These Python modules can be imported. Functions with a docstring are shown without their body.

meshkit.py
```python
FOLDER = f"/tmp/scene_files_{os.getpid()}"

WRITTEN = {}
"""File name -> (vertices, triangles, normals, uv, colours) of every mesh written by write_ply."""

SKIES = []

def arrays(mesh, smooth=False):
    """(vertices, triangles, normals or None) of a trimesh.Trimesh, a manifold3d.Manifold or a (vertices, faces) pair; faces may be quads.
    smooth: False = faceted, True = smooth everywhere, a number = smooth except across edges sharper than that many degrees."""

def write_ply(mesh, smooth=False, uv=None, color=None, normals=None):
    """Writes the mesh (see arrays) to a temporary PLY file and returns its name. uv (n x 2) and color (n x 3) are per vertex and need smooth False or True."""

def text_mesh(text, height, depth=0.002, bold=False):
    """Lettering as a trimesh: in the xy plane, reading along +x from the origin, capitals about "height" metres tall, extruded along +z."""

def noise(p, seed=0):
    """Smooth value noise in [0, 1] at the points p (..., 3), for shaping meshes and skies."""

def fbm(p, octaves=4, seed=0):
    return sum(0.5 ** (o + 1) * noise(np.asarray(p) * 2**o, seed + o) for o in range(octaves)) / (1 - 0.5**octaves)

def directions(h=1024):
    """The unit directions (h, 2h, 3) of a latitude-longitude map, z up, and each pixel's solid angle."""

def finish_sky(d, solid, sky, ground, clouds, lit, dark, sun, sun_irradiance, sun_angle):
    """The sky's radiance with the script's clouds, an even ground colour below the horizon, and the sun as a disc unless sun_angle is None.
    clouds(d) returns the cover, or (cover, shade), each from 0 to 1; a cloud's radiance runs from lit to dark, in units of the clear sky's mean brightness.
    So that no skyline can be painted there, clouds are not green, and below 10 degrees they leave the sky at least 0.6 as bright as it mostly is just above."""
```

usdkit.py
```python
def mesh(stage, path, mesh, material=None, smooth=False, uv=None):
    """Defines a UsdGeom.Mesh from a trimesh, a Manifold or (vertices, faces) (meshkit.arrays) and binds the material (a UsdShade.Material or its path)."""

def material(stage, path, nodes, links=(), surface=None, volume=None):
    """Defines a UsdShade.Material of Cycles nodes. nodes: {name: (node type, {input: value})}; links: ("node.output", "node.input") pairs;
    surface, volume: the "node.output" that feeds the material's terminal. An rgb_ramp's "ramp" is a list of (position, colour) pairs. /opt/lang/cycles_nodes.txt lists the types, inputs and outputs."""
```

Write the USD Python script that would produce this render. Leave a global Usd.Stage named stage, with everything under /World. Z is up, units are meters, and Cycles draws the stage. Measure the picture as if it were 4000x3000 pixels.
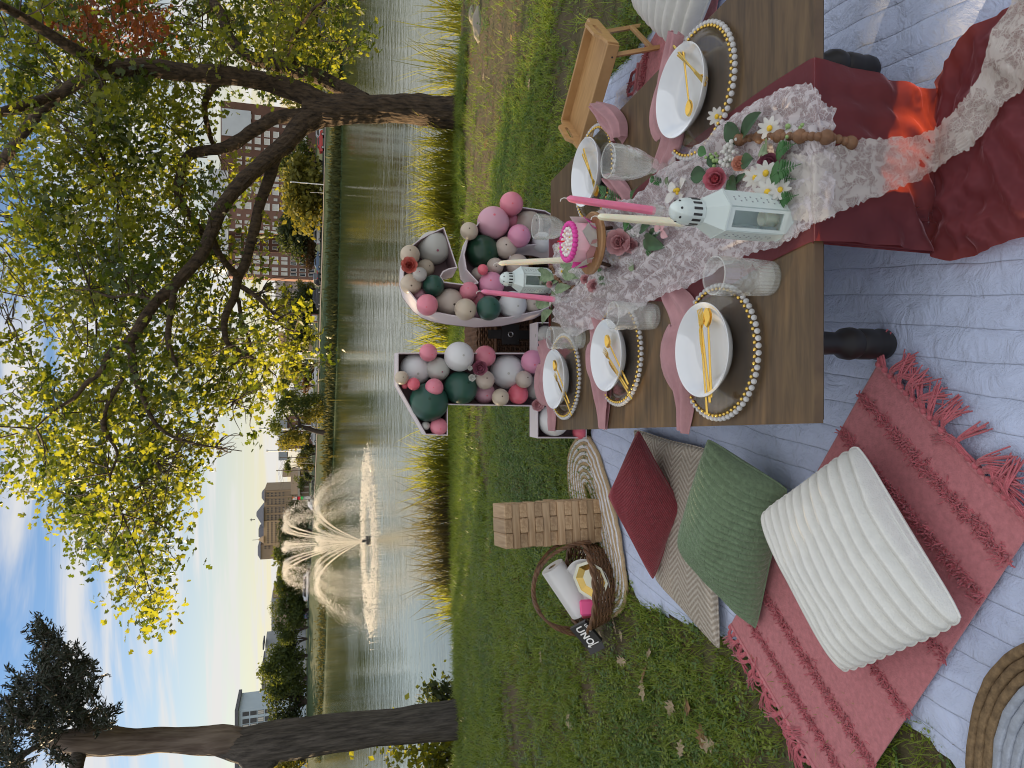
import math, random
import numpy as np, trimesh, usdkit, meshkit
from pxr import Usd, UsdGeom, UsdLux, UsdShade, Gf, Sdf, Vt
from shapely.geometry import Polygon, Point

stage = Usd.Stage.CreateInMemory()
UsdGeom.SetStageUpAxis(stage, UsdGeom.Tokens.z); UsdGeom.SetStageMetersPerUnit(stage, 1.0)
UsdGeom.Xform.Define(stage, '/World'); UsdGeom.Scope.Define(stage, '/World/Looks')
R = random.Random(7); RN = np.random.default_rng(11); PI = math.pi

# ---------------------------------------------------------------- camera (held upright: the picture's left is up), sky, sun, exposure
FPX, EYE, PITCH = 2658.0, 1.35, math.atan((2000-1184)/2658.0)
SP, CP = math.sin(PITCH), math.cos(PITCH)
SUN_AZ, SUN_EL = math.radians(-55), math.radians(11.0)
EXPOSURE, SKY, SUN = 1.17, 0.15, 1.2
cam = UsdGeom.Camera.Define(stage, '/World/camera')
cam.CreateHorizontalApertureAttr(36.0); cam.CreateVerticalApertureAttr(27.0); cam.CreateFocalLengthAttr(36.0*FPX/4000)
cam.CreateClippingRangeAttr(Gf.Vec2f(0.05, 20000)); cam.CreateExposureAttr(EXPOSURE)
cx_, cy_, cz_ = (0, -SP, -CP), (1, 0, 0), (0, -CP, SP)
UsdGeom.Xformable(cam).AddTransformOp().Set(Gf.Matrix4d(*cx_, 0, *cy_, 0, *cz_, 0, 0, 0, EYE, 1))

sunv = np.array([math.sin(SUN_AZ)*math.cos(SUN_EL), math.cos(SUN_AZ)*math.cos(SUN_EL), math.sin(SUN_EL)])
sun = UsdLux.DistantLight.Define(stage, '/World/sun')
sun.CreateIntensityAttr(SUN); sun.CreateAngleAttr(0.5); sun.CreateColorAttr(Gf.Vec3f(1.0, 0.74, 0.44)); sun.CreateNormalizeAttr(True)
zz = sunv; xx = np.cross([0, 0, 1], zz); xx /= np.linalg.norm(xx); yy = np.cross(zz, xx)
UsdGeom.Xformable(sun).AddTransformOp().Set(Gf.Matrix4d(*xx, 0, *yy, 0, *zz, 0, 0, 0, 50, 1))

sky = UsdLux.DomeLight.Define(stage, '/World/sky')
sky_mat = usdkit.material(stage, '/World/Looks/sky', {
    'sky': ('sky_texture', {'sky_type': 'single_scattering', 'sun_disc': False, 'sun_elevation': SUN_EL, 'sun_rotation': SUN_AZ, 'aerosol_density': 0.3, 'ozone_density': 2.5}),
    'tc': ('texture_coordinate', {}), 'sx': ('separate_xyz', {}),
    'h0': ('map_range', {'from_min': 0.0, 'from_max': 0.44, 'to_min': 1.0, 'to_max': 0.0, 'clamp': True, 'range_type': 'linear'}),
    'h1': ('math', {'math_type': 'power', 'value2': 2.1}), 'h2': ('math', {'math_type': 'multiply', 'value2': 0.93}),
    'tint': ('mix', {'mix_type': 'multiply', 'fac': 1.0, 'color2': (0.30, 0.41, 0.51)}), 'haze': ('mix', {'mix_type': 'mix', 'color2': (2.95, 2.38, 1.50)}),
    'zz': ('math', {'math_type': 'maximum', 'value2': 0.02}), 'zp': ('math', {'math_type': 'add', 'value2': 0.12}),
    'px': ('math', {'math_type': 'divide'}), 'py': ('math', {'math_type': 'divide'}), 'cv': ('combine_xyz', {}),
    'mp': ('mapping', {'scale': (0.75, 2.5, 1.0), 'rotation': (0, 0, 0.16), 'location': (3.45, 1.2, 0)}),
    'n1': ('noise_texture', {'scale': 1.25, 'detail': 7.0, 'roughness': 0.56, 'distortion': 0.5}),
    'mp2': ('mapping', {'scale': (0.3, 1.0, 1.0), 'rotation': (0, 0, -0.1), 'location': (7.7, 4.4, 0)}),
    'n2': ('noise_texture', {'scale': 0.9, 'detail': 3.0, 'roughness': 0.5}),
    'nm': ('math', {'math_type': 'multiply_add', 'value2': 0.62}), 'el': ('map_range', {'from_min': 0.32, 'from_max': 0.75, 'to_min': 0.0, 'to_max': 0.26, 'clamp': True, 'range_type': 'smoothstep'}), 'na': ('math', {'math_type': 'add'}),  # extra cloud cover overhead, out of view, added to brighten the foreground
    'c1': ('map_range', {'from_min': 0.72, 'from_max': 0.95, 'to_min': 0.0, 'to_max': 0.9, 'clamp': True, 'range_type': 'smoothstep'}),
    'cl': ('mix', {'mix_type': 'mix', 'color2': (2.45, 2.4, 2.35)}),
    'bg': ('background_shader', {'strength': SKY})},
    [('tc.generated', 'sx.vector'), ('sx.z', 'h0.value'), ('h0.result', 'h1.value1'), ('h1.value', 'h2.value1'), ('h2.value', 'haze.fac'), ('sky.color', 'tint.color1'), ('tint.color', 'haze.color1'),
     ('sx.z', 'zz.value1'), ('zz.value', 'zp.value1'), ('sx.x', 'px.value1'), ('zp.value', 'px.value2'), ('sx.y', 'py.value1'), ('zp.value', 'py.value2'),
     ('px.value', 'cv.x'), ('py.value', 'cv.y'), ('cv.vector', 'mp.vector'), ('mp.vector', 'n1.vector'), ('cv.vector', 'mp2.vector'), ('mp2.vector', 'n2.vector'),
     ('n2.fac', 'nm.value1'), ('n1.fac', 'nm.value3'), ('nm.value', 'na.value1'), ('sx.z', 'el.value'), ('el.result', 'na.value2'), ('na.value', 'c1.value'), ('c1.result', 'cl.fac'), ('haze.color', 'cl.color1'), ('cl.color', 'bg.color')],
    surface='bg.background')
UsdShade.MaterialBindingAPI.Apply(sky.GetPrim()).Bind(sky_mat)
for k, v in (('label', 'pale blue evening sky with thin streaky clouds, cream near the horizon'), ('category', 'sky'), ('kind', 'structure')): sky.GetPrim().SetCustomDataByKey(k, v)

# ---------------------------------------------------------------- helpers
def ray(X, Y):
    u, v = (1500-Y)/FPX, (X-2000)/FPX
    return np.array([u, CP-v*SP, -(SP+v*CP)])
def G(X, Y, z=0.0):                       # the point of the level z that the photograph shows at column X, row Y
    r = ray(X, Y); t = (z-EYE)/r[2]
    return np.array([r[0]*t, r[1]*t, z])
def Fw(X, Y, d):                          # the point d metres ahead
    r = ray(X, Y)
    return r*(d/r[1]) + np.array([0, 0, EYE])
def pxm(X, Y, d):                         # metres per photograph pixel there
    return d/ray(X, Y)[1]/FPX

used, where = {}, {}
def numbered(parent, name):
    k = f'{parent}/{name}'; n = used.get(k, 0); used[k] = n+1
    return k if n == 0 else f'{k}_{n:03d}'
def tagp(path, label=None, cat=None, group=None, kind=None):
    p = stage.GetPrimAtPath(path)
    for k, v in (('label', label), ('category', cat), ('group', group), ('kind', kind)):
        if v: p.SetCustomDataByKey(k, v)
    return path
def thing(name, label, cat, loc=(0, 0, 0), rz=0.0, group=None, kind=None):
    path = numbered('/World', name)
    x = UsdGeom.Xform.Define(stage, path)
    x.AddTranslateOp().Set(Gf.Vec3d(*map(float, loc)))
    if rz: x.AddRotateZOp().Set(math.degrees(rz))
    where[path] = np.array(loc, float)
    return tagp(path, label, cat, group, kind)
def copy(src, label, loc, rz=0.0, group=None, scale=None):
    name = src.rsplit('/', 1)[1]
    path = numbered('/World', name)
    x = UsdGeom.Xform.Define(stage, path)
    x.GetPrim().GetReferences().AddInternalReference(src)
    x.ClearXformOpOrder()
    x.AddTranslateOp(opSuffix='p').Set(Gf.Vec3d(*map(float, loc))); x.AddRotateZOp(opSuffix='p').Set(math.degrees(rz))
    if scale: x.AddScaleOp(opSuffix='p').Set(Gf.Vec3f(scale, scale, scale))
    x.GetPrim().SetInstanceable(True)
    return tagp(path, label, stage.GetPrimAtPath(src).GetCustomDataByKey('category'), group)
def part(parent, name, m, mat, label=None, kind=None, smooth=35, world=False):
    path = numbered(parent, name)
    if world:
        top = '/World/' + parent.split('/')[2]
        m = m.copy(); m.apply_translation(-where[top])
    usdkit.mesh(stage, path, m, MAT[mat] if isinstance(mat, str) else mat, smooth=smooth)
    return tagp(path, label, None, None, kind)
def single(name, m, mat, label, cat, group=None, kind=None, smooth=35):      # a thing that is one mesh
    path = numbered('/World', name)
    c = m.bounds.mean(0); c[2] = m.bounds[0][2]
    if kind == 'structure': c = np.zeros(3)
    m = m.copy(); m.apply_translation(-c)
    g = usdkit.mesh(stage, path, m, MAT[mat] if isinstance(mat, str) else mat, smooth=smooth)
    g.AddTranslateOp().Set(Gf.Vec3d(*map(float, c))); where[path] = c
    return tagp(path, label, cat, group, kind)

TM = trimesh.Trimesh
def cat(ms): return trimesh.util.concatenate(list(ms))
def tr(m, t=(0, 0, 0), rx=0, ry=0, rz=0, s=None):
    m = m.copy()
    if s is not None: m.apply_scale(s)
    T = trimesh.transformations.euler_matrix(rx, ry, rz); T[:3, 3] = t
    m.apply_transform(T); return m
def frame(m, o, ex, ey, ez):
    m = m.copy(); T = np.eye(4); T[:3, 0], T[:3, 1], T[:3, 2], T[:3, 3] = ex, ey, ez, o
    m.apply_transform(T); return m
def nrm(v): v = np.asarray(v, float); return v/max(np.linalg.norm(v), 1e-9)
def box(x0, x1, y0, y1, z0, z1):
    m = trimesh.creation.box([abs(x1-x0), abs(y1-y0), abs(z1-z0)]); m.apply_translation([(x0+x1)/2, (y0+y1)/2, (z0+z1)/2]); return m
def rbox(x0, x1, y0, y1, z0, z1, b=0.004):   # box with chamfered edges
    v = []
    for sx in (0, 1):
        for sy in (0, 1):
            for sz in (0, 1):
                p = np.array([(x0, x1)[sx], (y0, y1)[sy], (z0, z1)[sz]], float); d = np.array([1-2*sx, 1-2*sy, 1-2*sz])*b
                for k in range(3):
                    q = p+d; q[k] = p[k]; v.append(q)
    return TM(np.array(v)).convex_hull
def lathe(prof, n=24, z0=0.0):
    p = np.array(prof, float); a = np.linspace(0, 2*PI, n, endpoint=False)
    v = np.stack([np.outer(np.cos(a), p[:, 0]), np.outer(np.sin(a), p[:, 0]), np.tile(p[:, 1]+z0, (n, 1))], -1).reshape(-1, 3)
    k = len(p); f = []
    for i in range(n):
        j = (i+1) % n
        for q in range(k-1):
            a0, a1, b0, b1 = i*k+q, i*k+q+1, j*k+q, j*k+q+1
            f += [[a0, b0, b1], [a0, b1, a1]]
    m = TM(v, f, process=False); m.update_faces(m.nondegenerate_faces()); return m
def tube(pts, rad, n=8, wob=0.0, seed=0):
    pts = np.asarray(pts, float); k = len(pts); rad = np.broadcast_to(np.asarray(rad, float), (k,))
    t = np.gradient(pts, axis=0) if k > 1 else pts; t /= np.maximum(np.linalg.norm(t, axis=1, keepdims=True), 1e-9)
    ref = np.array([0, 0, 1.0]) if abs(t[0][2]) < 0.9 else np.array([1.0, 0, 0])
    u = nrm(np.cross(t[0], ref)); v = []
    a = np.linspace(0, 2*PI, n, endpoint=False)
    for i in range(k):
        u = nrm(u - t[i]*np.dot(u, t[i])); w = np.cross(t[i], u)
        v.append(pts[i] + (np.outer(np.cos(a), u)+np.outer(np.sin(a), w))*rad[i])
    v = np.vstack(v)
    if wob:
        nz = meshkit.noise(v*np.array([9, 9, 4.0])+seed, seed)-0.5
        c = np.repeat(pts, n, 0); v = c + (v-c)*(1+wob*nz[:, None])
    f = []
    for i in range(k-1):
        for j in range(n):
            q = (j+1) % n; f += [[i*n+j, i*n+q, (i+1)*n+q], [i*n+j, (i+1)*n+q, (i+1)*n+j]]
    v = np.vstack([v, pts[:1], pts[-1:]]); c0 = k*n
    for j in range(n):
        q = (j+1) % n; f += [[c0, q, j], [c0+1, (k-1)*n+j, (k-1)*n+q]]
    return TM(v, f, process=False)
def spline(pts, m=6):
    p = np.asarray(pts, float)
    if len(p) < 3: return np.array([p[0]*(1-t)+p[-1]*t for t in np.linspace(0, 1, m+1)])
    q = np.vstack([2*p[0]-p[1], p, 2*p[-1]-p[-2]]); out = []
    for i in range(1, len(q)-2):
        for t in np.linspace(0, 1, m, endpoint=False):
            a, b, c, d = q[i-1], q[i], q[i+1], q[i+2]
            out.append(0.5*(2*b+(c-a)*t+(2*a-5*b+4*c-d)*t*t+(3*b-a-3*c+d)*t**3))
    return np.array(out+[p[-1]])
def sheet(Pn, th=0.0):                     # grid of points (nu, nv, 3) -> mesh, with thickness th below its normals
    nu, nv = Pn.shape[:2]; v = Pn.reshape(-1, 3); f = []
    i, j = np.meshgrid(np.arange(nu-1), np.arange(nv-1), indexing='ij'); a = (i*nv+j).ravel(); b, c, d = a+nv, a+nv+1, a+1
    f = np.vstack([np.stack([a, b, c], 1), np.stack([a, c, d], 1)])
    if th:
        m = TM(v, f, process=False); n = np.array(m.vertex_normals); v2 = v-n*th; o = len(v)
        edge = [k*nv for k in range(nu)] + [(nu-1)*nv+k for k in range(1, nv)] + [k*nv+nv-1 for k in range(nu-2, -1, -1)] + [k for k in range(nv-2, 0, -1)]
        e = np.array(edge); e2 = np.roll(e, -1)
        f = np.vstack([f, f[:, ::-1]+o, np.stack([e, e+o, e2+o], 1), np.stack([e, e2+o, e2], 1)]); v = np.vstack([v, v2])
    m = TM(v, f, process=False)
    return m
def ball(c, r, sub=2, s=(1, 1, 1)):
    m = trimesh.creation.icosphere(subdivisions=sub, radius=1.0); m.apply_scale(np.array(s)*r); m.apply_translation(c); return m
def extr(poly, d):                          # polygon in xy extruded along z
    gs = getattr(poly, 'geoms', [poly])
    return cat(trimesh.creation.extrude_polygon(g, d, engine='earcut') for g in gs)
def scatter(v0, f0, O, EX, EY, EZ, S):      # many copies of one small mesh joined: origins, axes, sizes
    n, k = len(O), len(v0); S = np.broadcast_to(np.asarray(S, float), (n,))
    v = O[:, None] + (v0[None, :, 0:1]*EX[:, None] + v0[None, :, 1:2]*EY[:, None] + v0[None, :, 2:3]*EZ[:, None])*S[:, None, None]
    f = (f0[None] + (np.arange(n)*k)[:, None, None]).reshape(-1, 3)
    return TM(v.reshape(-1, 3), f, process=False)
def rand_axes(n, rng, up=None, spread=1.0):
    d = rng.normal(size=(n, 3))
    if up is not None: d = np.asarray(up)+d*spread
    ez = d/np.linalg.norm(d, axis=1, keepdims=True)
    r = rng.normal(size=(n, 3)); ex = r-ez*np.sum(r*ez, 1, keepdims=True); ex /= np.linalg.norm(ex, axis=1, keepdims=True)
    return ex, np.cross(ez, ex), ez

MAT = {}
def mat(name, col, rough=0.6, var=0.15, scale=8.0, bump=0.0, bscale=60.0, island=0.0, trans=0.0, tcol=None, col2=None, stretch=(1, 1, 1), **pb):
    """base colour varied by noise (var, or towards col2), fine bump, optional per-island variation, optional translucency"""
    c = np.array(col, float); lo, hi = np.clip(c*(1-var), 0, 1), np.clip(c*(1+var), 0, 1)
    if col2 is not None: lo, hi = c, np.array(col2, float)
    n = {'tc': ('texture_coordinate', {}), 'mp': ('mapping', {'scale': stretch}), 'n': ('noise_texture', {'scale': scale, 'detail': 5.0, 'roughness': 0.6}),
         'r': ('rgb_ramp', {'ramp': [(0.3, tuple(lo)), (0.7, tuple(hi))]}), 'p': ('principled_bsdf', {'roughness': rough, **pb})}
    l = [('tc.object', 'mp.vector'), ('mp.vector', 'n.vector'), ('n.fac', 'r.fac')]; out = 'r.color'
    if island:
        n |= {'g': ('geometry', {}), 'ih': ('map_range', {'from_min': 0.0, 'from_max': 1.0, 'to_min': 0.5-0.035*island, 'to_max': 0.5+0.035*island, 'range_type': 'linear'}),
              'iv': ('map_range', {'from_min': 0.0, 'from_max': 1.0, 'to_min': 1-0.5*island, 'to_max': 1+0.5*island, 'range_type': 'linear'}),
              'wn': ('white_noise_texture', {'dimensions': '1D'}), 'hs': ('hsv', {'fac': 1.0, 'saturation': 1.0})}
        l += [('g.random_per_island', 'ih.value'), ('g.random_per_island', 'wn.w'), ('wn.value', 'iv.value'), ('ih.result', 'hs.hue'), ('iv.result', 'hs.value'), (out, 'hs.color')]; out = 'hs.color'
    l.append((out, 'p.base_color'))
    if bump:
        n |= {'bn': ('noise_texture', {'scale': bscale, 'detail': 4.0}), 'b': ('bump', {'strength': 0.7, 'distance': bump})}
        l += [('mp.vector', 'bn.vector'), ('bn.fac', 'b.height'), ('b.normal', 'p.normal')]
    surf = 'p.BSDF'
    if trans:
        n |= {'t': ('translucent_bsdf', {'color': tuple(tcol or col)}), 'm': ('mix_closure', {'fac': trans})}
        if island and tcol is not None:
            n |= {'hs2': ('hsv', {'fac': 1.0, 'saturation': 1.0, 'color': tuple(tcol)})}
            l += [('ih.result', 'hs2.hue'), ('iv.result', 'hs2.value'), ('hs2.color', 't.color')]
        elif tcol is None: l.append((out, 't.color'))
        l += [('p.BSDF', 'm.closure1'), ('t.BSDF', 'm.closure2')]; surf = 'm.closure'
    MAT[name] = usdkit.material(stage, '/World/Looks/'+name, n, l, surface=surf)
def custom(name, nodes, links, surface='p.BSDF'):
    MAT[name] = usdkit.material(stage, '/World/Looks/'+name, nodes, links, surface=surface)

# ---------------------------------------------------------------- materials
mat('soil', (0.12, 0.082, 0.052), 0.95, scale=3.0, col2=(0.07, 0.075, 0.028), bump=0.02, bscale=40)
mat('far_grass', (0.022, 0.050, 0.016), 0.95, scale=0.25, col2=(0.042, 0.072, 0.018), bump=0.15, bscale=3)
mat('pavement', (0.42, 0.36, 0.29), 0.9, scale=0.6)
mat('asphalt', (0.055, 0.055, 0.058), 0.9, scale=0.8)
mat('stone', (0.30, 0.27, 0.22), 0.9, scale=9, bump=0.01, bscale=30)
custom('water', {'tc': ('geometry', {}), 'mp': ('mapping', {'scale': (0.45, 1.0, 1.0), 'rotation': (0, 0, 0.12)}), 'n': ('noise_texture', {'scale': 0.75, 'detail': 5.0, 'roughness': 0.62, 'distortion': 0.3}),
    'n2': ('noise_texture', {'scale': 0.035, 'detail': 2.0}), 'mr': ('map_range', {'from_min': 0.35, 'from_max': 0.65, 'to_min': 0.10, 'to_max': 0.28, 'clamp': True, 'range_type': 'linear'}),
    'b': ('bump', {'distance': 0.26}), 'p': ('principled_bsdf', {'base_color': (0.03, 0.036, 0.012), 'roughness': 0.04, 'ior': 1.7, 'specular_ior_level': 0.5})},
    [('tc.position', 'mp.vector'), ('mp.vector', 'n.vector'), ('tc.position', 'n2.vector'), ('n2.fac', 'mr.value'), ('mr.result', 'b.strength'), ('n.fac', 'b.height'), ('b.normal', 'p.normal')])
mat('blade', (0.185, 0.295, 0.032), 0.38, scale=1.2, island=0.8, trans=0.35, tcol=(0.18, 0.34, 0.03))
mat('blade_dark', (0.075, 0.18, 0.03), 0.32, scale=1.2, island=0.7, trans=0.3, tcol=(0.06, 0.16, 0.02))
mat('blade_dry', (0.20, 0.15, 0.06), 0.8, scale=1.2, island=0.6, trans=0.3, tcol=(0.3, 0.22, 0.06))
mat('reed', (0.13, 0.16, 0.03), 0.6, scale=3, island=1.0, trans=0.5, tcol=(0.33, 0.42, 0.05))
mat('reed_brown', (0.10, 0.085, 0.035), 0.7, scale=3, island=0.9, trans=0.35, tcol=(0.22, 0.23, 0.06))
mat('bush_leaf', (0.055, 0.10, 0.015), 0.5, scale=3, island=0.9, trans=0.45, tcol=(0.32, 0.38, 0.02))
mat('oak_bark', (0.012, 0.008, 0.006), 0.95, scale=34, col2=(0.11, 0.075, 0.048), bump=0.03, bscale=40, stretch=(1, 1, 0.3))
mat('dead_wood', (0.035, 0.030, 0.027), 0.95, scale=40, col2=(0.15, 0.13, 0.115), bump=0.03, bscale=50, stretch=(1, 1, 0.12))
mat('split_wood', (0.075, 0.048, 0.036), 0.9, scale=14, col2=(0.24, 0.19, 0.155), bump=0.02, bscale=24, stretch=(1, 1, 0.1))
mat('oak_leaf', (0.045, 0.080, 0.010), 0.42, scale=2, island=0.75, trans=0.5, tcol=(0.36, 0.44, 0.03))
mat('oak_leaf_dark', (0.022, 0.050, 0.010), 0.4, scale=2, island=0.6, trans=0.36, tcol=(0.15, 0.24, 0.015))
mat('red_leaf', (0.22, 0.075, 0.02), 0.5, scale=2, island=0.4, trans=0.4, tcol=(0.45, 0.17, 0.03))
mat('juniper', (0.020, 0.030, 0.018), 0.6, scale=2, island=0.6)
mat('twig', (0.06, 0.042, 0.03), 0.85, scale=8)
for nm, c, t in (('tree_yellow', (0.10, 0.12, 0.015), (0.34, 0.34, 0.03)), ('tree_green', (0.035, 0.07, 0.015), (0.16, 0.22, 0.02)), ('tree_dark', (0.022, 0.042, 0.014), (0.08, 0.12, 0.02)),
                 ('tree_brown', (0.09, 0.065, 0.015), (0.24, 0.15, 0.02)), ('tree_blue', (0.035, 0.06, 0.035), (0.10, 0.15, 0.05))):
    mat(nm, c, 0.7, scale=0.3, island=0.8, trans=0.35, tcol=t)
mat('bark_far', (0.06, 0.045, 0.035), 0.9, scale=2)
mat('dry_leaf', (0.30, 0.17, 0.075), 0.7, scale=12, var=0.35, trans=0.2)
mat('pale_leaf', (0.46, 0.36, 0.24), 0.75, scale=12, var=0.25, trans=0.2)

# ---------------------------------------------------------------- ground, lake, far bank
WATER = -5.65
def edge_y(x): return 7.62 + 0.22*np.sin(x*0.9+0.6) + 0.03*(meshkit.noise(np.stack([x*2, x*0, x*0], -1), 3)-0.5) - 0.07*np.clip(x-1, 0, 6)
def ground_z(x, y):
    x, y = np.asarray(x, float), np.asarray(y, float)
    t = np.clip((y-3.6)/4.2, 0, 1.3); z = -0.36*t**1.5
    o = y-edge_y(x); z = z - np.where(o > 0, 0.9*o*np.clip(o/0.8, 0, 1), 0)
    far = np.clip((np.hypot(x-0.2, y-2.0)-2.0)/2.0, 0, 1)
    z = z + 0.10*far*(meshkit.fbm(np.stack([x*0.55, y*0.55, x*0], -1), 4, 5)-0.5)
    return np.maximum(z, -7.2)
gx = np.concatenate([np.linspace(-60, -7, 28)[:-1], np.linspace(-7, 7, 141), np.linspace(7, 60, 28)[1:]])
gy = np.concatenate([np.linspace(-40, -2, 20)[:-1], np.linspace(-2, 9.2, 113), np.linspace(9.2, 26, 22)[1:]])
X_, Y_ = np.meshgrid(gx, gy, indexing='ij')
single('ground', sheet(np.stack([X_, Y_, ground_z(X_, Y_)], -1)), 'soil', 'sloping grassy lake bank under the picnic', None, kind='structure', smooth=True)
single('lake', sheet(np.array([[[-900, 9, WATER], [-900, 420, WATER]], [[900, 9, WATER], [900, 420, WATER]]], float)), 'water', 'rippled pond reflecting the bright evening sky', None, kind='structure')
# columns of the far bank: row in the photograph -> column of the shoreline, column of the bank's top
rows = np.array([-900, 0, 300, 600, 904, 1200, 1500, 1800, 2100, 2350, 2600, 2800, 3000, 3900], float)
shore = np.array([1350, 1345, 1340, 1335, 1329, 1322, 1313, 1302, 1292, 1281, 1273, 1266, 1262, 1258], float)
brow = np.array([1290, 1282, 1277, 1270, 1263, 1254, 1246, 1236, 1222, 1208, 1203, 1200, 1198, 1196], float)
def far_cols(Y):
    s_ = G(np.interp(Y, rows, shore), Y, WATER); d = s_[1]*1.07+4; b_ = Fw(np.interp(Y, rows, brow), Y, d)
    return s_, b_
def far_z(Y, d):            # height of the land d metres ahead, in the direction of row Y
    s_, b_ = far_cols(Y)
    if d <= b_[1]: return s_[2]+(b_[2]-s_[2])*max(0, (d-s_[1])/(b_[1]-s_[1]))**0.7
    return b_[2] + 0.004*min(d-b_[1], 400)
bank, top = [], []
for Y in np.linspace(-900, 3900, 97):
    s_, b_ = far_cols(Y); col = []
    for f_ in np.linspace(-0.25, 1, 9):
        p = s_+(b_-s_)*f_; p[2] = far_z(Y, p[1]) if f_ > 0 else WATER+f_*4
        if 0 < f_ < 1: p[2] += 0.25*(meshkit.noise(np.array([p[0]*0.2, p[1]*0.2, 0]), 4)-0.5)
        col.append(p)
    bank.append(col)
    top.append([Fw(1200, Y, b_[1]+e)*[1, 1, 0]+[0, 0, far_z(Y, b_[1]+e)] for e in (0, 3, 11, 40, 120, 400, 1500, 6000)])
single('far_bank', sheet(np.array(bank)), 'far_grass', 'green grassy bank on the far side of the pond', None, kind='structure', smooth=True)
top = np.array(top)
single('far_ground', sheet(np.concatenate([top[:, :1]-[0, 0, .004], top[:, 2:]], 1)), 'far_grass', 'level ground behind the far bank', None, kind='structure', smooth=True)
def ribbon(e0, e1, dz, rows_):
    out = []
    for Y in rows_:
        _, b_ = far_cols(Y)
        out.append([Fw(1200, Y, b_[1]+e)*[1, 1, 0]+[0, 0, far_z(Y, b_[1]+e)+dz] for e in (e0, e1)])
    return sheet(np.array(out))
single('pavement', ribbon(-0.3, 2.6, 0.10, np.linspace(-900, 2000, 60)), 'pavement', 'pale pavement along the top of the far bank', None, kind='structure', smooth=True)
single('road', ribbon(2.9, 13, 0.03, np.linspace(-900, 3900, 90)), 'asphalt', 'road behind the far bank', None, kind='structure', smooth=True)

# ---------------------------------------------------------------- near grass, reeds and shrubs
QUILT = [(-0.36, 3.06), (-0.80, 2.74), (-0.93, 2.55), (-0.84, 1.84), (-0.78, 1.5), (-0.80, 1.2), (-0.90, 0.95), (-0.95, 0.2), (1.6, 0.2), (1.50, 1.5), (1.44, 2.4), (1.40, 3.05), (0.5, 3.14)]
quilt_poly = Polygon(QUILT)
def blade_mesh(n, h, w, rng, lean=0.5, curl=0.35):
    v, f = [], []
    for _ in range(n):
        a, l, hh = rng.uniform(0, 2*PI), rng.uniform(0.05, lean), h*rng.uniform(0.5, 1.15)
        o = np.array([rng.uniform(-1, 1), rng.uniform(-1, 1), 0])*h*0.35; d = np.array([math.cos(a), math.sin(a), 0]); s = np.array([-d[1], d[0], 0])
        b = len(v)
        for t, ww in ((0, 1), (0.5, 0.8), (0.85, 0.45)):
            p = o+d*hh*(l*t+curl*t*t)+np.array([0, 0, hh*t*(1-0.25*t)])
            v += [p-s*w*ww, p+s*w*ww]
        v.append(o+d*hh*(l+curl)+np.array([0, 0, hh*0.8]))
        for k in (0, 2): f += [[b+k, b+k+1, b+k+3], [b+k, b+k+3, b+k+2]]
        f.append([b+4, b+5, b+6])
    return TM(np.array(v), f, process=False)
def clover_mesh(n, rng):
    v, f = [], []
    for _ in range(n):
        o = np.array([rng.uniform(-.03, .03), rng.uniform(-.03, .03), rng.uniform(.006, .03)]); a = rng.uniform(0, 2*PI); l = rng.uniform(.010, .021); t = rng.uniform(-.4, .5)
        d = np.array([math.cos(a), math.sin(a), t]); s = np.array([-math.sin(a), math.cos(a), 0])*0.42; b = len(v)
        v += [o, o+(d*0.5+s)*l, o+d*l*1.1, o+(d*0.5-s)*l]; f += [[b, b+1, b+2], [b, b+2, b+3]]
    return TM(np.array(v), f, process=False)
rg = np.random.default_rng(3)
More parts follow.
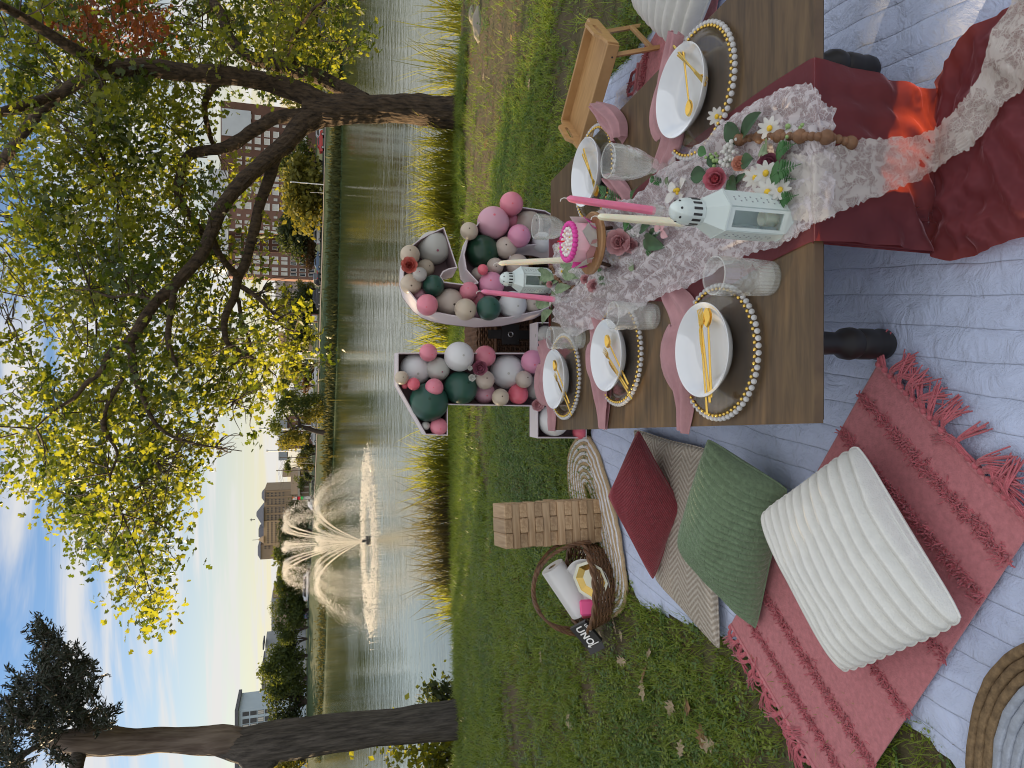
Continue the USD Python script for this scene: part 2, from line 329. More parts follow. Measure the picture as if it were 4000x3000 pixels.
pi = UsdGeom.PointInstancer.Define(stage, '/World/grass')
protos = []
for i, (mm, mk) in enumerate(((blade_mesh(9, .055, .0016, rg), 'blade'), (blade_mesh(8, .075, .0017, rg, .6), 'blade'), (blade_mesh(9, .05, .0016, rg, .9), 'blade_dark'), (clover_mesh(12, rg), 'blade_dark'), (clover_mesh(10, rg), 'blade'),
                              (blade_mesh(7, .05, .0012, rg, 1.2), 'blade_dry'))):
    usdkit.mesh(stage, f'/World/grass/tuft_{i:03d}' if i else '/World/grass/tuft', mm, MAT[mk], smooth=True)
    protos.append(f'/World/grass/tuft_{i:03d}' if i else '/World/grass/tuft')
N = 210000
gyy = 0.75+7.0*rg.random(N)**0.85; half = 0.62*gyy+0.9
gxx = (rg.random(N)*2-1)*half
dens = meshkit.fbm(np.stack([gxx*1.3, gyy*1.3, gxx*0], -1), 4, 9)
right = np.clip((gxx-1.0)/1.5, 0, 1)*np.clip((gyy-3.2)/1.5, 0, 1)            # bare earth under the oak
keep = rg.random(N) < np.clip((dens-0.30-0.20*right)*4.2, 0.08, 1)*(1-0.72*right*(dens < .6))
keep &= gyy < edge_y(gxx)+0.25
from shapely import contains_xy
keep &= ~contains_xy(quilt_poly.buffer(-0.02), gxx, gyy)
keep &= ~((np.abs(gxx-0.05) < .62) & (gyy > 2.98) & (gyy < 3.3) & (gxx > -.3))
gxx, gyy, dens = gxx[keep], gyy[keep], dens[keep]; n = len(gxx)
edge = np.clip((gyy-6.6)/1.0, 0, 1)
kind_ = np.where(rg.random(n) < .10, 5, np.where(rg.random(n) < .34, rg.integers(3, 5, n), np.where(dens+0.3*(rg.random(n)-.5) > .55, 2, rg.integers(0, 2, n))))
kind_ = np.where(rg.random(n) < edge*.8, rg.integers(0, 2, n), kind_)
sc = (0.55+0.75*rg.random(n))*(0.65+0.5*np.clip((gyy-1)/5, 0, 1))*(1+0.45*edge)
ang = rg.random(n)*2*PI
pi.CreatePrototypesRel().SetTargets([Sdf.Path(p) for p in protos])
pi.CreateProtoIndicesAttr(Vt.IntArray.FromNumpy(kind_.astype(np.int32)))
pi.CreatePositionsAttr(Vt.Vec3fArray.FromNumpy(np.stack([gxx, gyy, ground_z(gxx, gyy)-.004], -1).astype(np.float32)))
pi.CreateScalesAttr(Vt.Vec3fArray.FromNumpy(np.repeat(sc[:, None], 3, 1).astype(np.float32)))
q_ = [Gf.Quath(math.cos(k*PI/64), 0, 0, math.sin(k*PI/64)) for k in range(64)]
pi.CreateOrientationsAttr(Vt.QuathArray([q_[int(a)] for a in ang*64/(2*PI)])); print('grass', n)
tagp('/World/grass', 'short green grass and clover growing in the earth', 'grass', None, 'stuff')

def reed_clump(label, X, Y, w, h, n, mk='reed', d=None, lean=.35, name='reed_clump', group=None, leaves=0):
    p = G(X, Y, -.38) if d is None else Fw(X, Y, d)
    x, y = p[0], p[1]; rng = np.random.default_rng(int(X*7+Y)); ms, lm = [], []
    pth = thing(name, label, 'reeds' if name == 'reed_clump' else 'shrub', (x, y, float(ground_z(x, y))), group=group)
    for _ in range(int(n*1.5)):
        ox, oy = rng.normal()*w*.42, rng.normal()*w*.22
        z0 = float(ground_z(x+ox, y+oy))-float(ground_z(x, y))-.03
        hh = h*rng.uniform(.45, 1.1); a = rng.uniform(0, 2*PI); l = rng.uniform(0, lean); d_ = np.array([math.cos(a), math.sin(a), 0])
        t = np.linspace(0, 1, 5)[:, None]; pts = np.array([ox, oy, z0])+d_*hh*(l*t+lean*.8*t**2.5)+np.array([0, 0, hh])*(t-.2*l*t**2)
        s = np.array([-d_[1], d_[0], 0])*rng.uniform(.004, .009); wd = np.array([1, 1, .9, .6, .08])[:, None]
        ms.append(sheet(np.stack([pts-s*wd, pts+s*wd], 1)))
        if leaves:
            for q in rng.uniform(.25, 1, leaves):
                lm.append((pts[0]*(1-q)+pts[-1]*q, rng.normal(size=3)))
    part(pth, 'blades', cat(ms), mk, smooth=True)
    if lm:
        lv = np.array([[0, 0, 0], [.32, .5, .06], [0, 1, 0], [-.32, .5, .06]]); lf = np.array([[0, 1, 2], [0, 2, 3]])
        ex, ey, ez = rand_axes(len(lm), rng)
        part(pth, 'foliage', scatter(lv, lf, np.array([q[0] for q in lm]), ex, ey, ez, .05+.03*rng.random(len(lm))), 'bush_leaf', smooth=False)
    return pth

# ---------------------------------------------------------------- reeds and shrubs on the near bank
for i, (lab, X, Y, w, h, n, mk, lv) in enumerate((
    ('pale reeds at the right edge of the picture beside a dark shrub', 1800, 60, .35, .75, 90, 'reed', 0),
    ('sparse pale reeds just right of the big oak trunk', 1795, 290, .40, .85, 110, 'reed', 0),
    ('thin light green reeds left of the oak trunk', 1800, 560, .3, .62, 110, 'reed', 0),
    ('broad clump of bright yellow green reeds half way between oak and numeral six', 1800, 720, .5, .62, 220, 'reed', 0),
    ('yellow green reeds whose tips show above the hook of the numeral six', 1800, 850, .35, .6, 160, 'reed', 0),
    ('reeds seen through the opening of the numeral six', 1800, 1020, .35, .5, 110, 'reed', 0),
    ('thin reeds showing between the two numerals above the wicker hamper', 1790, 1290, .35, .62, 120, 'reed', 0),
    ('low reeds behind the left arm of the numeral one', 1790, 1640, .35, .5, 110, 'reed', 0),
    ('tall brown and green reeds just left of the numeral one', 1790, 1830, .45, .68, 260, 'reed', 0),
    ('tall brown reeds behind the block tower', 1785, 2010, .5, .72, 300, 'reed_brown', 0),
    ('brownish reeds behind the wicker basket', 1785, 2180, .45, .7, 280, 'reed_brown', 0),
    ('left end of the reed belt with loose green blades', 1785, 2330, .35, .55, 180, 'reed', 0))):
    reed_clump(lab, X, Y, w, h, n, mk, leaves=lv)
def shrub(label, X, Y, d, z0, w, h, n, mk='bush_leaf', size=.05, name='leafy_shrub', group=None):
    p = Fw(X, Y, d); rng = np.random.default_rng(int(X*3+Y*5)); x, y = p[0], p[1]; z = float(ground_z(x, y)) if z0 is None else z0
    pth = thing(name, label, 'shrub', (x, y, z), group=group); ms, pts = [], []
    for k in range(9):
        a = rng.uniform(0, 2*PI); e = np.array([math.cos(a)*w*rng.uniform(.2, .6), math.sin(a)*w*rng.uniform(.15, .4), h*rng.uniform(.6, 1)])
        c = spline([[0, 0, -.1], e*[.3, .3, .5], e], 5); ms.append(tube(c, np.linspace(.012, .003, len(c))*max(1, h), 5)); 
        for q in range(n//9):
            b = c[rng.integers(3, len(c))]; pts.append(b+rng.normal(size=3)*np.array([w*.16, w*.13, h*.13]))
    pts = np.array(pts); pts[:, 2] = np.maximum(pts[:, 2], .02)
    lv = np.array([[0, 0, 0], [.34, .45, .08], [0, 1, 0], [-.34, .45, .08]]); lf = np.array([[0, 1, 2], [0, 2, 3]])
    ex, ey, ez = rand_axes(len(pts), rng)
    part(pth, 'stem', cat(ms), 'twig'); part(pth, 'foliage', scatter(lv, lf, pts, ex, ey, ez, size*(.6+.7*rng.random(len(pts)))), mk, smooth=False)
    return pth
shrub('low dense yellow green shrub with feathery shoots left of the oak on the bank edge', 1790, 660, 8.1, None, .55, .42, 1500, size=.045)
shrub('bright yellow green shrub at the left foot of the reed belt', 1788, 2280, 8.0, None, .55, .34, 1300, size=.05)
shrub('low yellow green shrub under the tall brown reeds', 1790, 2040, 7.9, None, .7, .22, 900, size=.05)
shrub('dark shrub low on the bank at the right edge of the picture', 1790, 90, 8.2, None, .5, .45, 900, 'tree_dark', size=.06)
shrub('dark green shrub at the water edge right of the bare trunk', 1770, 2640, 9.2, None, .55, .75, 1500, 'tree_dark', size=.07)
shrub('small dark shrub in the pond edge behind the bare trunk', 1400, 2770, 30, WATER-.3, 1.5, 2.4, 500, 'tree_dark', size=.3)
shrub('leafy yellow shrub left of the bare trunk at the picture edge', 1680, 2960, 8.4, None, .75, 1.35, 1300, size=.085)
shrub('dark leafy bush left of the bare trunk, lower on the bank', 1740, 2960, 9.6, None, 1.1, 1.0, 1400, 'tree_dark', size=.09)

# ---------------------------------------------------------------- the oak
LEAF = np.array([[0, 0, 0], [.16, .22, .03], [.36, .42, .09], [.14, .5, .02], [.30, .76, .10], [0, 1.0, .0], [-.30, .76, .10], [-.14, .5, .02], [-.36, .42, .09], [-.16, .22, .03]])
LEAFF = np.array([[0, 1, 9], [1, 2, 3], [1, 3, 7], [1, 7, 9], [9, 7, 8], [3, 4, 5], [3, 5, 7], [7, 5, 6]])
LEAF4 = np.array([[0, 0, 0], [.30, .45, .08], [0, 1, 0], [-.30, .45, .08]]); LEAF4F = np.array([[0, 1, 2], [0, 2, 3]])
OD = 7.44; ob = Fw(1815, 443, OD); ob[2] = float(ground_z(ob[0], ob[1]))-.05
oak = thing('oak_tree', 'large spreading oak with forked dark trunk and yellow green leaves on the bank', 'tree', ob)
limb_pts = []
def bark(m, c, n, ridge, seed, fr=14., fl=5.):
    v = np.array(m.vertices); k = len(c)*n; cc = np.repeat(c, n, 0); d = v[:k]-cc; a = np.tile(np.linspace(0, 2*PI, n, endpoint=False), len(c)); L_ = np.repeat(np.concatenate([[0], np.cumsum(np.linalg.norm(np.diff(c, axis=0), axis=1))]), n)
    p = np.stack([np.cos(a)*fr*.5, np.sin(a)*fr*.5, L_*fl], -1)+seed; z = np.abs(meshkit.fbm(p, 3, seed)-.5)*4+.5*(meshkit.noise(p*np.array([.25, .25, .3]), seed+2)-.5)
    v[:k] = cc+d*(1+ridge*(z[:, None]-.6)); return TM(v, m.faces, process=False)
def limb(parent, name, pts, base=None, n=9, wob=.22, m=7, ridge=0.):
    """pts: (column, row, half width in pixels, distance)"""
    q = np.array([[*Fw(X, Y, d), r*.88*pxm(X, Y, d)] for X, Y, r, d in pts])
    if base is not None: q = np.vstack([base, q])
    s = spline(q, m); limb_pts.append(s[:, :3]); mm = tube(s[:, :3]-ob, np.maximum(s[:, 3], .004), n, wob, len(limb_pts))
    if ridge: mm = bark(mm, s[:, :3]-ob, n, ridge, len(limb_pts))
    return part(parent, name, mm, 'oak_bark', smooth=60)
trunk = limb(oak, 'trunk', [(1850, 443, 98, OD), (1812, 443, 80, OD), (1760, 439, 70, OD), (1680, 434, 66, OD), (1560, 424, 61, OD), (1420, 425, 60, OD), (1300, 430, 68, OD), (1235, 428, 62, OD), (1180, 425, 40, OD)], n=150, m=26, ridge=.075)
L = {}
L['A'] = limb(oak, 'limb', [(1290, 428, 54, OD), (1190, 372, 48, OD), (1090, 335, 44, OD), (1000, 310, 40, OD-.1), (860, 292, 40, OD-.2), (723, 284, 40, OD-.3), (543, 264, 38, OD-.4), (420, 277, 40, OD-.5), (360, 280, 36, OD-.5)], n=90, m=22, ridge=.08)
limb(L['A'], 'branch', [(430, 270, 32, OD-.5), (350, 225, 28, OD-.7), (241, 163, 26, OD-.9), (108, 78, 22, OD-1.1), (0, 20, 18, OD-1.3), (-160, -60, 12, OD-1.5)])
limb(L['A'], 'branch', [(430, 280, 34, OD-.5), (330, 310, 27, OD-.4), (215, 378, 25, OD-.3), (120, 480, 23, OD-.2), (0, 640, 21, OD), (-150, 800, 14, OD+.2)])
limb(L['A'], 'branch', [(240, 365, 18, OD-.3), (120, 405, 21, OD-.5), (0, 440, 19, OD-.7), (-180, 480, 12, OD-.9)])
limb(L['A'], 'branch', [(850, 325, 16, OD), (810, 372, 16, OD+.3), (800, 430, 13, OD+.5), (812, 500, 12, OD+.7), (830, 560, 9, OD+.8), (850, 600, 5, OD+.9)])
limb(L['A'], 'branch', [(395, 330, 14, OD-.2), (360, 400, 13, OD+.3), (365, 520, 12, OD+.5), (410, 630, 9, OD+.6), (450, 690, 4, OD+.6)])
L['C'] = limb(oak, 'limb', [(1430, 392, 34, OD), (1335, 346, 32, OD+.15), (1240, 297, 33, OD+.3), (1150, 277, 30, OD+.4), (1060, 248, 30, OD+.5), (1000, 232, 28, OD+.6), (940, 199, 26, OD+.7), (892, 139, 24, OD+.8), (868, 60, 22, OD+.9), (826, 0, 18, OD+1), (760, -90, 12, OD+1.1)], n=56, m=16, ridge=.09)
limb(L['C'], 'branch', [(1165, 266, 10, OD+.4), (1143, 230, 10, OD+.3), (1141, 151, 9, OD+.1), (1175, 103, 8, OD), (1223, 36, 6, OD-.2), (1290, -10, 3, OD-.3)])
limb(L['C'], 'branch', [(1145, 255, 7, OD+.4), (1110, 190, 6, OD+.5), (1095, 120, 5, OD+.7), (1080, 20, 3, OD+.8)])
L['E1'] = limb(oak, 'limb', [(1260, 440, 40, OD), (1184, 450, 30, OD), (1075, 461, 28, OD+.1), (1003, 502, 27, OD+.2), (895, 571, 26, OD+.3), (804, 588, 23, OD+.4), (745, 605, 21, OD+.5), (708, 660, 18, OD+.6), (699, 771, 17, OD+.7), (753, 856, 16, OD+.7), (805, 930, 13, OD+.6), (850, 985, 10, OD+.5), (913, 1071, 11, OD+.1)], n=48, m=16, ridge=.09)
L['E2'] = limb(oak, 'limb', [(1270, 440, 50, OD), (1180, 490, 46, OD-.05), (1125, 553, 40, OD-.1), (1065, 603, 36, OD-.15), (974, 683, 33, OD-.25), (913, 747, 31, OD-.3), (858, 824, 31, OD-.4), (826, 905, 29, OD-.5), (783, 1000, 27, OD-.6), (675, 1120, 26, OD-.7), (603, 1187, 24, OD-.75), (530, 1301, 23, OD-.8), (500, 1340, 20, OD-.8)], n=72, m=16, ridge=.09)
limb(L['E2'], 'branch', [(515, 1325, 15, OD-.8), (435, 1370, 15, OD-.8), (395, 1450, 13, OD-.75), (340, 1494, 11, OD-.7), (289, 1555, 9, OD-.65), (217, 1600, 6, OD-.6), (140, 1670, 3, OD-.6)])
limb(L['E2'], 'branch', [(512, 1345, 18, OD-.8), (524, 1460, 17, OD-.85), (560, 1555, 12, OD-.9), (597, 1639, 9, OD-.95), (663, 1700, 7, OD-1), (772, 1735, 5, OD-1), (860, 1750, 3, OD-1), (945, 1762, 1.5, OD-1)])
limb(L['E2'], 'branch', [(480, 1480, 8, OD-.7), (415, 1590, 10, OD-.6), (405, 1665, 12, OD-.5), (424, 1705, 9, OD-.5), (458, 1775, 6, OD-.5), (430, 1880, 4, OD-.45), (480, 2010, 2, OD-.4)])
limb(L['E2'], 'branch', [(690, 1100, 14, OD-.7), (672, 1180, 14, OD-.8), (657, 1300, 13, OD-.9), (665, 1370, 11, OD-1), (705, 1450, 7, OD-1)])
limb(L['E2'], 'branch', [(820, 915, 18, OD-.4), (860, 1000, 15, OD-.3), (925, 1075, 14, OD-.1)])
limb(L['E2'], 'branch', [(610, 1180, 10, OD-.7), (520, 1150, 8, OD-.5), (440, 1160, 6, OD-.3), (350, 1130, 3, OD-.2)])
L['E3'] = limb(oak, 'limb', [(1090, 585, 26, OD-.15), (1068, 640, 26, OD-.1), (1050, 700, 24, OD-.05), (1012, 806, 23, OD), (996, 890, 22, OD), (975, 970, 20, OD), (955, 1040, 22, OD), (930, 1085, 21, OD), (916, 1160, 17, OD-.05), (890, 1210, 16, OD-.1), (876, 1262, 14, OD-.15), (884, 1330, 12, OD-.2), (915, 1360, 9, OD-.2), (967, 1386, 7, OD-.2), (1010, 1410, 5, OD-.2), (1080, 1470, 2, OD-.2)], n=12)
limb(L['E3'], 'branch', [(945, 1120, 13, OD), (990, 1150, 11, OD-.1), (1030, 1185, 9, OD-.2), (1068, 1225, 6, OD-.25), (1110, 1280, 4, OD-.3), (1185, 1300, 2, OD-.3)])
limb(L['E3'], 'branch', [(932, 1170, 9, OD), (945, 1255, 8, OD+.1), (972, 1322, 6, OD+.2), (990, 1370, 3, OD+.2)])
# bare twigs at the ends of the lower branches
tw = []
rt = np.random.default_rng(21)
for (X, Y, d, dx, dy, n_) in ((1000, 1150, OD-.1, 150, 60, 12), (1060, 1235, OD-.25, 130, 60, 10), (960, 1390, OD-.2, 110, 90, 12), (850, 1745, OD-1, 90, 40, 12), (600, 1810, OD-.6, 140, 60, 14), (540, 1900, OD-.5, 120, 70, 12), (700, 1715, OD-1, 90, 90, 9), (40, 1250, OD-.4, 40, 150, 6), (900, 1580, OD-.4, 120, 100, 12), (0, 1170, OD, 60, 120, 5)):
    for _ in range(n_):
        e = (X+dx*rt.uniform(.3, 1.2), Y+dy*rt.uniform(-1.2, 1.2)); m_ = ((X+e[0])/2+rt.uniform(-25, 25), (Y+e[1])/2+rt.uniform(-35, 35))
        dd = d+rt.uniform(-.3, .3)
        s = spline([Fw(X+rt.uniform(-20, 20), Y+rt.uniform(-20, 20), d), Fw(*m_, (d+dd)/2), Fw(*e, dd)], 5); tw.append(tube(s-ob, np.linspace(.006, .002, len(s)), 4))
# crown: leaf density read off in cells of 50 units (2212 across), first string = top of the crown, left char = picture's right edge
CROWN = ['566555554534312222334000000', '665554455554422233444000000', '555444455554543244555550000', '756655566666654445666665000', '776666666666665556666665000', '666766665666666556666665430', '545665556555554566655566655', '444566545555555566665642000', '644222233344455666553100000', '764211111223345654100000000', '774100011122234553200000000', '787400001112234541000000000', '677500010001134420000000000', '677510010000012200000000000', '545100000000000000000000000', '332000000000000000000000000']
rc = np.random.default_rng(5); all_limb = np.vstack(limb_pts)
buckets = {'oak_leaf': [], 'oak_leaf_dark': [], 'red_leaf': []}; twigs = []
def clump(c, n, r, key):
    j = np.argmin(np.sum((all_limb-c)**2, 1)); dist = np.linalg.norm(all_limb[j]-c); u = nrm(all_limb[j]-c)
    e = c+u*min(dist, .75)
    s = spline([e, (c+e)/2+rc.normal(size=3)*.06, c, c-u*.12+rc.normal(size=3)*.05], 3); twigs.append(tube(s-ob, np.linspace(.0065, .002, len(s)), 4))
    out = c+rc.normal(size=(n, 3))*r*np.array([1, 1, .8]); buckets[key].append(out)
for iy, row in enumerate(CROWN):
    for ix, ch in enumerate(row):
        k = int(ch)
        for _ in range(int(k*.52+rc.random()*.9)):
            X, Y = (iy+rc.random())*50*1.8083, (ix+rc.random())*50*1.8083
            d = OD+rc.uniform(.05, 2.5) if iy < 8 else OD+rc.uniform(.1, 2.1)
            if rc.random() < .08: d = OD-rc.uniform(.3, 1.2)
            red = 200 < X-0 < 620 and 60 < Y < 190 and rc.random() < .8
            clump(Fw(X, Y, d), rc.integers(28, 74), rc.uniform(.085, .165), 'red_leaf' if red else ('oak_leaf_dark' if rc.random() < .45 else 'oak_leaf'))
for _ in range(110):                                   # the crown goes on above the picture and to its right
    X, Y = rc.uniform(-1000, 0), rc.uniform(-700, 1900)
    if rc.random() < .35: X, Y = rc.uniform(0, 1100), rc.uniform(-900, -40)
    clump(Fw(X, Y, OD+rc.uniform(-1.5, 1.8)), 22, .2, 'oak_leaf' if rc.random() < .6 else 'oak_leaf_dark')
part(oak, 'twigs', cat(twigs+tw), 'twig', kind='stuff', smooth=True)
for key, nm, lb in (('oak_leaf', 'foliage', None), ('oak_leaf_dark', 'foliage', 'darker green leaves'), ('red_leaf', 'foliage', 'cluster of rust red leaves near the upper right')):
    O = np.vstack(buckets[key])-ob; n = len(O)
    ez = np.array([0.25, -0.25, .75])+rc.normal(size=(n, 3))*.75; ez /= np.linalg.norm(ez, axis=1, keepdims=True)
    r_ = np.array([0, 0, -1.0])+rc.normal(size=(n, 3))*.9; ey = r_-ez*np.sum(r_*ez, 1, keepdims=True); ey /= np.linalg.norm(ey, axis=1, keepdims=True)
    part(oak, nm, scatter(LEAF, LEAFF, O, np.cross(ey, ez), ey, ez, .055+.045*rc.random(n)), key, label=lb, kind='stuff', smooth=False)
    print('leaves', key, n)

# ---------------------------------------------------------------- the old bare trunk with juniper sprays on the left
DD = 7.3; db = Fw(1800, 2810, DD); db[2] = float(ground_z(db[0], db[1]))-.05
dead = thing('juniper_tree', 'old weathered juniper trunk with broken top and dark sprays at the left edge', 'tree', db)
ob_keep = ob; ob = db
def dlimb(parent, name, pts, mk='dead_wood', n=16, wob=.16, m=7, ridge=0., fr=22., fl=1.5):
    q = np.array([[*Fw(X, Y, d), r*pxm(X, Y, d)] for X, Y, r, d in pts]); s = spline(q, m); mm = tube(s[:, :3]-db, s[:, 3], n, wob, len(pts)+3)
    if ridge: mm = bark(mm, s[:, :3]-db, n, ridge, len(pts), fr, fl)
    return part(parent, name, mm, mk, smooth=50)
dt = dlimb(dead, 'trunk', [(1860, 2806, 92, DD), (1802, 2808, 77, DD), (1700, 2820, 70, DD), (1500, 2842, 64, DD), (1300, 2866, 70, DD), (1150, 2886, 74, DD), (1040, 2905, 76, DD), (960, 2910, 68, DD), (890, 2904, 52, DD), (830, 2898, 40, DD)], n=160, m=24, ridge=.07)
dlimb(dead, 'snapped_stem', [(960, 2905, 62, DD+.02), (900, 2898, 55, DD), (800, 2896, 50, DD), (700, 2894, 46, DD), (560, 2893, 48, DD), (420, 2896, 52, DD), (300, 2893, 50, DD), (220, 2888, 34, DD), (170, 2880, 18, DD)], 'split_wood', n=90, wob=.4, m=16, ridge=.11, fr=10., fl=1.)
dlimb(dead, 'burl', [(940, 2970, 16, DD-.1), (985, 2985, 34, DD-.1), (1040, 2972, 40, DD-.08), (1090, 2950, 20, DD-.05)], n=10, wob=.5)
dlimb(dead, 'stub', [(330, 2905, 26, DD), (305, 2960, 26, DD-.1), (300, 3020, 23, DD-.2), (330, 3080, 16, DD-.25)], n=10)
jl = [dlimb(dead, 'limb', [(350, 2870, 30, DD), (330, 2830, 25, DD), (295, 2780, 20, DD-.05), (235, 2700, 16, DD-.1), (190, 2600, 10, DD-.1), (165, 2500, 6, DD-.1)], n=9)]
dlimb(dead, 'limb', [(250, 2880, 16, DD), (140, 2850, 13, DD), (60, 2790, 10, DD+.1), (20, 2720, 5, DD+.1)], n=8)
dlimb(dead, 'limb', [(200, 2890, 14, DD), (100, 2940, 10, DD-.1), (20, 2990, 6, DD-.2)], n=8)
jt, jp = [], []
rj = np.random.default_rng(8)
for (X, Y, wx, wy, n_) in ((165, 2470, 30, 40, 16), (200, 2545, 55, 50, 22), (190, 2620, 75, 55, 32), (270, 2570, 40, 35, 16), (330, 2600, 40, 40, 14), (225, 2700, 85, 60, 44), (300, 2690, 60, 60, 26), (110, 2690, 45, 45, 18), (160, 2790, 95, 55, 44), (300, 2790, 55, 45, 20), (50, 2730, 45, 40, 16), (390, 2800, 40, 45, 18), (60, 2830, 60, 60, 22), (200, 2860, 60, 40, 26), (40, 2930, 50, 50, 18), (80, 2985, 50, 30, 12), (230, 2960, 30, 40, 10), (0, 2880, 50, 60, 16)):
    for _ in range(n_):
        c = Fw(X+rj.normal()*wx*.6, Y+rj.normal()*wy*.6, DD+rj.uniform(-.6, .5)); dr = nrm(np.array([.7, -.1, .25])+rj.normal(size=3)*.8); l = rj.uniform(.12, .26)
        s = np.array([c-dr*l*.5, c, c+dr*l*.5]); jt.append(tube(s-db, [.005, .004, .002], 4))
        for q in np.linspace(0, 1, 40): jp.append((s[0]*(1-q)+s[2]*q-db+rj.normal(size=3)*.012, nrm(dr+rj.normal(size=3)*.7)))
part(dead, 'twigs', cat(jt), 'twig', kind='stuff')
O = np.array([p[0] for p in jp]); ey = np.array([p[1] for p in jp]); r_ = rj.normal(size=ey.shape); ez = np.cross(ey, r_); ez /= np.linalg.norm(ez, axis=1, keepdims=True)
part(dead, 'foliage', scatter(np.array([[-.09, 0, 0], [.09, 0, 0], [.13, .5, .05], [0, 1, 0], [-.13, .5, .05]]), np.array([[0, 1, 2], [0, 2, 4], [4, 2, 3]]), O, np.cross(ey, ez), ey, ez, .034+.022*rj.random(len(O))), 'juniper', kind='stuff', smooth=False)
ob = ob_keep

# trees that stand left of the picture and shade the picnic from the low sun
def shade_tree(label, x, y, h, w, n, zc=.5):
    z = float(ground_z(x, y)); rng = np.random.default_rng(int(abs(x*31+y*7)))
    p = thing('leafy_tree', label, 'tree', (x, y, z)); c = spline([[0, 0, -.1], [.05, 0, h*.3], [-.05, .1, h*.7], [0, 0, h]], 4)
    part(p, 'trunk', tube(c, np.linspace(.14, .03, len(c)), 8, .2), 'oak_bark')
    O = rng.normal(size=(n, 3))*np.array([w*.4, w*.4, h*.22])+[0, 0, h*zc]; O = O[O[:, 2] > .1]; w_ = O+np.array([x, y, z])-np.array([.50, 1.14, .085]); s_ = (w_[:, 0]*sunv[0]+w_[:, 1]*sunv[1])/(sunv[0]**2+sunv[1]**2); e_ = w_-s_[:, None]*sunv; O = O[~((np.hypot(e_[:, 0], e_[:, 1]) < .42) & (e_[:, 2] < .21) & (e_[:, 2] > -.08))]  # leaves cleared along the sun's path so a beam reaches the runner
    ex, ey, ez = rand_axes(len(O), rng); part(p, 'foliage', scatter(LEAF4, LEAF4F, O, ex, ey, ez, .16+.08*rng.random(len(O))), 'bush_leaf', kind='stuff', smooth=False)
shade_tree('leafy tree standing left of the picture over the bank slope', -8.0, 9.5, 5.0, 1.8, 4200, .60)
shade_tree('leafy tree standing left of the picture on the bank', -7.4, 7.3, 3.7, 1.8, 4200)
shade_tree('leafy tree standing left of the picture', -7.0, 5.4, 3.4, 1.8, 4000)
shade_tree('leafy tree standing far left of the picture', -6.4, 3.4, 3.4, 1.9, 3200)
shade_tree('leafy tree left of the camera', -6.0, 0.6, 3.4, 2.0, 2600)

# ---------------------------------------------------------------- far bank: trees
def far_tree(name, label, X0, X1, Y0, Y1, e, mk, n=1500, group=None, lobes=9, trunk_c=None, ragged=.2, cat_='tree'):
    """crown between columns X0 (top), X1 (bottom) and rows Y0, Y1, standing e metres behind the brow of the bank"""
    Y0, Y1 = Y0-.09*(Y1-Y0), Y1+.09*(Y1-Y0); Yc = (Y0+Y1)/2; d = far_cols(Yc)[1][1]+e; rng = np.random.default_rng(int(X0*13+Y0))
    x0, x1 = Fw(1200, Y1, d)[0], Fw(1200, Y0, d)[0]; zt, zb = Fw(X0, Yc, d)[2], Fw(X1, Yc, d)[2]; gz = far_z(Yc, d)
    zb = max(zb, gz+.05); w, h, xc = (x1-x0), zt-zb, (x0+x1)/2
    tx = Fw(1200, trunk_c, d)[0] if trunk_c else xc
    p = thing(name, label, cat_, (tx, d, gz), group=group); o = np.array([tx, d, gz]); br = []; O = []
    for k in range(lobes):
        a = rng.uniform(-1, 1); zf = rng.uniform(.12, .85) if k else .5; hw = math.sqrt(max(.05, 1-(2*zf-1)**2))
        c = np.array([xc+a*w*.5*hw*.82, d+rng.uniform(-.3, .3)*w*.7, zb+h*zf]); r = np.array([w*rng.uniform(.22, .34), w*rng.uniform(.2, .3), h*rng.uniform(.18, .27)])
        u = rng.normal(size=(n//lobes, 3)); u /= np.linalg.norm(u, axis=1, keepdims=True); u *= (rng.random((len(u), 1))**.4)*(1+ragged*rng.normal(size=(len(u), 1)))
        O.append(c+u*r)
        s = spline([[tx, d, gz-.2], [tx*.6+c[0]*.4, d, gz+(c[2]-gz)*.5], c], 4); br.append(tube(s-o, np.linspace(max(.05, w*.028), .03, len(s)), 5))
    O = np.vstack(O); O[:, 2] = np.clip(O[:, 2], gz+.05, zt); ex, ey, ez = rand_axes(len(O), rng, (0, -.4, .6), .8)
    part(p, 'trunk', cat(br), 'bark_far'); part(p, 'crown', scatter(LEAF4, LEAF4F, O-o, ex, ey, ez, (.7+.7*rng.random(len(O)))*min(1.2, max(.45, w*.085))), mk, kind='stuff', smooth=False)
    return p
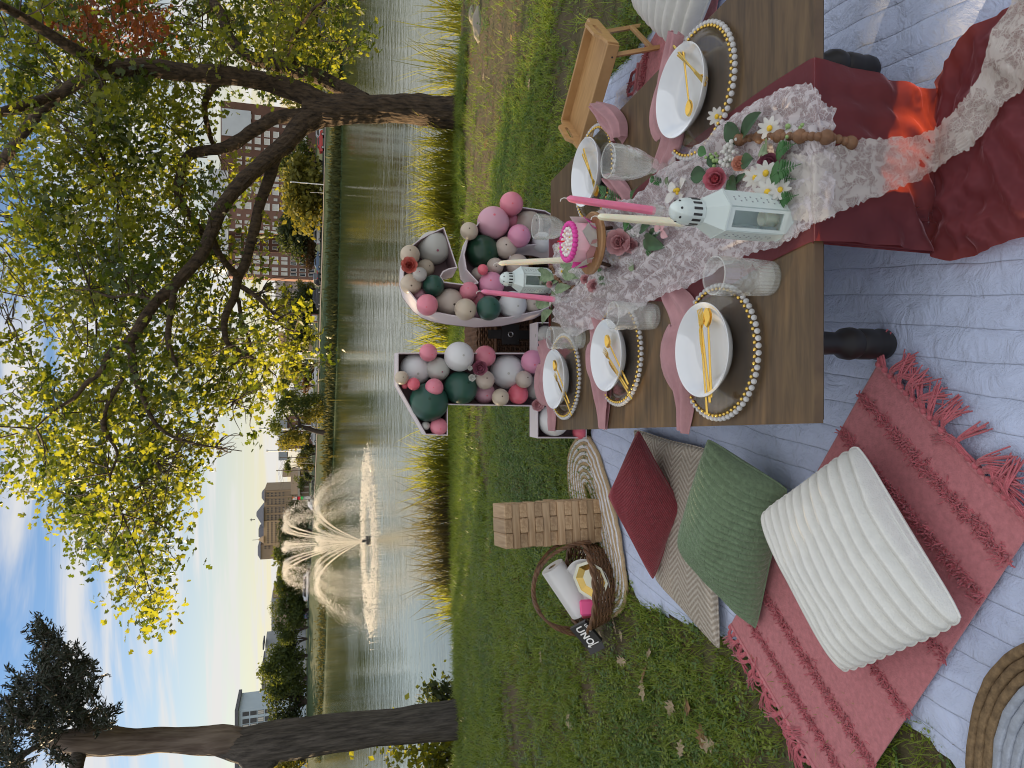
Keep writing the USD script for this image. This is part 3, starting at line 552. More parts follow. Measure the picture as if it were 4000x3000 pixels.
FT = [
 ('leafy_tree', 'bright yellow green tree behind the leaning white pole, right of the brick tower base', 1085, 1262, 655, 870, 9, 'tree_yellow', 2600),
 ('leafy_tree', 'large shaded green tree behind the oak trunk fork', 1085, 1264, 560, 700, 16, 'tree_green', 2200),
 ('leafy_tree', 'pale green tree at the far right behind the oak limb', 1080, 1268, 150, 420, 12, 'tree_yellow', 2400),
 ('leafy_tree', 'dark green tree partly behind the oak at the far right edge', 1060, 1262, -200, 160, 16, 'tree_green', 2000),
 ('evergreen_tree', 'dark bluish evergreen in front of the brick tower', 1085, 1240, 842, 1000, 17, 'tree_dark', 2600),
 ('evergreen_tree', 'grey blue conifer against the dark evergreen', 1140, 1225, 880, 935, 14, 'tree_blue', 900),
 ('leafy_tree', 'small brown orange tree at the left corner of the evergreen', 1172, 1238, 950, 1036, 15, 'tree_brown', 1300),
 ('round_tree', 'small round yellow tree at the left foot of the brick tower', 1155, 1232, 1098, 1162, 22, 'tree_yellow', 1100),
 ('leafy_tree', 'dark green spreading tree in front of the grey building', 1102, 1238, 1150, 1290, 20, 'tree_dark', 2400),
 ('leafy_tree', 'dark green tree behind the white gabled sign', 1108, 1238, 1270, 1372, 21, 'tree_dark', 2000),
 ('leafy_tree', 'bright green tree behind the slim light pole', 1092, 1192, 1370, 1478, 18, 'tree_yellow', 1900),
 ('leafy_tree', 'brownish low tree above the white car', 1168, 1228, 1425, 1516, 17, 'tree_brown', 1300),
 ('leafy_tree', 'hazy pale tree behind the dark roofed house', 1086, 1150, 1468, 1546, 60, 'tree_green', 1300),
 ('leafy_tree', 'pale olive tree between house and weeping tree', 1090, 1200, 1530, 1600, 42, 'tree_yellow', 1300),
 ('round_tree', 'small clipped yellow tree behind the silver car', 1178, 1222, 1672, 1722, 14, 'tree_yellow', 800),
 ('leafy_tree', 'dark small tree beside the red brick shop', 1172, 1225, 1718, 1768, 14, 'tree_dark', 900),
 ('leafy_tree', 'olive tree left of the second white mast', 1138, 1222, 1748, 1800, 15, 'tree_yellow', 1200),
 ('leafy_tree', 'yellow olive tree left of the wooden pole', 1160, 1222, 1800, 1850, 15, 'tree_yellow', 1100),
 ('leafy_tree', 'tall dark hazy tree behind the masts', 1102, 1150, 1785, 1838, 70, 'tree_green', 1000),
 ('small_tree', 'thin tree in front of the pale car park', 1148, 1202, 1858, 1905, 26, 'tree_green', 500),
 ('small_tree', 'small dark tree by the parked motorcycles', 1183, 1222, 1845, 1878, 10, 'tree_dark', 500),
 ('leafy_tree', 'dark green tree right of the fountain below the hotel', 1100, 1222, 1960, 2045, 22, 'tree_dark', 1900),
 ('leafy_tree', 'dark tree behind the right plume of the fountain', 1082, 1210, 2030, 2120, 20, 'tree_dark', 2000),
 ('leafy_tree', 'green tree behind the fountain under the left hotel turret', 1070, 1206, 2112, 2235, 20, 'tree_green', 2400),
 ('leafy_tree', 'wide green tree left of the fountain behind the pale van', 1078, 1190, 2225, 2340, 22, 'tree_green', 2300),
 ('pine_tree', 'taller thin pine rising above the tree line', 1041, 1120, 2345, 2390, 30, 'tree_green', 700),
 ('leafy_tree', 'green tree with a leaning pale trunk left of the fountain', 1082, 1188, 2322, 2440, 12, 'tree_green', 2300),
 ('leafy_tree', 'lighter green low tree in front of the long pale building', 1062, 1196, 2410, 2492, 9, 'tree_green', 2000),
 ('leafy_tree', 'large tree with sunlit top left of the long pale building', 1006, 1196, 2500, 2620, 14, 'tree_green', 2800),
 ('leafy_tree', 'large shaded tree under the dark flat roof', 1034, 1198, 2590, 2700, 13, 'tree_green', 2600),
 ('leafy_tree', 'large rounded tree right of the bare trunk with forked stem', 1018, 1190, 2662, 2818, 10, 'tree_dark', 3000),
 ('small_bush', 'small yellow bush on the far shore beside the bare trunk', 1226, 1258, 2776, 2806, -6, 'tree_yellow', 500),
 ('leafy_tree', 'dark tree filling the gap left of the light green low tree', 1088, 1196, 2455, 2535, 24, 'tree_dark', 1700),
 ('leafy_tree', 'dark low tree behind the pale truck by the fountain', 1098, 1204, 2185, 2262, 26, 'tree_dark', 1500),
 ('leafy_tree', 'dark tree between the large shaded tree and the rounded one', 1070, 1192, 2640, 2720, 24, 'tree_dark', 1700),
 ('leafy_tree', 'yellowish trees far left behind the bare trunk', 1010, 1230, 2880, 3060, 8, 'tree_yellow', 2600)]
for nm, lb, X0, X1, Y0, Y1, e, mk, n in FT: far_tree(nm, lb, X0, X1, Y0, Y1, e, mk, n, lobes=max(6, n//190), cat_='bush' if nm == 'small_bush' else 'tree')
# weeping tree with a leaning trunk on the shore
wd = far_cols(1685)[0][1]+5; wb = Fw(1284, 1685, wd); wb[2] = far_z(1685, wd)
wt = thing('weeping_tree', 'weeping tree with bent dark trunk leaning over the far shore', 'tree', wb); rw = np.random.default_rng(4)
def wl(pts, rad, n=7): 
    s = spline([Fw(X, Y, wd+q) for X, Y, q in pts], 5); return tube(s-wb, np.linspace(*rad, len(s)), n, .3)
part(wt, 'trunk', cat([wl([(1292, 1690, 0), (1250, 1688, 0), (1205, 1675, 0), (1168, 1662, 0)], (.75, .45)), wl([(1172, 1663, 0), (1150, 1672, 0), (1130, 1648, 1), (1110, 1618, 1), (1085, 1600, 1)], (.4, .12)), wl([(1172, 1663, 0), (1165, 1636, -1), (1140, 1600, -1), (1125, 1570, -1)], (.4, .12)), wl([(1150, 1672, 0), (1110, 1690, 0), (1070, 1680, 0)], (.25, .08))]), 'bark_far')
for k, (mk, lobes_) in enumerate((('tree_green', ((1085, 1590, 20, 40), (1110, 1560, 22, 36), (1140, 1590, 28, 50), (1170, 1580, 30, 36), (1060, 1668, 14, 34), (1205, 1560, 30, 22))), ('tree_yellow', ((1240, 1610, 34, 34), (1200, 1625, 28, 26), (1125, 1700, 26, 34), (1100, 1725, 22, 24), (1265, 1590, 22, 24), (1150, 1720, 18, 22))))):
    O = []
    for X, Y, rx, ry in lobes_:
        for _ in range(70):
            c = Fw(X+rw.normal()*rx*.55, Y+rw.normal()*ry*.55, wd+rw.uniform(-4, 3)); 
            for q in range(7): O.append(c+np.array([rw.normal()*.12, rw.normal()*.12, -.28*q]))
    O = np.array(O); ex, ey, ez = rand_axes(len(O), rw); part(wt, 'foliage', scatter(LEAF4, LEAF4F, O-wb, ex, ey, ez, .45+.4*rw.random(len(O))), mk, kind='stuff', smooth=False)
# reed fringe along the far shore: one mass
O, H = [], []
for _ in range(9000):
    Y = rw.uniform(-300, 2980); s_, b_ = far_cols(Y); f_ = abs(rw.normal())*.17; p = s_+(b_-s_)*f_; p[2] = far_z(Y, p[1])-.1; O.append(p); H.append((1.5 if Y < 2000 else 1.0)*rw.uniform(.4, 1.1))
O = np.array(O); n = len(O); ey = np.array([0, 0, 1.0])+rw.normal(size=(n, 3))*.25; ey /= np.linalg.norm(ey, axis=1, keepdims=True); r_ = rw.normal(size=(n, 3)); ez = np.cross(ey, r_); ez /= np.linalg.norm(ez, axis=1, keepdims=True)
mat('shore_reed', (0.05, 0.075, 0.02), 0.8, scale=.3, island=.9, trans=.25, tcol=(.2, .2, .04))
single('shore_reeds', scatter(np.array([[-.16, 0, 0], [.16, 0, 0], [.12, .6, 0], [0, 1, 0], [-.12, .6, 0]]), np.array([[0, 1, 2], [0, 2, 4], [4, 2, 3]]), O, np.cross(ey, ez), ey, ez, np.array(H)), 'shore_reed', 'belt of reeds along the far shoreline', 'reeds', kind='stuff', smooth=False)

# ---------------------------------------------------------------- far bank: buildings
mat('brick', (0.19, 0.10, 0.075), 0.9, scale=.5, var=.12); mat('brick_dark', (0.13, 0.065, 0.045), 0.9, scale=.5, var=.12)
mat('white_frame', (0.72, 0.71, 0.68), 0.6); mat('blind', (0.58, 0.56, 0.52), 0.7, var=.05); mat('pale_panel', (0.52, 0.55, 0.58), 0.6, var=.06, scale=.3)
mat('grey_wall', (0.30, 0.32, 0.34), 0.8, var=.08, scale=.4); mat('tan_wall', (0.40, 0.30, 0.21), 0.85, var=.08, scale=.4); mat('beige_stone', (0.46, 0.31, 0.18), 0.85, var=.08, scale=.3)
mat('beige_shade', (0.31, 0.225, 0.15), 0.85, var=.08, scale=.3); mat('slate_roof', (0.10, 0.10, 0.115), 0.7, var=.1, scale=.5); mat('blue_wall', (0.44, 0.53, 0.60), 0.7, var=.04, scale=.3)  # the darker beige is the hotel stone with shade put into its colour
mat('dark_glass', (0.03, 0.035, 0.045), 0.12, var=.1); mat('dark_metal', (0.03, 0.03, 0.03), 0.5); mat('white_paint', (0.75, 0.75, 0.73), 0.5, var=.04); mat('pole_wood', (0.13, 0.095, 0.065), 0.9)
def at(Y, d): return Fw(1200, Y, d)[0]
def zat(X, Y, d): return Fw(X, Y, d)[2]
def block(p, name, X0, X1, Y0, Y1, d, depth, mk, label=None, o=(0, 0, 0)):
    Ym = (Y0+Y1)/2; m = box(at(Y1, d), at(Y0, d), d, d+depth, zat(X1, Ym, d), zat(X0, Ym, d)); m.apply_translation(-np.array(o)); return part(p, name, m, mk, label=label)
def window(p, X, Y, hx, hy, d, mk='dark_glass', fr='white_frame', sill=True, bars=1):
    """hx, hy: half height and half width in pixels; frame proud of the wall, pane set in it"""
    o = where['/World/'+p.split('/')[2]]; q = pxm(X, Y, d); x, z = at(Y, d), zat(X, Y, d); w, h = hy*q, hx*q; t = min(w, h)*.16
    pane = tr(box(x-w+t, x+w-t, d-.04, d+.05, z-h+t, z+h-t), -o); wp = part(p, 'window', pane, mk)
    f = [box(x-w, x+w, d-.10, d+.04, z+h-t, z+h), box(x-w, x+w, d-.10, d+.04, z-h, z-h+t), box(x-w, x-w+t, d-.10, d+.04, z-h+t, z+h-t), box(x+w-t, x+w, d-.10, d+.04, z-h+t, z+h-t)]
    for k in range(bars): xb = x-w+2*w*(k+1)/(bars+1); f.append(box(xb-t*.3, xb+t*.3, d-.08, d+.04, z-h+t, z+h-t))
    if sill: f.append(box(x-w*1.08, x+w*1.08, d-.22, d+.02, z-h-t, z-h-.003))
    part(wp, 'frame', tr(cat(f), -o), fr)
BD = 236.0
def bbase(X, Y, d): p = Fw(X, Y, d); p[2] = far_z(Y, d); return p
b0 = bbase(1240, 880, BD); tower = thing('brick_tower', 'tall red brick apartment tower with white windows behind the oak branches', 'building', b0)
block(tower, 'wall', 889, 1250, 993, 1093, BD, 5, 'brick', 'brick left wing', b0); block(tower, 'wall', 889, 1250, 921, 992.6, BD+5, 12, 'brick_dark', 'recessed brick bay painted in a shaded tone', b0)  # the recess gets its shade from a darker brick colour
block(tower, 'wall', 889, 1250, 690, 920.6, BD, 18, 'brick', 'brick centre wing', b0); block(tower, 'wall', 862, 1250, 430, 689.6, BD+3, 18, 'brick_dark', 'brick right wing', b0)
block(tower, 'corner_trim', 893, 1250, 912, 920.4, BD-.25, .2, 'white_frame', 'white stone quoins', b0)
block(tower, 'penthouse', 812, 888.6, 690, 1060, BD+4, 12, 'pale_panel', 'pale panelled upper storey', b0); block(tower, 'penthouse', 866, 980, 458, 560, BD+2.6, .3, 'pale_panel', 'pale panels on the right wing', b0)
block(tower, 'cornice', 886, 891.5, 688, 1096, BD-.5, 1, 'white_frame', None, b0)
for X in (930, 966, 1002, 1038, 1074, 1110, 1146, 1182, 1217):
    for Y in (1015, 1032, 1057, 1074): window(tower, X, Y, 11, 6.2, BD, 'blind' if X < 1120 else 'dark_glass')
    for Y in (930, 953, 977): window(tower, X, Y, 10, 6.5, BD+5, 'dark_glass')
    for Y, w in ((901, 6), (883, 6), (858, 4), (820, 13), (790, 5), (760, 12), (735, 6), (710, 9)): window(tower, X+2, Y, 11 if w > 5 else 6, w, BD, 'blind')
    if X < 1200:
        for Y, w in ((660, 6), (640, 6), (600, 5), (570, 12), (540, 12), (505, 5), (480, 9)): window(tower, X+4, Y, 10, w, BD+3, 'blind')
b1 = bbase(1235, 1165, 260.); g1 = thing('grey_building', 'grey flat roofed building with white windows left of the brick tower', 'building', b1)
block(g1, 'wall', 1112, 1245, 1085, 1265, 260, 14, 'grey_wall', None, b1); block(g1, 'parapet', 1076, 1111, 1080, 1262, 259, 15, 'pale_panel', 'pale panelled upper band', b1)
for X in (1125, 1150): 
    for Y in (1112, 1124, 1143, 1155, 1180, 1210, 1240): window(g1, X, Y, 10, 5, 260, 'blind')
b2 = bbase(1235, 1340, 270.); g2 = thing('tan_building', 'tan building corner above the dark trees', 'building', b2)
block(g2, 'wall', 1109, 1240, 1300, 1371, 270, 12, 'tan_wall', None, b2); block(g2, 'parapet', 1087, 1108.6, 1296, 1374, 269.5, 13, 'beige_stone', None, b2)
for Y in (1362, 1345): window(g2, 1121, Y, 9, 5, 270, 'blind'); window(g2, 1146, Y, 8, 5, 270, 'blind')
b3 = bbase(1225, 1515, 250.); g3 = thing('house', 'low house with dark roof and white side wall', 'house', b3)
block(g3, 'wall', 1163, 1230, 1470, 1548, 250, 9, 'white_paint', None, b3); block(g3, 'gable_block', 1133, 1162.6, 1512, 1550, 250, 9, 'white_paint', None, b3); block(g3, 'roof', 1148, 1165, 1476, 1516, 249, 8, 'slate_roof', None, b3)
for Y in (1482, 1500): window(g3, 1190, Y, 9, 5, 250)
b4 = bbase(1225, 1700, 225.); g4 = thing('brick_shop', 'low red brick shop with pale columns behind the weeping tree', 'building', b4)
block(g4, 'wall', 1122, 1232, 1625, 1752, 225, 10, 'brick', None, b4); block(g4, 'roof', 1088, 1121.6, 1640, 1795, 224, 12, 'grey_wall', 'flat grey roof storey', b4)
for Y in (1640, 1662, 1690, 1712): block(g4, 'column', 1150, 1230, Y-2, Y+2, 224.2, .6, 'white_paint', None, b4)
for Y in (1651, 1676, 1701): window(g4, 1180, Y, 14, 6, 225)
b5 = bbase(1220, 1885, 330.); g5 = thing('car_park', 'low pale car park with an open deck behind the wires', 'building', b5)
block(g5, 'wall', 1136, 1163, 1845, 1928, 330, 20, 'tan_wall', None, b5); block(g5, 'deck', 1163.4, 1172, 1840, 1945, 327, 22, 'pavement', None, b5); block(g5, 'wall', 1172.6, 1222, 1846, 1950, 332, 16, 'beige_shade', None, b5); block(g5, 'stair_tower', 1103, 1135.6, 1834, 1860, 333, 8, 'tan_wall', None, b5)
for Y in (1858, 1880, 1902, 1924): block(g5, 'column', 1172.4, 1222, Y-2, Y+2, 328, 1, 'pavement', None, b5)
HD = 520.; b6 = bbase(1120, 2030, HD); hotel = thing('hotel', 'large beige hotel with dark mansard roofs and a spire beyond the fountain', 'building', b6)
def prism(p, name, Xb, Xt, Y0, Y1, d, depth, mk, inset=.35, label=None):    # roof that narrows upwards
    Ym = (Y0+Y1)/2; x0, x1, zb, zt = at(Y1, d), at(Y0, d), zat(Xb, Ym, d), zat(Xt, Ym, d); xi, yi = (x1-x0)*inset, depth*inset
    v = np.array([[x0, d, zb], [x1, d, zb], [x1, d+depth, zb], [x0, d+depth, zb], [x0+xi, d+yi, zt], [x1-xi, d+yi, zt], [x1-xi, d+depth-yi, zt], [x0+xi, d+depth-yi, zt]])
    return part(p, name, tr(TM(v).convex_hull, -where[p]), mk, label, smooth=False)
block(hotel, 'wall', 1032, 1215, 1908, 2026, HD, 40, 'beige_shade', 'right wing painted in a shaded tone', b6); block(hotel, 'wall', 1030, 1215, 2026.4, 2119, HD-1, 40, 'beige_stone', 'middle wing painted in a sunlit tone', b6)
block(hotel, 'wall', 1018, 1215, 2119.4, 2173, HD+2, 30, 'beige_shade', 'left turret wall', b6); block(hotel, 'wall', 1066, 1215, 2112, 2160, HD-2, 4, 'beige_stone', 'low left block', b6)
prism(hotel, 'roof', 1036, 1020, 1910, 1956, HD-1, 24, 'slate_roof', .28); prism(hotel, 'roof', 1030, 996, 1975, 2052, HD-2, 36, 'slate_roof', .42, 'central pyramid roof'); prism(hotel, 'roof', 1031, 1008, 2052, 2100, HD, 26, 'slate_roof', .2); prism(hotel, 'roof', 1018, 1005, 2117, 2174, HD+1, 28, 'slate_roof', .2)
prism(hotel, 'gable', 1030, 1008, 2086, 2112, HD-3, 6, 'beige_stone', .45); block(hotel, 'spire', 976, 996, 2018, 2020, HD+16, 1, 'dark_metal', None, b6); block(hotel, 'cross_arm', 980, 982.5, 2014, 2024, HD+15.8, .5, 'dark_metal', None, b6); block(hotel, 'weather_vane', 986, 1008, 2096, 2097, HD, .5, 'dark_metal', None, b6)
for Y in (1914, 1937, 1968, 2000): block(hotel, 'pier', 1036, 1210, Y-1.2, Y+1.2, HD-.8, .6, 'beige_stone', None, b6)
for i, X in enumerate((1047, 1062, 1077, 1092, 1107)):
    for Y in (1921, 1930, 1946, 1954, 1961, 1978, 1986, 1993, 2007, 2014, 2021): window(hotel, X, Y, 3.8, 2.9, HD, fr='beige_stone', sill=False, bars=0)
    for Y in (2034, 2042, 2050, 2059, 2067, 2076, 2084, 2093, 2102, 2110): window(hotel, X, Y, 3.6, 2.5, HD-1, 'dark_glass', fr='beige_stone', sill=False, bars=0)
for Y in (2124, 2131): 
    for X in (1037, 1052): window(hotel, X, Y, 4.2, 2.6, HD+2, fr='beige_stone', sill=False, bars=0)
LD = 372.; b7 = bbase(1190, 2370, LD); g7 = thing('long_building', 'long low tan building rising above the trees left of the fountain', 'building', b7)
block(g7, 'wall', 1080, 1200, 2235, 2300, LD+3, 16, 'tan_wall', None, b7); block(g7, 'wall', 1066, 1200, 2300.4, 2330, LD, 18, 'beige_shade', None, b7); block(g7, 'wall', 1060, 1200, 2330.4, 2475, LD-2, 18, 'grey_wall', 'grey upper band', b7); block(g7, 'wall', 1074, 1200, 2345, 2500, LD-3, .9, 'tan_wall', 'tan lower band', b7); block(g7, 'stair_block', 1057, 1200, 2472, 2492, LD-5, 8, 'beige_stone', None, b7)
for Y in range(2352, 2470, 10): window(g7, 1088, Y, 4, 3.6, LD-3, sill=False)
RD = 350.; b8 = bbase(1190, 2620, RD); g8 = thing('flat_roofed_building', 'building with a wide dark overhanging flat roof behind the left trees', 'building', b8)
block(g8, 'wall', 1036, 1200, 2500, 2704, RD, 18, 'grey_wall', None, b8); block(g8, 'roof', 1022, 1035.6, 2590, 2706, RD-3, 22, 'slate_roof', None, b8); block(g8, 'roof', 1026, 1031, 2494, 2520, RD-4, 10, 'slate_roof', None, b8)
for Y in range(2606, 2700, 9): window(g8, 1046, Y, 6, 4, RD, 'blind', sill=False)
AD = 318.; b9 = bbase(1190, 2880, AD); g9 = thing('white_apartments', 'pale blue white apartment block with dark flat roof behind the bare trunk', 'building', b9)
block(g9, 'wall', 930, 1210, 2742, 3060, AD, 18, 'blue_wall', None, b9); block(g9, 'roof', 917, 929.6, 2738, 3066, AD-1.5, 21, 'slate_roof', None, b9)
for X in (960, 990, 1019, 1048, 1077):
    for Y, w in ((2757, 8), (2785, 9), (2806, 9), (2828, 10), (2950, 8), (2972, 8), (2994, 8)): window(g9, X, Y, 12, w, AD, 'dark_glass' if (X+Y) % 2 else 'blind', fr='dark_metal', sill=False)

# ---------------------------------------------------------------- far bank: cars, poles, signs
mat('tyre', (0.02, 0.02, 0.02), 0.8); mat('rim', (0.5, 0.5, 0.52), 0.3, metallic=1.0); mat('red_lamp', (0.5, 0.02, 0.02), 0.3); mat('head_lamp', (0.8, 0.8, 0.8), 0.1)
for k, c in (('car_dark', (0.03, 0.035, 0.045)), ('car_silver', (0.42, 0.45, 0.48)), ('car_white', (0.62, 0.66, 0.70)), ('car_red', (0.4, 0.02, 0.03)), ('car_blue', (0.10, 0.17, 0.28))): mat(k, c, 0.28, var=.02, coat_weight=.6)
SUV = [(-2.25, .35), (-2.3, .75), (-2.2, 1.05), (-1.95, 1.15), (-1.7, 1.62), (-1.3, 1.72), (.4, 1.70), (.75, 1.55), (1.2, 1.12), (2.05, 1.0), (2.28, .8), (2.3, .4)]
SEDAN = [(-2.2, .32), (-2.28, .65), (-2.2, .98), (-1.5, 1.03), (-.95, 1.40), (-.3, 1.46), (.35, 1.42), (1.05, 1.0), (2.0, .88), (2.25, .7), (2.28, .35)]
VAN = [(-2.5, .4), (-2.55, 1.0), (-2.5, 1.9), (-2.3, 2.05), (.8, 2.05), (1.3, 1.85), (1.75, 1.2), (2.4, 1.05), (2.55, .8), (2.55, .4)]
def car(name, label, prof, X, Y, e, mk, rz=0., cat_='car', group='cars on and beside the far road'):
    d = far_cols(Y)[1][1]+e; p = bbase(X, Y, d); c = thing(name, label, cat_, p+[0, 0, .03], rz, group=group)
    m = extr(Polygon(prof), 1.7); v = np.array(m.vertices); v = np.stack([v[:, 0], v[:, 2]-.85, v[:, 1]], 1); v[:, 1] *= np.where(v[:, 2] > 1.2, .84, 1); m = TM(v, m.faces[:, ::-1], process=False)
    part(c, 'body', m, mk, smooth=False); top_ = max(q[1] for q in prof); xs = [q[0] for q in prof if q[1] > top_-.12]; x0, x1 = min(xs), max(xs)
    for s in (-1, 1):
        w = Polygon([(x0-.22, 1.08), (x0+.12, top_-.12), (x1-.05, top_-.12), (x1+.42, 1.08)]); g = extr(w, .02); v = np.array(g.vertices); g = TM(np.stack([v[:, 0], s*(.80+v[:, 2])-.0+s*.035, v[:, 1]], 1), g.faces, process=False)
        part(c, 'side_window', g, 'dark_glass', smooth=False)
    for x in (-1.4, 1.4):
        for s in (-1, 1):
            t = trimesh.creation.cylinder(.33, .24, sections=18); t = tr(t, (x, s*.78, .33), rx=PI/2); wp = part(c, 'wheel', t, 'tyre'); r = tr(trimesh.creation.cylinder(.2, .02, sections=12), (x, s*.915, .33), rx=PI/2); part(wp, 'rim', r, 'rim')
    for s in (-1, 1): part(c, 'headlight', box(2.2, 2.31, s*.6-.18, s*.6+.18, .62, .76), 'head_lamp'); part(c, 'taillight', box(-2.33, -2.2, s*.65-.12, s*.65+.12, .7, .95), 'red_lamp')
car('parked_car', 'dark grey estate car driving left of the brick tower, seen from the side', SUV, 1259, 1168, 5, 'car_dark', PI)
car('parked_car', 'dark hatchback with red tail lights seen from behind at the tower corner', SUV, 1258, 1093, 6, 'car_dark', PI/2+.25)
car('parked_car', 'pale silver blue hatchback parked under the brownish low tree', SEDAN, 1247, 1466, 5, 'car_white')
car('parked_car', 'silver blue car half behind the leaning trunk of the weeping tree', SEDAN, 1238, 1703, 6, 'car_silver')
car('parked_car', 'silver car just right of the leaning trunk of the weeping tree', SEDAN, 1239, 1650, 9, 'car_silver')
car('parked_car', 'red car below the fork of the oak trunk', SEDAN, 1272, 556, 6, 'car_red')
car('parked_car', 'pale car next to the red car behind oak leaves', SUV, 1270, 505, 9, 'car_white')
car('parked_car', 'pale blue car parked under the small brown orange tree', SEDAN, 1247, 1022, 11, 'car_blue')
car('parked_car', 'white car in the shade of the dark evergreen', SUV, 1252, 915, 13, 'car_white')
car('parked_car', 'dark car showing right of the oak among the leaves', SUV, 1280, 95, 6, 'car_dark')
car('parked_van', 'white van left of the fountain under the trees', VAN, 1206, 2300, 9, 'car_white', .3, 'van')
car('parked_van', 'pale truck whose flat side shows beside the fountain plume', VAN, 1207, 2262, 12, 'car_white', 0, 'van')
car('parked_car', 'white car at the traffic sign with a glowing headlight', SUV, 1222, 1965, 6, 'car_white', -PI/2-.4)
car('parked_car', 'blue car in the shade left of the leaning pale trunk', SUV, 1201, 2398, 12, 'car_blue', PI/2)
car('parked_car', 'white car in the shade right of the leaning pale trunk', SUV, 1203, 2330, 14, 'car_white', PI/2)
car('parked_car', 'white car parked under the large shaded left tree', SEDAN, 1196, 2655, 16, 'car_white', PI/2)
car('parked_car', 'silver car parked beside it nearer the bare trunk', SEDAN, 1196, 2735, 16, 'car_silver', PI/2)
def pole(name, label, X0, X1, Y0, Y1, e, r, mk, cat_='pole', arm=None, group=None):
    d = far_cols(Y1)[1][1]+e; a, b = Fw(X1, Y1, d), Fw(X0, Y0, d); p = thing(name, label, cat_, a, group=group)
    part(p, 'shaft', tube([a-a, b-a], [r, r*.8], 10), mk)
    part(p, 'cap', tr(trimesh.creation.cylinder(r*1.25, r*1.6, sections=10), b-a), mk)
    if arm: part(p, 'arm', tube([b-a, b-a+np.array([arm, 0, .25])], .05, 6), mk); part(p, 'lamp_head', box(*(sorted([b[0]-a[0]+arm-.4, b[0]-a[0]+arm+.4])), b[1]-a[1]-.15, b[1]-a[1]+.15, b[2]-a[2]+.15, b[2]-a[2]+.33), 'pavement')
    return p
pole('street_lamp', 'leaning white lamp pole in front of the yellow green tree', 1135, 1270, 710, 722, 2, .11, 'white_paint', 'lamp post')
pole('sign_post', 'short thin pale post left of the leaning white pole', 1213, 1269, 752, 754, 2, .05, 'white_paint')
pole('street_lamp', 'slim pale light pole in front of the bright green tree', 1144, 1248, 1396, 1403, 3, .09, 'white_paint', 'lamp post')
pole('mast', 'thick white mast above the weeping tree', 1015, 1200, 1675, 1678, 22, .28, 'white_paint', 'mast')
pole('mast', 'thick white mast left of the brick shop', 1043, 1200, 1761, 1763, 22, .28, 'white_paint', 'mast')
pole('utility_pole', 'wooden utility pole left of the second white mast', 1094, 1226, 1787, 1788, 12, .12, 'pole_wood', 'utility pole')
pole('utility_pole', 'tall wooden utility pole carrying wires right of the hotel', 1081, 1224, 1838, 1839, 12, .13, 'pole_wood', 'utility pole')
pole('utility_pole', 'dark utility pole in front of the hotel wall', 1074, 1200, 1988, 1989, 30, .13, 'pole_wood', 'utility pole')
pole('street_lamp', 'street lamp with an arm by the small trees', 1142, 1224, 1806, 1812, 8, .07, 'pavement', 'lamp post', arm=1.5)
d_ = far_cols(1840)[1][1]+12; wr = []
for X0, X1 in ((1087, 1086), (1092, 1090), (1100, 1096)):
    for (Xa, Ya, da), (Xb, Yb, db_) in (((X0, 1788, d_), (X0-3, 1838, d_)), ((X0-3, 1838, d_), (X1, 1988, d_+18)), ((X1, 1988, d_+18), (X1+14, 2060, d_+40))):
        a, b = Fw(Xa, Ya, da), Fw(Xb, Yb, db_); t = np.linspace(0, 1, 9)[:, None]; wr.append(tube(a*(1-t)+b*t-np.array([0, 0, 1])*(4*t*(1-t))*.9, .025, 4))
single('power_lines', cat(wr), 'dark_metal', 'sagging power lines between the utility poles before the hotel', 'wires')
# petrol price sign, green street sign, gabled sign, small lit sign
mat('sign_red', (.75, .01, .03), .4); mat('sign_green', (.02, .60, .10), .4); mat('sign_orange', (.75, .22, .02), .5); mat('street_green', (.01, .22, .12), .5)
sd = far_cols(1944)[1][1]+4; so = bbase(1216, 1944, sd); ps = thing('price_sign', 'pole sign of stacked panels with a 7 above red and green panels', 'sign', so)
for nm, X0, X1, mk in (('top_panel', 1142, 1160, 'white_paint'), ('red_panel', 1163, 1173.5, 'sign_red'), ('green_panel', 1174.2, 1184.5, 'sign_green'), ('price_panel', 1186, 1214, 'grey_wall')):
    block(ps, nm, X0, X1, 1939, 1950, sd, .3, mk, None, so)
block(ps, 'frame', 1140, 1222, 1937.6, 1951.4, sd+.32, .25, 'dark_metal', None, so)
t7 = tr(meshkit.text_mesh('7', 1.0, .04, True), (0, 0, 0), rx=PI/2); t7.apply_translation([-t7.bounds[:, 0].mean(), 0, 0]); q = Fw(1157, 1944.5, sd-.05); part(ps, 'numeral', tr(t7, q-so), 'sign_orange')
for Y in (1942, 1947): block(ps, 'price_strip', 1190, 1211, Y-.7, Y+.7, sd-.06, .05, 'white_paint', None, so)
gd = far_cols(1378)[1][1]+5; go = bbase(1246, 1378, gd); gs = thing('street_sign', 'small green street name sign on a post', 'sign', go); block(gs, 'plate', 1203, 1216, 1373, 1383.5, gd, .06, 'street_green', None, go); block(gs, 'post', 1216.2, 1247, 1377.6, 1378.8, gd, .06, 'grey_wall', None, go)
go = bbase(1250, 1386, gd-2); ls = thing('lit_sign', 'small pale yellow sign board at the kerb below the green street sign', 'sign', go); block(ls, 'board', 1241, 1249.5, 1379, 1392, gd-2, .3, 'white_paint', None, go); block(ls, 'foot', 1249.6, 1253, 1384, 1387, gd-2, .3, 'grey_wall', None, go)
vd = far_cols(1241)[1][1]+9; vo = bbase(1240, 1241, vd); vs = thing('gabled_sign', 'white gabled monument sign between two brick piers', 'sign', vo)
x0, x1, z0, z1, z2 = at(1252, vd), at(1231, vd), zat(1237, 1241, vd), zat(1221, 1241, vd), zat(1214, 1241, vd)
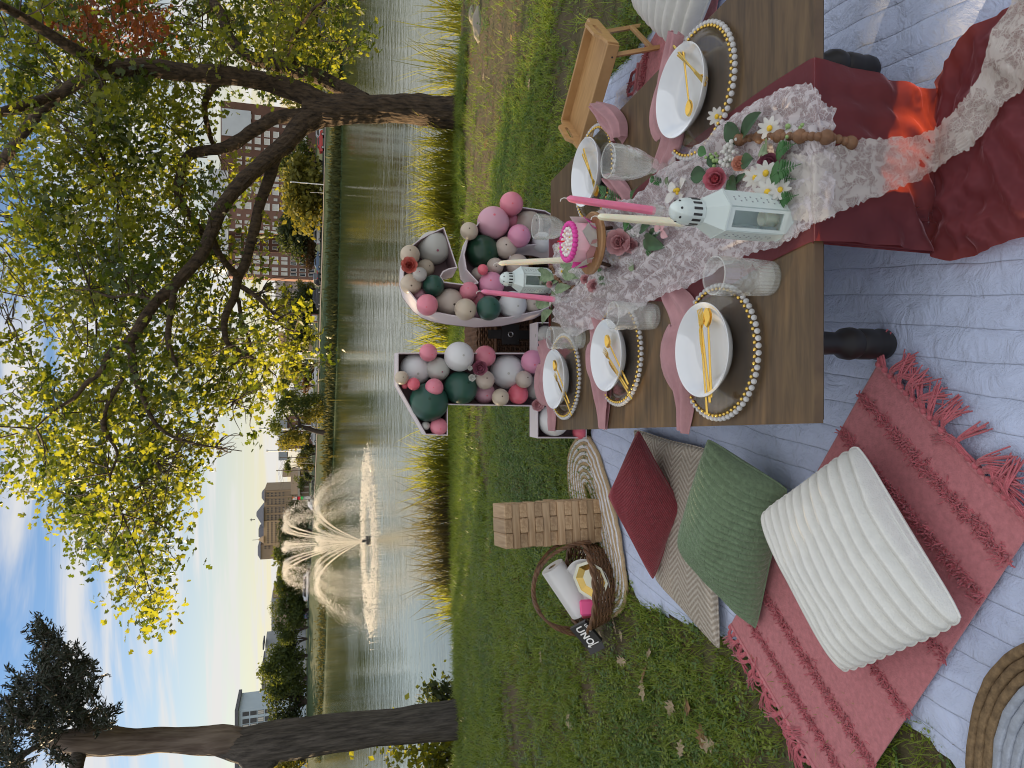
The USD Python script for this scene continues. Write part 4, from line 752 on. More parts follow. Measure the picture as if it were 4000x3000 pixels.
gp = extr(Polygon([(x0, z0), (x1, z0), (x1, z1), ((x0+x1)/2, z2), (x0, z1)]), .3); v = np.array(gp.vertices); part(vs, 'board', tr(TM(np.stack([v[:, 0], vd+v[:, 2], v[:, 1]], 1), gp.faces[:, ::-1], process=False), -vo), 'white_paint', smooth=False)
for Y in (1228, 1255): block(vs, 'pier', 1217, 1241, Y-2.5, Y+2.5, vd-.1, .6, 'brick', None, vo)
block(vs, 'lettering_strip', 1226, 1229, 1235, 1248, vd-.03, .025, 'grey_wall', None, vo)
block(vs, 'lettering_strip', 1231, 1233, 1237, 1246, vd-.03, .025, 'grey_wall', None, vo)
# bicycles / motorcycles by the road: dark parked bikes
def bike(label, Y, e):
    d = far_cols(Y)[1][1]+e; o = bbase(1220, Y, d); b = thing('motorcycle', label, 'motorcycle', o, .3, group='motorcycles parked by the far road')
    for x in (-.65, .65): part(b, 'wheel', tr(trimesh.creation.torus(.27, .06, 16, 8), (x, 0, .33), rx=PI/2), 'tyre')
    part(b, 'frame', tube([[-.65, 0, .33], [-.2, 0, .62], [.35, 0, .75], [.65, 0, .33]], .07, 6), 'dark_metal'); part(b, 'tank', ball((.15, 0, .82), .2, 1, (1.3, .7, .7)), 'car_dark'); part(b, 'seat', ball((-.35, 0, .78), .18, 1, (1.9, .7, .5)), 'tyre'); part(b, 'handlebar', tube([[.45, -.35, 1.05], [.5, 0, .95], [.45, .35, 1.05]], .03, 6), 'rim')
bike('dark motorcycle parked by the far road under the thin tree', 1885, 3); bike('dark motorcycle parked right of the pale car near the price sign', 1905, 3)

# ---------------------------------------------------------------- fountain
mat('spray', (0.93, 0.90, 0.84), 0.15, var=.02, trans=.7, tcol=(.99, .98, .95))
fo = G(1440, 2112, WATER); rf = np.random.default_rng(12)
ft = thing('fountain', 'floating fountain throwing golden arching jets in the middle of the pond', 'fountain', fo)
part(ft, 'nozzle', cat([tr(trimesh.creation.cylinder(.55, .35, sections=20), (0, 0, .12)), tr(trimesh.creation.cylinder(.16, .5, sections=12), (0, 0, .5))]), 'dark_metal')
OCT = trimesh.creation.octahedron() if hasattr(trimesh.creation, 'octahedron') else trimesh.creation.icosphere(subdivisions=0)
def jet(az, R_, H_, n, sp, name='jet', r=.023):
    t = rf.random(n)**.8; t0 = t; x = R_*t; z = .6+4*H_*t*(1-t)*(1-.0*t); spr = sp*(.10+t**2.2*3.6)
    O = np.stack([np.cos(az)*x, np.sin(az)*x, z], 1)+rf.normal(size=(n, 3))*spr[:, None]*np.array([1, 1, .8]); O[:, 2] -= (t > .55)*rf.random(n)*(t-.55)*1.6; O = O[O[:, 2] > .02]
    ex, ey, ez = rand_axes(len(O), rf); part(ft, name, scatter(np.array(OCT.vertices), np.array(OCT.faces), O, ex, ey, ez, r*(.45+rf.random(len(O)))), 'spray', kind='stuff', smooth=True)
for az in np.radians([8, 52, 98, 140, 188, 232, 278, 320]): jet(az, 6.0, 8.3, 3200, .17)
for az in np.radians([0, 30, 75, 110, 150, 180, 210, 255, 290, 330]): jet(az, 9.0, 5.0, 2400, .20)
for _ in range(5): jet(rf.uniform(0, 6.28), 1.2, 4.6, 700, .12)
O = []
for k in range(5200):
    a = rf.uniform(0, 2*PI); r_ = (6.0 if k % 2 else 9.0)+rf.normal()*.8; O.append([math.cos(a)*r_, math.sin(a)*r_, abs(rf.normal())*.14])
O = np.array(O); ex, ey, ez = rand_axes(len(O), rf); part(ft, 'splash', scatter(np.array(OCT.vertices), np.array(OCT.faces), O, ex, ey, ez, .05*(.4+rf.random(len(O)))), 'spray', kind='stuff', smooth=True)

# ---------------------------------------------------------------- picnic: materials
custom('quilt', {'tc': ('texture_coordinate', {}), 'mp': ('mapping', {'rotation': (0, 0, .12)}), 'w': ('wave_texture', {'wave_type': 'bands', 'bands_direction': 'x', 'scale': 4.6, 'distortion': .9, 'detail': 2.0, 'detail_scale': 1.2}),
    'wp': ('math', {'math_type': 'power', 'value2': .07}), 'n': ('noise_texture', {'scale': 17.0, 'detail': 8.0, 'roughness': .62, 'distortion': .6}), 'ad': ('math', {'math_type': 'multiply_add', 'value2': 1.9}),
    'b': ('bump', {'strength': 1.0, 'distance': .011}), 'p': ('principled_bsdf', {'base_color': (.60, .69, .93), 'roughness': .9, 'sheen_weight': .2})},
    [('tc.object', 'mp.vector'), ('mp.vector', 'w.vector'), ('mp.vector', 'n.vector'), ('w.fac', 'wp.value1'), ('wp.value', 'ad.value3'), ('n.fac', 'ad.value1'), ('ad.value', 'b.height'), ('b.normal', 'p.normal')])
custom('table_wood', {'tc': ('texture_coordinate', {}), 'mp': ('mapping', {'scale': (1.0, 9.0, 1.0)}), 'n': ('noise_texture', {'scale': 4.5, 'detail': 7.0, 'roughness': .62, 'distortion': .5}), 'r': ('rgb_ramp', {'ramp': [(.3, (.058, .036, .019)), (.52, (.112, .070, .035)), (.75, (.175, .112, .052))]}),
    'n2': ('noise_texture', {'scale': 2.2, 'detail': 3.0}), 'rr': ('map_range', {'from_min': .3, 'from_max': .7, 'to_min': .28, 'to_max': .48, 'range_type': 'linear'}), 'b': ('bump', {'strength': .25, 'distance': .002}), 'p': ('principled_bsdf', {'specular_ior_level': .45})},
    [('tc.object', 'mp.vector'), ('mp.vector', 'n.vector'), ('n.fac', 'r.fac'), ('r.color', 'p.base_color'), ('tc.object', 'n2.vector'), ('n2.fac', 'rr.value'), ('rr.result', 'p.roughness'), ('n.fac', 'b.height'), ('b.normal', 'p.normal')])
mat('table_edge', (.025, .018, .014), .5, scale=20)
mat('black_wood', (.008, .007, .007), .45, scale=10)
def velvet(name, c, tc, tw, rough=.75, sheen=.6, bump=.002, bs=180):
    mat(name, c, rough, var=.14, scale=14, bump=bump, bscale=bs, trans=tw, tcol=tc, sheen_weight=sheen, sheen_roughness=.35, sheen_tint=(.9, .7, .75))
mat('runner_velvet', (.150, .032, .042), .8, var=.12, scale=14, bump=.0015, bscale=120, trans=.24, tcol=(.85, .11, .03), sheen_weight=1.0, sheen_roughness=.28, sheen_tint=(1., .66, .74))
velvet('napkin', (.50, .27, .29), (.5, .25, .25), .1, sheen=.3)
mat('plate_white', (.72, .75, .78), .12, var=.02, coat_weight=.5)
mat('gold', (.90, .60, .14), .20, var=.06, metallic=1.0)
mat('gold_bead', (.85, .58, .14), .22, var=.05, metallic=1.0)
mat('clear_bead', (.88, .89, .90), .05, var=.02, transmission_weight=.4, ior=1.5)
custom('glass', {'lw': ('layer_weight', {'blend': .5}), 'pw': ('math', {'math_type': 'power', 'value2': 2.2}), 'f': ('math', {'math_type': 'multiply_add', 'value2': .85, 'value3': .045}), 't': ('transparent_bsdf', {'color': (.965, .975, .972)}), 'g': ('glossy_bsdf', {'color': (1, 1, 1), 'roughness': .10}), 'm': ('mix_closure', {}), 'p': ('principled_bsdf', {'base_color': (.92, .94, .92), 'roughness': .08, 'thin_film_thickness': 480.0, 'thin_film_ior': 1.4}), 'm2': ('mix_closure', {'fac': .055})}, [('lw.facing', 'pw.value1'), ('pw.value', 'f.value1'), ('f.value', 'm.fac'), ('t.BSDF', 'm.closure1'), ('g.BSDF', 'm.closure2'), ('m.closure', 'm2.closure1'), ('p.BSDF', 'm2.closure2')], 'm2.closure')
custom('pane', {'lw': ('layer_weight', {'blend': .5}), 'pw': ('math', {'math_type': 'power', 'value2': 4.0}), 'f': ('math', {'math_type': 'multiply_add', 'value2': .85, 'value3': .045}), 't': ('transparent_bsdf', {'color': (.93, .95, .95)}), 'g': ('glossy_bsdf', {'color': (1, 1, 1), 'roughness': .03}), 'm': ('mix_closure', {})}, [('lw.facing', 'pw.value1'), ('pw.value', 'f.value1'), ('f.value', 'm.fac'), ('t.BSDF', 'm.closure1'), ('g.BSDF', 'm.closure2')], 'm.closure')
custom('charger_glass', {'lw': ('layer_weight', {'blend': .5}), 'pw': ('math', {'math_type': 'power', 'value2': 4.0}), 'f': ('math', {'math_type': 'multiply_add', 'value2': .85, 'value3': .045}), 't': ('transparent_bsdf', {'color': (.97, .97, .97)}), 'g': ('glossy_bsdf', {'color': (1, 1, 1), 'roughness': .05}), 'm': ('mix_closure', {})}, [('lw.facing', 'pw.value1'), ('pw.value', 'f.value1'), ('f.value', 'm.fac'), ('t.BSDF', 'm.closure1'), ('g.BSDF', 'm.closure2')], 'm.closure')
mat('white_enamel', (.64, .73, .71), .35, var=.03, coat_weight=.2)
mat('wax_cream', (.78, .74, .58), .45, var=.04, subsurface_weight=.3, subsurface_scale=.01)
mat('wax_pink', (.72, .20, .34), .45, var=.05, subsurface_weight=.3, subsurface_scale=.01)
mat('wick', (.75, .72, .68), .9)
def lace(name, col, sheer, sc):
    # fine net of the given opacity with denser motifs and outlines
    custom(name, {'tc': ('texture_coordinate', {}), 'wn': ('noise_texture', {'scale': sc*.6, 'detail': 2.0}), 'ws': ('vector_math', {'math_type': 'scale', 'scale': 1.1/sc}), 'wa': ('vector_math', {'math_type': 'add'}), 'v': ('voronoi_texture', {'feature': 'distance_to_edge', 'scale': sc}), 'n': ('noise_texture', {'scale': sc*.5, 'detail': 4.0, 'distortion': 1.0}), 'n3': ('noise_texture', {'scale': sc*9., 'detail': 1.0}),
        'm1': ('map_range', {'from_min': .02, 'from_max': .07, 'to_min': 1., 'to_max': 0., 'clamp': True, 'range_type': 'linear'}), 'm2': ('map_range', {'from_min': .47, 'from_max': .55, 'to_min': 0., 'to_max': 1., 'clamp': True, 'range_type': 'linear'}),
        'm3': ('map_range', {'from_min': .35, 'from_max': .6, 'to_min': sheer*.55, 'to_max': sheer*1.45, 'clamp': True, 'range_type': 'linear'}), 'mx': ('math', {'math_type': 'maximum'}), 'm4': ('math', {'math_type': 'multiply', 'value2': .95}), 'ml': ('math', {'math_type': 'maximum', 'use_clamp': True}),
        'd': ('diffuse_bsdf', {'color': col}), 'tl': ('translucent_bsdf', {'color': col}), 'dm': ('mix_closure', {'fac': .35}), 't': ('transparent_bsdf', {}), 'm': ('mix_closure', {})},
        [('tc.object', 'wn.vector'), ('wn.color', 'ws.vector1'), ('ws.vector', 'wa.vector1'), ('tc.object', 'wa.vector2'), ('wa.vector', 'v.vector'), ('tc.object', 'n.vector'), ('tc.object', 'n3.vector'), ('v.distance', 'm1.value'), ('n.fac', 'm2.value'), ('n3.fac', 'm3.value'), ('m1.result', 'mx.value1'), ('m2.result', 'mx.value2'), ('mx.value', 'm4.value1'), ('m4.value', 'ml.value1'), ('m3.result', 'ml.value2'),
         ('d.BSDF', 'dm.closure1'), ('tl.BSDF', 'dm.closure2'), ('ml.value', 'm.fac'), ('t.BSDF', 'm.closure1'), ('dm.closure', 'm.closure2')], 'm.closure')
lace('lace', (.84, .80, .82), .42, 85.); lace('lace_scarf', (.82, .78, .73), .52, 60.)
mat('balloon_white', (.68, .69, .70), .42, var=.02, coat_weight=.15, coat_roughness=.25); mat('balloon_grey', (.47, .47, .44), .36, var=.02, coat_weight=.15, coat_roughness=.2); mat('balloon_tan', (.52, .44, .34), .36, var=.02, coat_weight=.15, coat_roughness=.2); mat('balloon_beige', (.50, .42, .36), .36, var=.02, coat_weight=.15, coat_roughness=.2)
mat('balloon_green', (.022, .075, .055), .36, var=.04, coat_weight=.15, coat_roughness=.2); mat('balloon_deep', (.012, .045, .025), .36, var=.04, coat_weight=.15, coat_roughness=.2); mat('balloon_pink', (.70, .23, .30), .36, var=.03, coat_weight=.15, coat_roughness=.2); mat('balloon_pale', (.62, .34, .42), .36, var=.03, coat_weight=.15, coat_roughness=.2); mat('balloon_coral', (.72, .14, .19), .36, var=.03, coat_weight=.15, coat_roughness=.2); mat('balloon_orchid', (.68, .28, .42), .36, var=.03, coat_weight=.15, coat_roughness=.2)
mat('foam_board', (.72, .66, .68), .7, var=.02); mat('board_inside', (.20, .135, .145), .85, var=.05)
mat('wicker_dark', (.050, .026, .014), .55, scale=30, col2=(.11, .055, .028)); mat('wicker', (.085, .040, .020), .5, scale=25, col2=(.19, .095, .045))
mat('leather', (.012, .011, .011), .5); mat('steel', (.6, .6, .6), .3, metallic=1.0)
custom('pine', {'tc': ('texture_coordinate', {}), 'mp': ('mapping', {'scale': (1.2, 14., 14.)}), 'n': ('noise_texture', {'scale': 4.0, 'detail': 5.0, 'distortion': .8}), 'r': ('rgb_ramp', {'ramp': [(.3, (.34, .21, .11)), (.6, (.52, .36, .21)), (.8, (.62, .46, .29))]}), 'o': ('object_info', {}), 'iv': ('map_range', {'from_min': 0., 'from_max': 1., 'to_min': .75, 'to_max': 1.12, 'range_type': 'linear'}), 'hs': ('hsv', {'fac': 1.0, 'saturation': 1.0, 'hue': .5}), 'p': ('principled_bsdf', {'roughness': .6})},
    [('tc.object', 'mp.vector'), ('mp.vector', 'n.vector'), ('n.fac', 'r.fac'), ('o.random', 'iv.value'), ('iv.result', 'hs.value'), ('r.color', 'hs.color'), ('hs.color', 'p.base_color')])
mat('bamboo', (.42, .24, .095), .42, scale=9, col2=(.56, .34, .15), stretch=(1, 8, 1))
mat('jute', (.40, .28, .15), .95, scale=60, col2=(.50, .38, .24), bump=.006, bscale=160); mat('white_yarn', (.68, .68, .70), .95, scale=50, bump=.004, bscale=180); mat('jute_brown', (.13, .085, .045), .95, scale=60, col2=(.28, .19, .10), bump=.008, bscale=140); mat('grey_yarn', (.36, .40, .47), .95, scale=60, bump=.005, bscale=150)
def fabric(n, c, bs=140, bump=.004, **k): mat(n, c, .95, var=.16, scale=70, bump=bump, bscale=bs, sheen_weight=.35, sheen_roughness=.4, **k)
fabric('burgundy', (.27, .040, .055)); fabric('sage', (.155, .225, .135), 90, .009); mat('white_plush', (.72, .73, .70), .95, var=.05, scale=30, bump=.003, bscale=300, sheen_weight=.4, sheen_roughness=.4); fabric('rose_throw', (.52, .19, .21), 240, .003); fabric('rose_tuft', (.46, .115, .14), 120, .006)
custom('chevron', {'tc': ('texture_coordinate', {}), 'sx': ('separate_xyz', {}), 'pp': ('math', {'math_type': 'pingpong', 'value2': .055}), 'ad': ('math', {'math_type': 'add'}), 'ml': ('math', {'math_type': 'multiply', 'value2': 300.}), 'sn': ('math', {'math_type': 'sine'}), 'n': ('noise_texture', {'scale': 150., 'detail': 3.0}), 'mm': ('math', {'math_type': 'multiply_add', 'value2': .35}),
    'r': ('rgb_ramp', {'ramp': [(0., (.30, .255, .205)), (.45, (.42, .37, .31)), (1., (.56, .52, .46))]}), 'b': ('bump', {'strength': .8, 'distance': .006}), 'p': ('principled_bsdf', {'roughness': .95})},
    [('tc.object', 'sx.vector'), ('sx.y', 'pp.value1'), ('pp.value', 'ad.value1'), ('sx.x', 'ad.value2'), ('ad.value', 'ml.value1'), ('ml.value', 'sn.value1'), ('sn.value', 'mm.value1'), ('n.fac', 'mm.value3'), ('mm.value', 'r.fac'), ('r.color', 'p.base_color'), ('mm.value', 'b.height'), ('tc.object', 'n.vector'), ('b.normal', 'p.normal')])
mat('paper_white', (.80, .80, .80), .8, var=.02); mat('paper_cream', (.74, .74, .60), .6, var=.03); mat('gold_foil', (.75, .52, .16), .25, var=.1, metallic=1.0); mat('hot_pink', (.80, .10, .28), .5, var=.03); mat('box_black', (.015, .015, .017), .3); mat('ink_white', (.85, .85, .85), .5)
mat('cake_pink', (.80, .50, .56), .55, var=.05); mat('icing', (.80, .78, .74), .5, var=.03); mat('fuchsia', (.72, .06, .36), .5, var=.08); mat('stand_wood', (.24, .12, .05), .45, scale=9, col2=(.38, .21, .09), stretch=(1, 9, 1)); mat('stand_dark', (.07, .035, .02), .5)
mat('petal_white', (.80, .80, .76), .6, var=.04, trans=.2); mat('petal_yellow', (.75, .50, .03), .7); mat('petal_pink', (.66, .22, .28), .6, var=.15, trans=.2); mat('petal_pale', (.76, .46, .48), .6, var=.08, trans=.25); mat('petal_mauve', (.36, .12, .18), .6, var=.2, trans=.15); mat('petal_peach', (.76, .40, .30), .6, var=.1, trans=.2); mat('petal_coral', (.70, .22, .18), .6, var=.1, trans=.2)
mat('petal_red', (.42, .07, .09), .6); mat('leaf_dark', (.025, .07, .025), .45, var=.25, scale=30); mat('leaf_sage', (.10, .17, .075), .55, scale=45, col2=(.26, .33, .20)); mat('fern', (.05, .16, .045), .5, var=.2); mat('bud_green', (.25, .38, .14), .6); mat('bead_wood', (.12, .055, .025), .5, scale=25, col2=(.24, .12, .055))

# ---------------------------------------------------------------- quilt, table
qg = np.linspace(0, 1, 60)
# the quilt: edge polygon filled by a grid
cx0, cx1, cy0, cy1 = -.97, 1.62, .15, 3.16
qx, qy = np.meshgrid(np.linspace(cx0, cx1, 150), np.linspace(cy0, cy1, 170), indexing='ij')
inside = contains_xy(quilt_poly, qx, qy)
wr_ = meshkit.fbm(np.stack([qx*5, qy*5+qx*2, qx*0], -1), 4, 2); fold = np.sin((qx*3.0+qy*.6+.35*meshkit.noise(np.stack([qx*2, qy*2, qx*0], -1), 6))*14)
qz = .012+.026*(wr_-.35)+.0012*fold+.012*np.abs(meshkit.fbm(np.stack([qx*9+qy*3, qy*5-qx*4, qx*0], -1), 4, 31)-.5)
from shapely import Point as _P, points as _pts, boundary as _bd, distance as _dist
dd_ = _dist(_bd(quilt_poly), _pts(qx, qy)); qz = np.where(dd_ < .05, qz*(.3+.7*dd_/.05), qz)+ground_z(qx, qy)*np.clip((qy-2.2), 0, 1)
def quilt_z(x, y): i = int(np.clip((x-cx0)/(cx1-cx0)*149, 0, 149)); j = int(np.clip((y-cy0)/(cy1-cy0)*169, 0, 169)); return float(qz[i, j])
qm = sheet(np.stack([qx, qy, qz], -1)); fm = inside.ravel()[qm.faces].all(1); qm.update_faces(fm); qm.remove_unreferenced_vertices()
single('picnic_quilt', qm, 'quilt', 'white stitched quilt spread on the grass under the table', 'quilt', smooth=True)

TZ = .35
tl, t0_, t1_, tr_ = (-.196, 2.70), (-.081, 1.149), (.972, 1.149), (.857, 2.70)
def slab(poly, z0, z1): m = extr(Polygon(poly), z1-z0); m.apply_translation([0, 0, z0]); return m
tbo = np.array([.39, 1.93, 0.]); tb = thing('picnic_table', 'low dark stained wooden picnic table with black turned legs', 'table', tbo)
def inset(p, f): c = np.mean([tl, t0_, t1_, tr_], 0); return tuple(c+(np.array(p)-c)*f)
planks = 1
for k in range(planks):
    a, b = k/planks, (k+1)/planks; g_ = .0006
    q = [np.array(t0_)*(1-s)+np.array(t1_)*s for s in (a+g_, b-g_)]; r = [np.array(tl)*(1-s)+np.array(tr_)*s for s in (a+g_, b-g_)]
    m = slab([q[0], q[1], r[1], r[0]], TZ-.022, TZ); m = tr(m, -tbo); m2 = tr(m, rz=0)
    part(tb, 'tabletop', m2, 'table_wood', smooth=False)
part(tb, 'apron', tr(slab([inset(p, .985) for p in (t0_, t1_, tr_, tl)], TZ-.034, TZ-.0225), -tbo), 'table_edge', smooth=False)
LEG = [(0, 0), (.028, .0), (.036, .012), (.038, .03), (.034, .045), (.037, .055), (.037, .085), (.033, .095), (.036, .10), (.039, .115), (.036, .135), (.026, .15), (.0265, .17), (.031, .26), (.031, .318), (0, .318)]
for (x, y) in ((.095, 1.30), (.765, 1.34), (-.06, 2.56), (.74, 2.56)):
    part(tb, 'leg', tr(lathe(LEG, 24), np.array([x, y, max(.0, quilt_z(x, y)-.004)])-tbo), 'black_wood', smooth=40)

# ---------------------------------------------------------------- runner and lace
def cloth(name, label, cat_, secs, mk, nt=36, m=7, th=0., ripple=0., rfreq=6., seed=0, ragged=0., lift=0.):
    """secs: (left point, right point, ripple scale)"""
    Lp = spline([s[0] for s in secs], m); Rp = spline([s[1] for s in secs], m); A = spline([[s[2], 0, 0] for s in secs], m)[:, 0]
    t = np.linspace(0, 1, nt)[None, :, None]; g = Lp[:, None]*(1-t)+Rp[:, None]*t
    gu = np.gradient(g, axis=0); gv = np.gradient(g, axis=1); N_ = np.cross(gu, gv); N_ /= np.maximum(np.linalg.norm(N_, axis=-1, keepdims=True), 1e-9)
    N_ *= np.where(N_[..., 2:3]*1.0-N_[..., 1:2]*.6 < 0, -1, 1)
    T = np.linspace(0, 1, nt)[None, :]; S_ = np.linspace(0, len(secs), len(g))[:, None]
    ph = meshkit.noise(np.stack([T*2+S_*0, S_*.6+T*0, T*0+S_*0+seed], -1), seed)*5
    rdg = meshkit.fbm(np.stack([T*rfreq*1.1+S_*.25+seed, S_*.9+T*1.5, T*0+S_*0+seed+7.5], -1), 3, seed+4)
    dsp = ((1-np.abs(rdg-.5)*5.)*.9+np.sin(T*rfreq*2*PI+ph*2)*.35+(meshkit.fbm(np.stack([T*rfreq*1.3+S_*.3, S_*1.5+T*0, T*0+S_*0+seed+.5], -1), 4, seed+1)-.5)*1.6+.3)*A[:, None]*ripple
    g = g+N_*(np.maximum(dsp, 0 if lift else -9)+lift)[..., None]
    if ragged:
        e = (rf.random((len(g), 2))-.3)*ragged; dv = (Rp-Lp)/np.linalg.norm(Rp-Lp, axis=1, keepdims=True); g[:, 0] -= dv*e[:, :1]; g[:, -1] += dv*e[:, 1:]
    return g
def V(X, Y, y): return Fw(X, Y, y)
rz_ = TZ+.003
run_secs = [(np.array([.24, 2.73, .22]), np.array([.66, 2.73, .22]), .3), (np.array([.24, 2.715, TZ-.01]), np.array([.66, 2.715, TZ-.01]), .1), (G(2160, 1200, rz_), G(2170, 930, rz_), .15), (G(2281, 1284, rz_), G(2300, 865, rz_), .3), (G(2492, 1185, rz_), G(2440, 777, rz_), .2), (G(2728, 1175, rz_), G(2700, 555, rz_), .1), (G(2956, 1050, rz_), G(2950, 370, rz_), .06), (G(3130, 962, rz_), G(3130, 252, rz_), .02), (G(3178, 943, rz_), G(3178, 226, rz_), .0),
            (V(3200, 942, 1.139), V(3198, 228, 1.139), .1), (V(3330, 950, 1.142), V(3330, 262, 1.142), .7), (V(3480, 966, 1.15), V(3480, 312, 1.15), 1.), (V(3590, 985, 1.15), V(3590, 345, 1.15), 1.), (G(3640, 1000, .03), G(3655, 352, .03), 1.), (G(3740, 1020, .03), G(3725, 245, .03), 1.5), (G(3850, 985, .03), G(3830, 115, .03), 1.8), (G(4000, 930, .03), G(3960, 20, .03), 1.8), (G(4200, 900, .03), G(4150, -100, .03), 1.8)]
rg_ = cloth('r', '', '', run_secs, '', nt=80, m=9, ripple=.013, rfreq=3.4, seed=3)
rg_[..., 2] = np.maximum(rg_[..., 2], np.where(rg_[..., 1] > 1.15, np.where(rg_[..., 1] < 2.72, TZ+.0025, 0), .02))
single('velvet_runner', sheet(rg_), 'runner_velvet', 'dusty red velvet runner along the table, hanging down its front onto the quilt', 'table runner', smooth=True)
lz = TZ+.012
lace_secs = [(G(2170, 1250, lz), G(2175, 960, lz), .6), (G(2260, 1310, lz), G(2290, 900, lz), 1.), (G(2370, 1270, lz), G(2400, 800, lz), 1.), (G(2480, 1230, lz), G(2520, 770, lz), 1.), (G(2620, 1155, lz), G(2600, 680, lz), .9), (G(2740, 1110, lz), G(2700, 600, lz), .7), (G(2900, 1010, lz), G(2850, 480, lz), .6), (G(3050, 960, lz), G(3020, 375, lz), .5), (G(3160, 900, lz), G(3165, 330, lz), .3), (V(3195, 870, 1.128), V(3205, 400, 1.128), .4), (V(3240, 850, 1.124), V(3245, 440, 1.124), .5)]
lg = cloth('l', '', '', lace_secs, '', nt=90, m=14, ripple=.026, rfreq=5.5, seed=9, ragged=.007)
lg[..., 2] = np.maximum(lg[..., 2], np.where(lg[..., 1] > 1.14, TZ+.006, 0))
single('lace_runner', sheet(lg), 'lace', 'gathered white lace runner lying on the velvet along the table', 'lace', smooth=True)
sc_secs = [(G(3080, 850, TZ+.02), G(3080, 600, TZ+.02), .5), (G(3165, 862, TZ+.016), G(3165, 610, TZ+.016), .3), (V(3200, 860, 1.118), V(3195, 600, 1.118), .3), (V(3360, 790, 1.120), V(3340, 548, 1.120), .7), (V(3520, 728, 1.122), V(3520, 543, 1.122), .8), (G(3640, 672, .055), G(3640, 512, .055), 1.), (G(3740, 612, .05), G(3740, 455, .05), 1.), (G(3830, 545, .05), G(3815, 380, .05), 1.2), (G(3920, 430, .05), G(3885, 225, .05), 1.2), (G(4010, 330, .05), G(3940, 40, .05), 1.2), (G(4150, 220, .05), G(4000, -160, .05), 1.)]
sg = cloth('s', '', '', sc_secs, '', nt=60, m=14, ripple=.008, rfreq=2.4, seed=5, ragged=.008)
from scipy.spatial import cKDTree
kd = cKDTree(rg_.reshape(-1, 3)[:, :2]); fl_ = np.zeros(sg.shape[:2], bool); fl_[14*5+7:] = True; _, ii = kd.query(sg[fl_][:, :2], k=6); zz_ = sg[..., 2].copy(); zz_[fl_] = rg_.reshape(-1, 3)[ii, 2].max(1)+.012; sg[..., 2] = zz_
single('lace_scarf', sheet(sg), 'lace_scarf', 'cream lace scarf with ragged edges falling from the table over the red velvet', 'lace', smooth=True)

# ---------------------------------------------------------------- place settings
DISH = [(0, .004), (.13, .004), (.150, .006), (.156, .010), (.158, .012), (.154, .0125), (.148, .009), (.13, .007), (0, .007)]
PLATE = [(0, .0), (.068, .0), (.078, .003), (.100, .016), (.1155, .034), (.1185, .040), (.1175, .0415), (.113, .039), (.098, .021), (.080, .0075), (.066, .005), (0, .005)]
def cutlery(kind):
    hl = [(.0, .0032), (.03, .0038), (.12, .0040), (.185, .0052), (.192, .004)]
    h = tube([[x, 0, .002] for x, r in hl], [r for x, r in hl], 8); h.apply_scale([1, 1, .7])
    if kind == 'spoon':
        u = np.linspace(0, 1, 13); a = np.linspace(-1, 1, 9); w = .022*np.sin(PI*np.clip(u*.96+.02, 0, 1))**.62
        g = np.stack([np.repeat((-.055*u)[:, None], 9, 1), w[:, None]*a[None], .004*np.ones((13, 9))-(.008*np.sin(PI*u))[:, None]*(1-a[None]**2)], -1)+[0.002, 0, 0]
        return {'handle': h, 'bowl': sheet(g, -.0012)}
    if kind == 'fork':
        b = sheet(np.array([[[.004, -.0025, .003], [.004, .0025, .003]], [[-.012, -.010, .001], [-.012, .010, .001]], [[-.022, -.0115, .001], [-.022, .0115, .001]]]), .0014); t = [tube([[-.021, y, .0012], [-.04, y, .0005], [-.055, y, .003]], [.0018, .0017, .001], 6) for y in (-.0098, -.0033, .0033, .0098)]
        return {'handle': h, 'head': b, 'tines': cat(t)}
    b = extr(Polygon([(.004, -.004), (-.04, -.0085), (-.075, -.0075), (-.09, -.001), (-.088, .004), (.004, .004)]), .0018); b.apply_translation([0, 0, .001]); return {'handle': h, 'blade': b}
CUT = {k: cutlery(k) for k in ('spoon', 'fork', 'knife')}
PROTO, PLATES = {}, []
def charger(label, x, y):
    loc = (x, y, TZ+.0015)
    if 'c' in PROTO: return copy(PROTO['c'], label, loc, R.uniform(0, 6), 'glass charger plates on the table')
    t = PROTO['c'] = thing('charger_plate', label, 'charger plate', loc, 0, 'glass charger plates on the table')
    part(t, 'dish', lathe(DISH, 64), 'charger_glass', smooth=40); n = 62
    part(t, 'clear_beads', cat(ball((.166*math.cos(a), .166*math.sin(a), .0115), .0068, 2) for a in np.arange(n)*2*PI/n), 'clear_bead', kind='stuff', smooth=True)
    part(t, 'gold_beads', cat(ball((.1575*math.cos(a), .1575*math.sin(a), .0155), .0046, 1) for a in (np.arange(n)+.5)*2*PI/n), 'gold_bead', kind='stuff', smooth=True); return t
def plate(label, x, y):
    loc = (x, y, TZ+.0145); PLATES.append((x, y))
    if 'p' in PROTO: return copy(PROTO['p'], label, loc, 0, 'white plates on the chargers')
    t = PROTO['p'] = thing('dinner_plate', label, 'plate', loc, 0, 'white plates on the chargers')
    part(t, 'bowl', lathe(PLATE, 64), 'plate_white', smooth=40); part(t, 'foot_ring', lathe([(.05, -.0015), (.056, -.0015), (.056, .0005), (.05, .0005), (.05, -.0015)], 40), 'plate_white'); return t
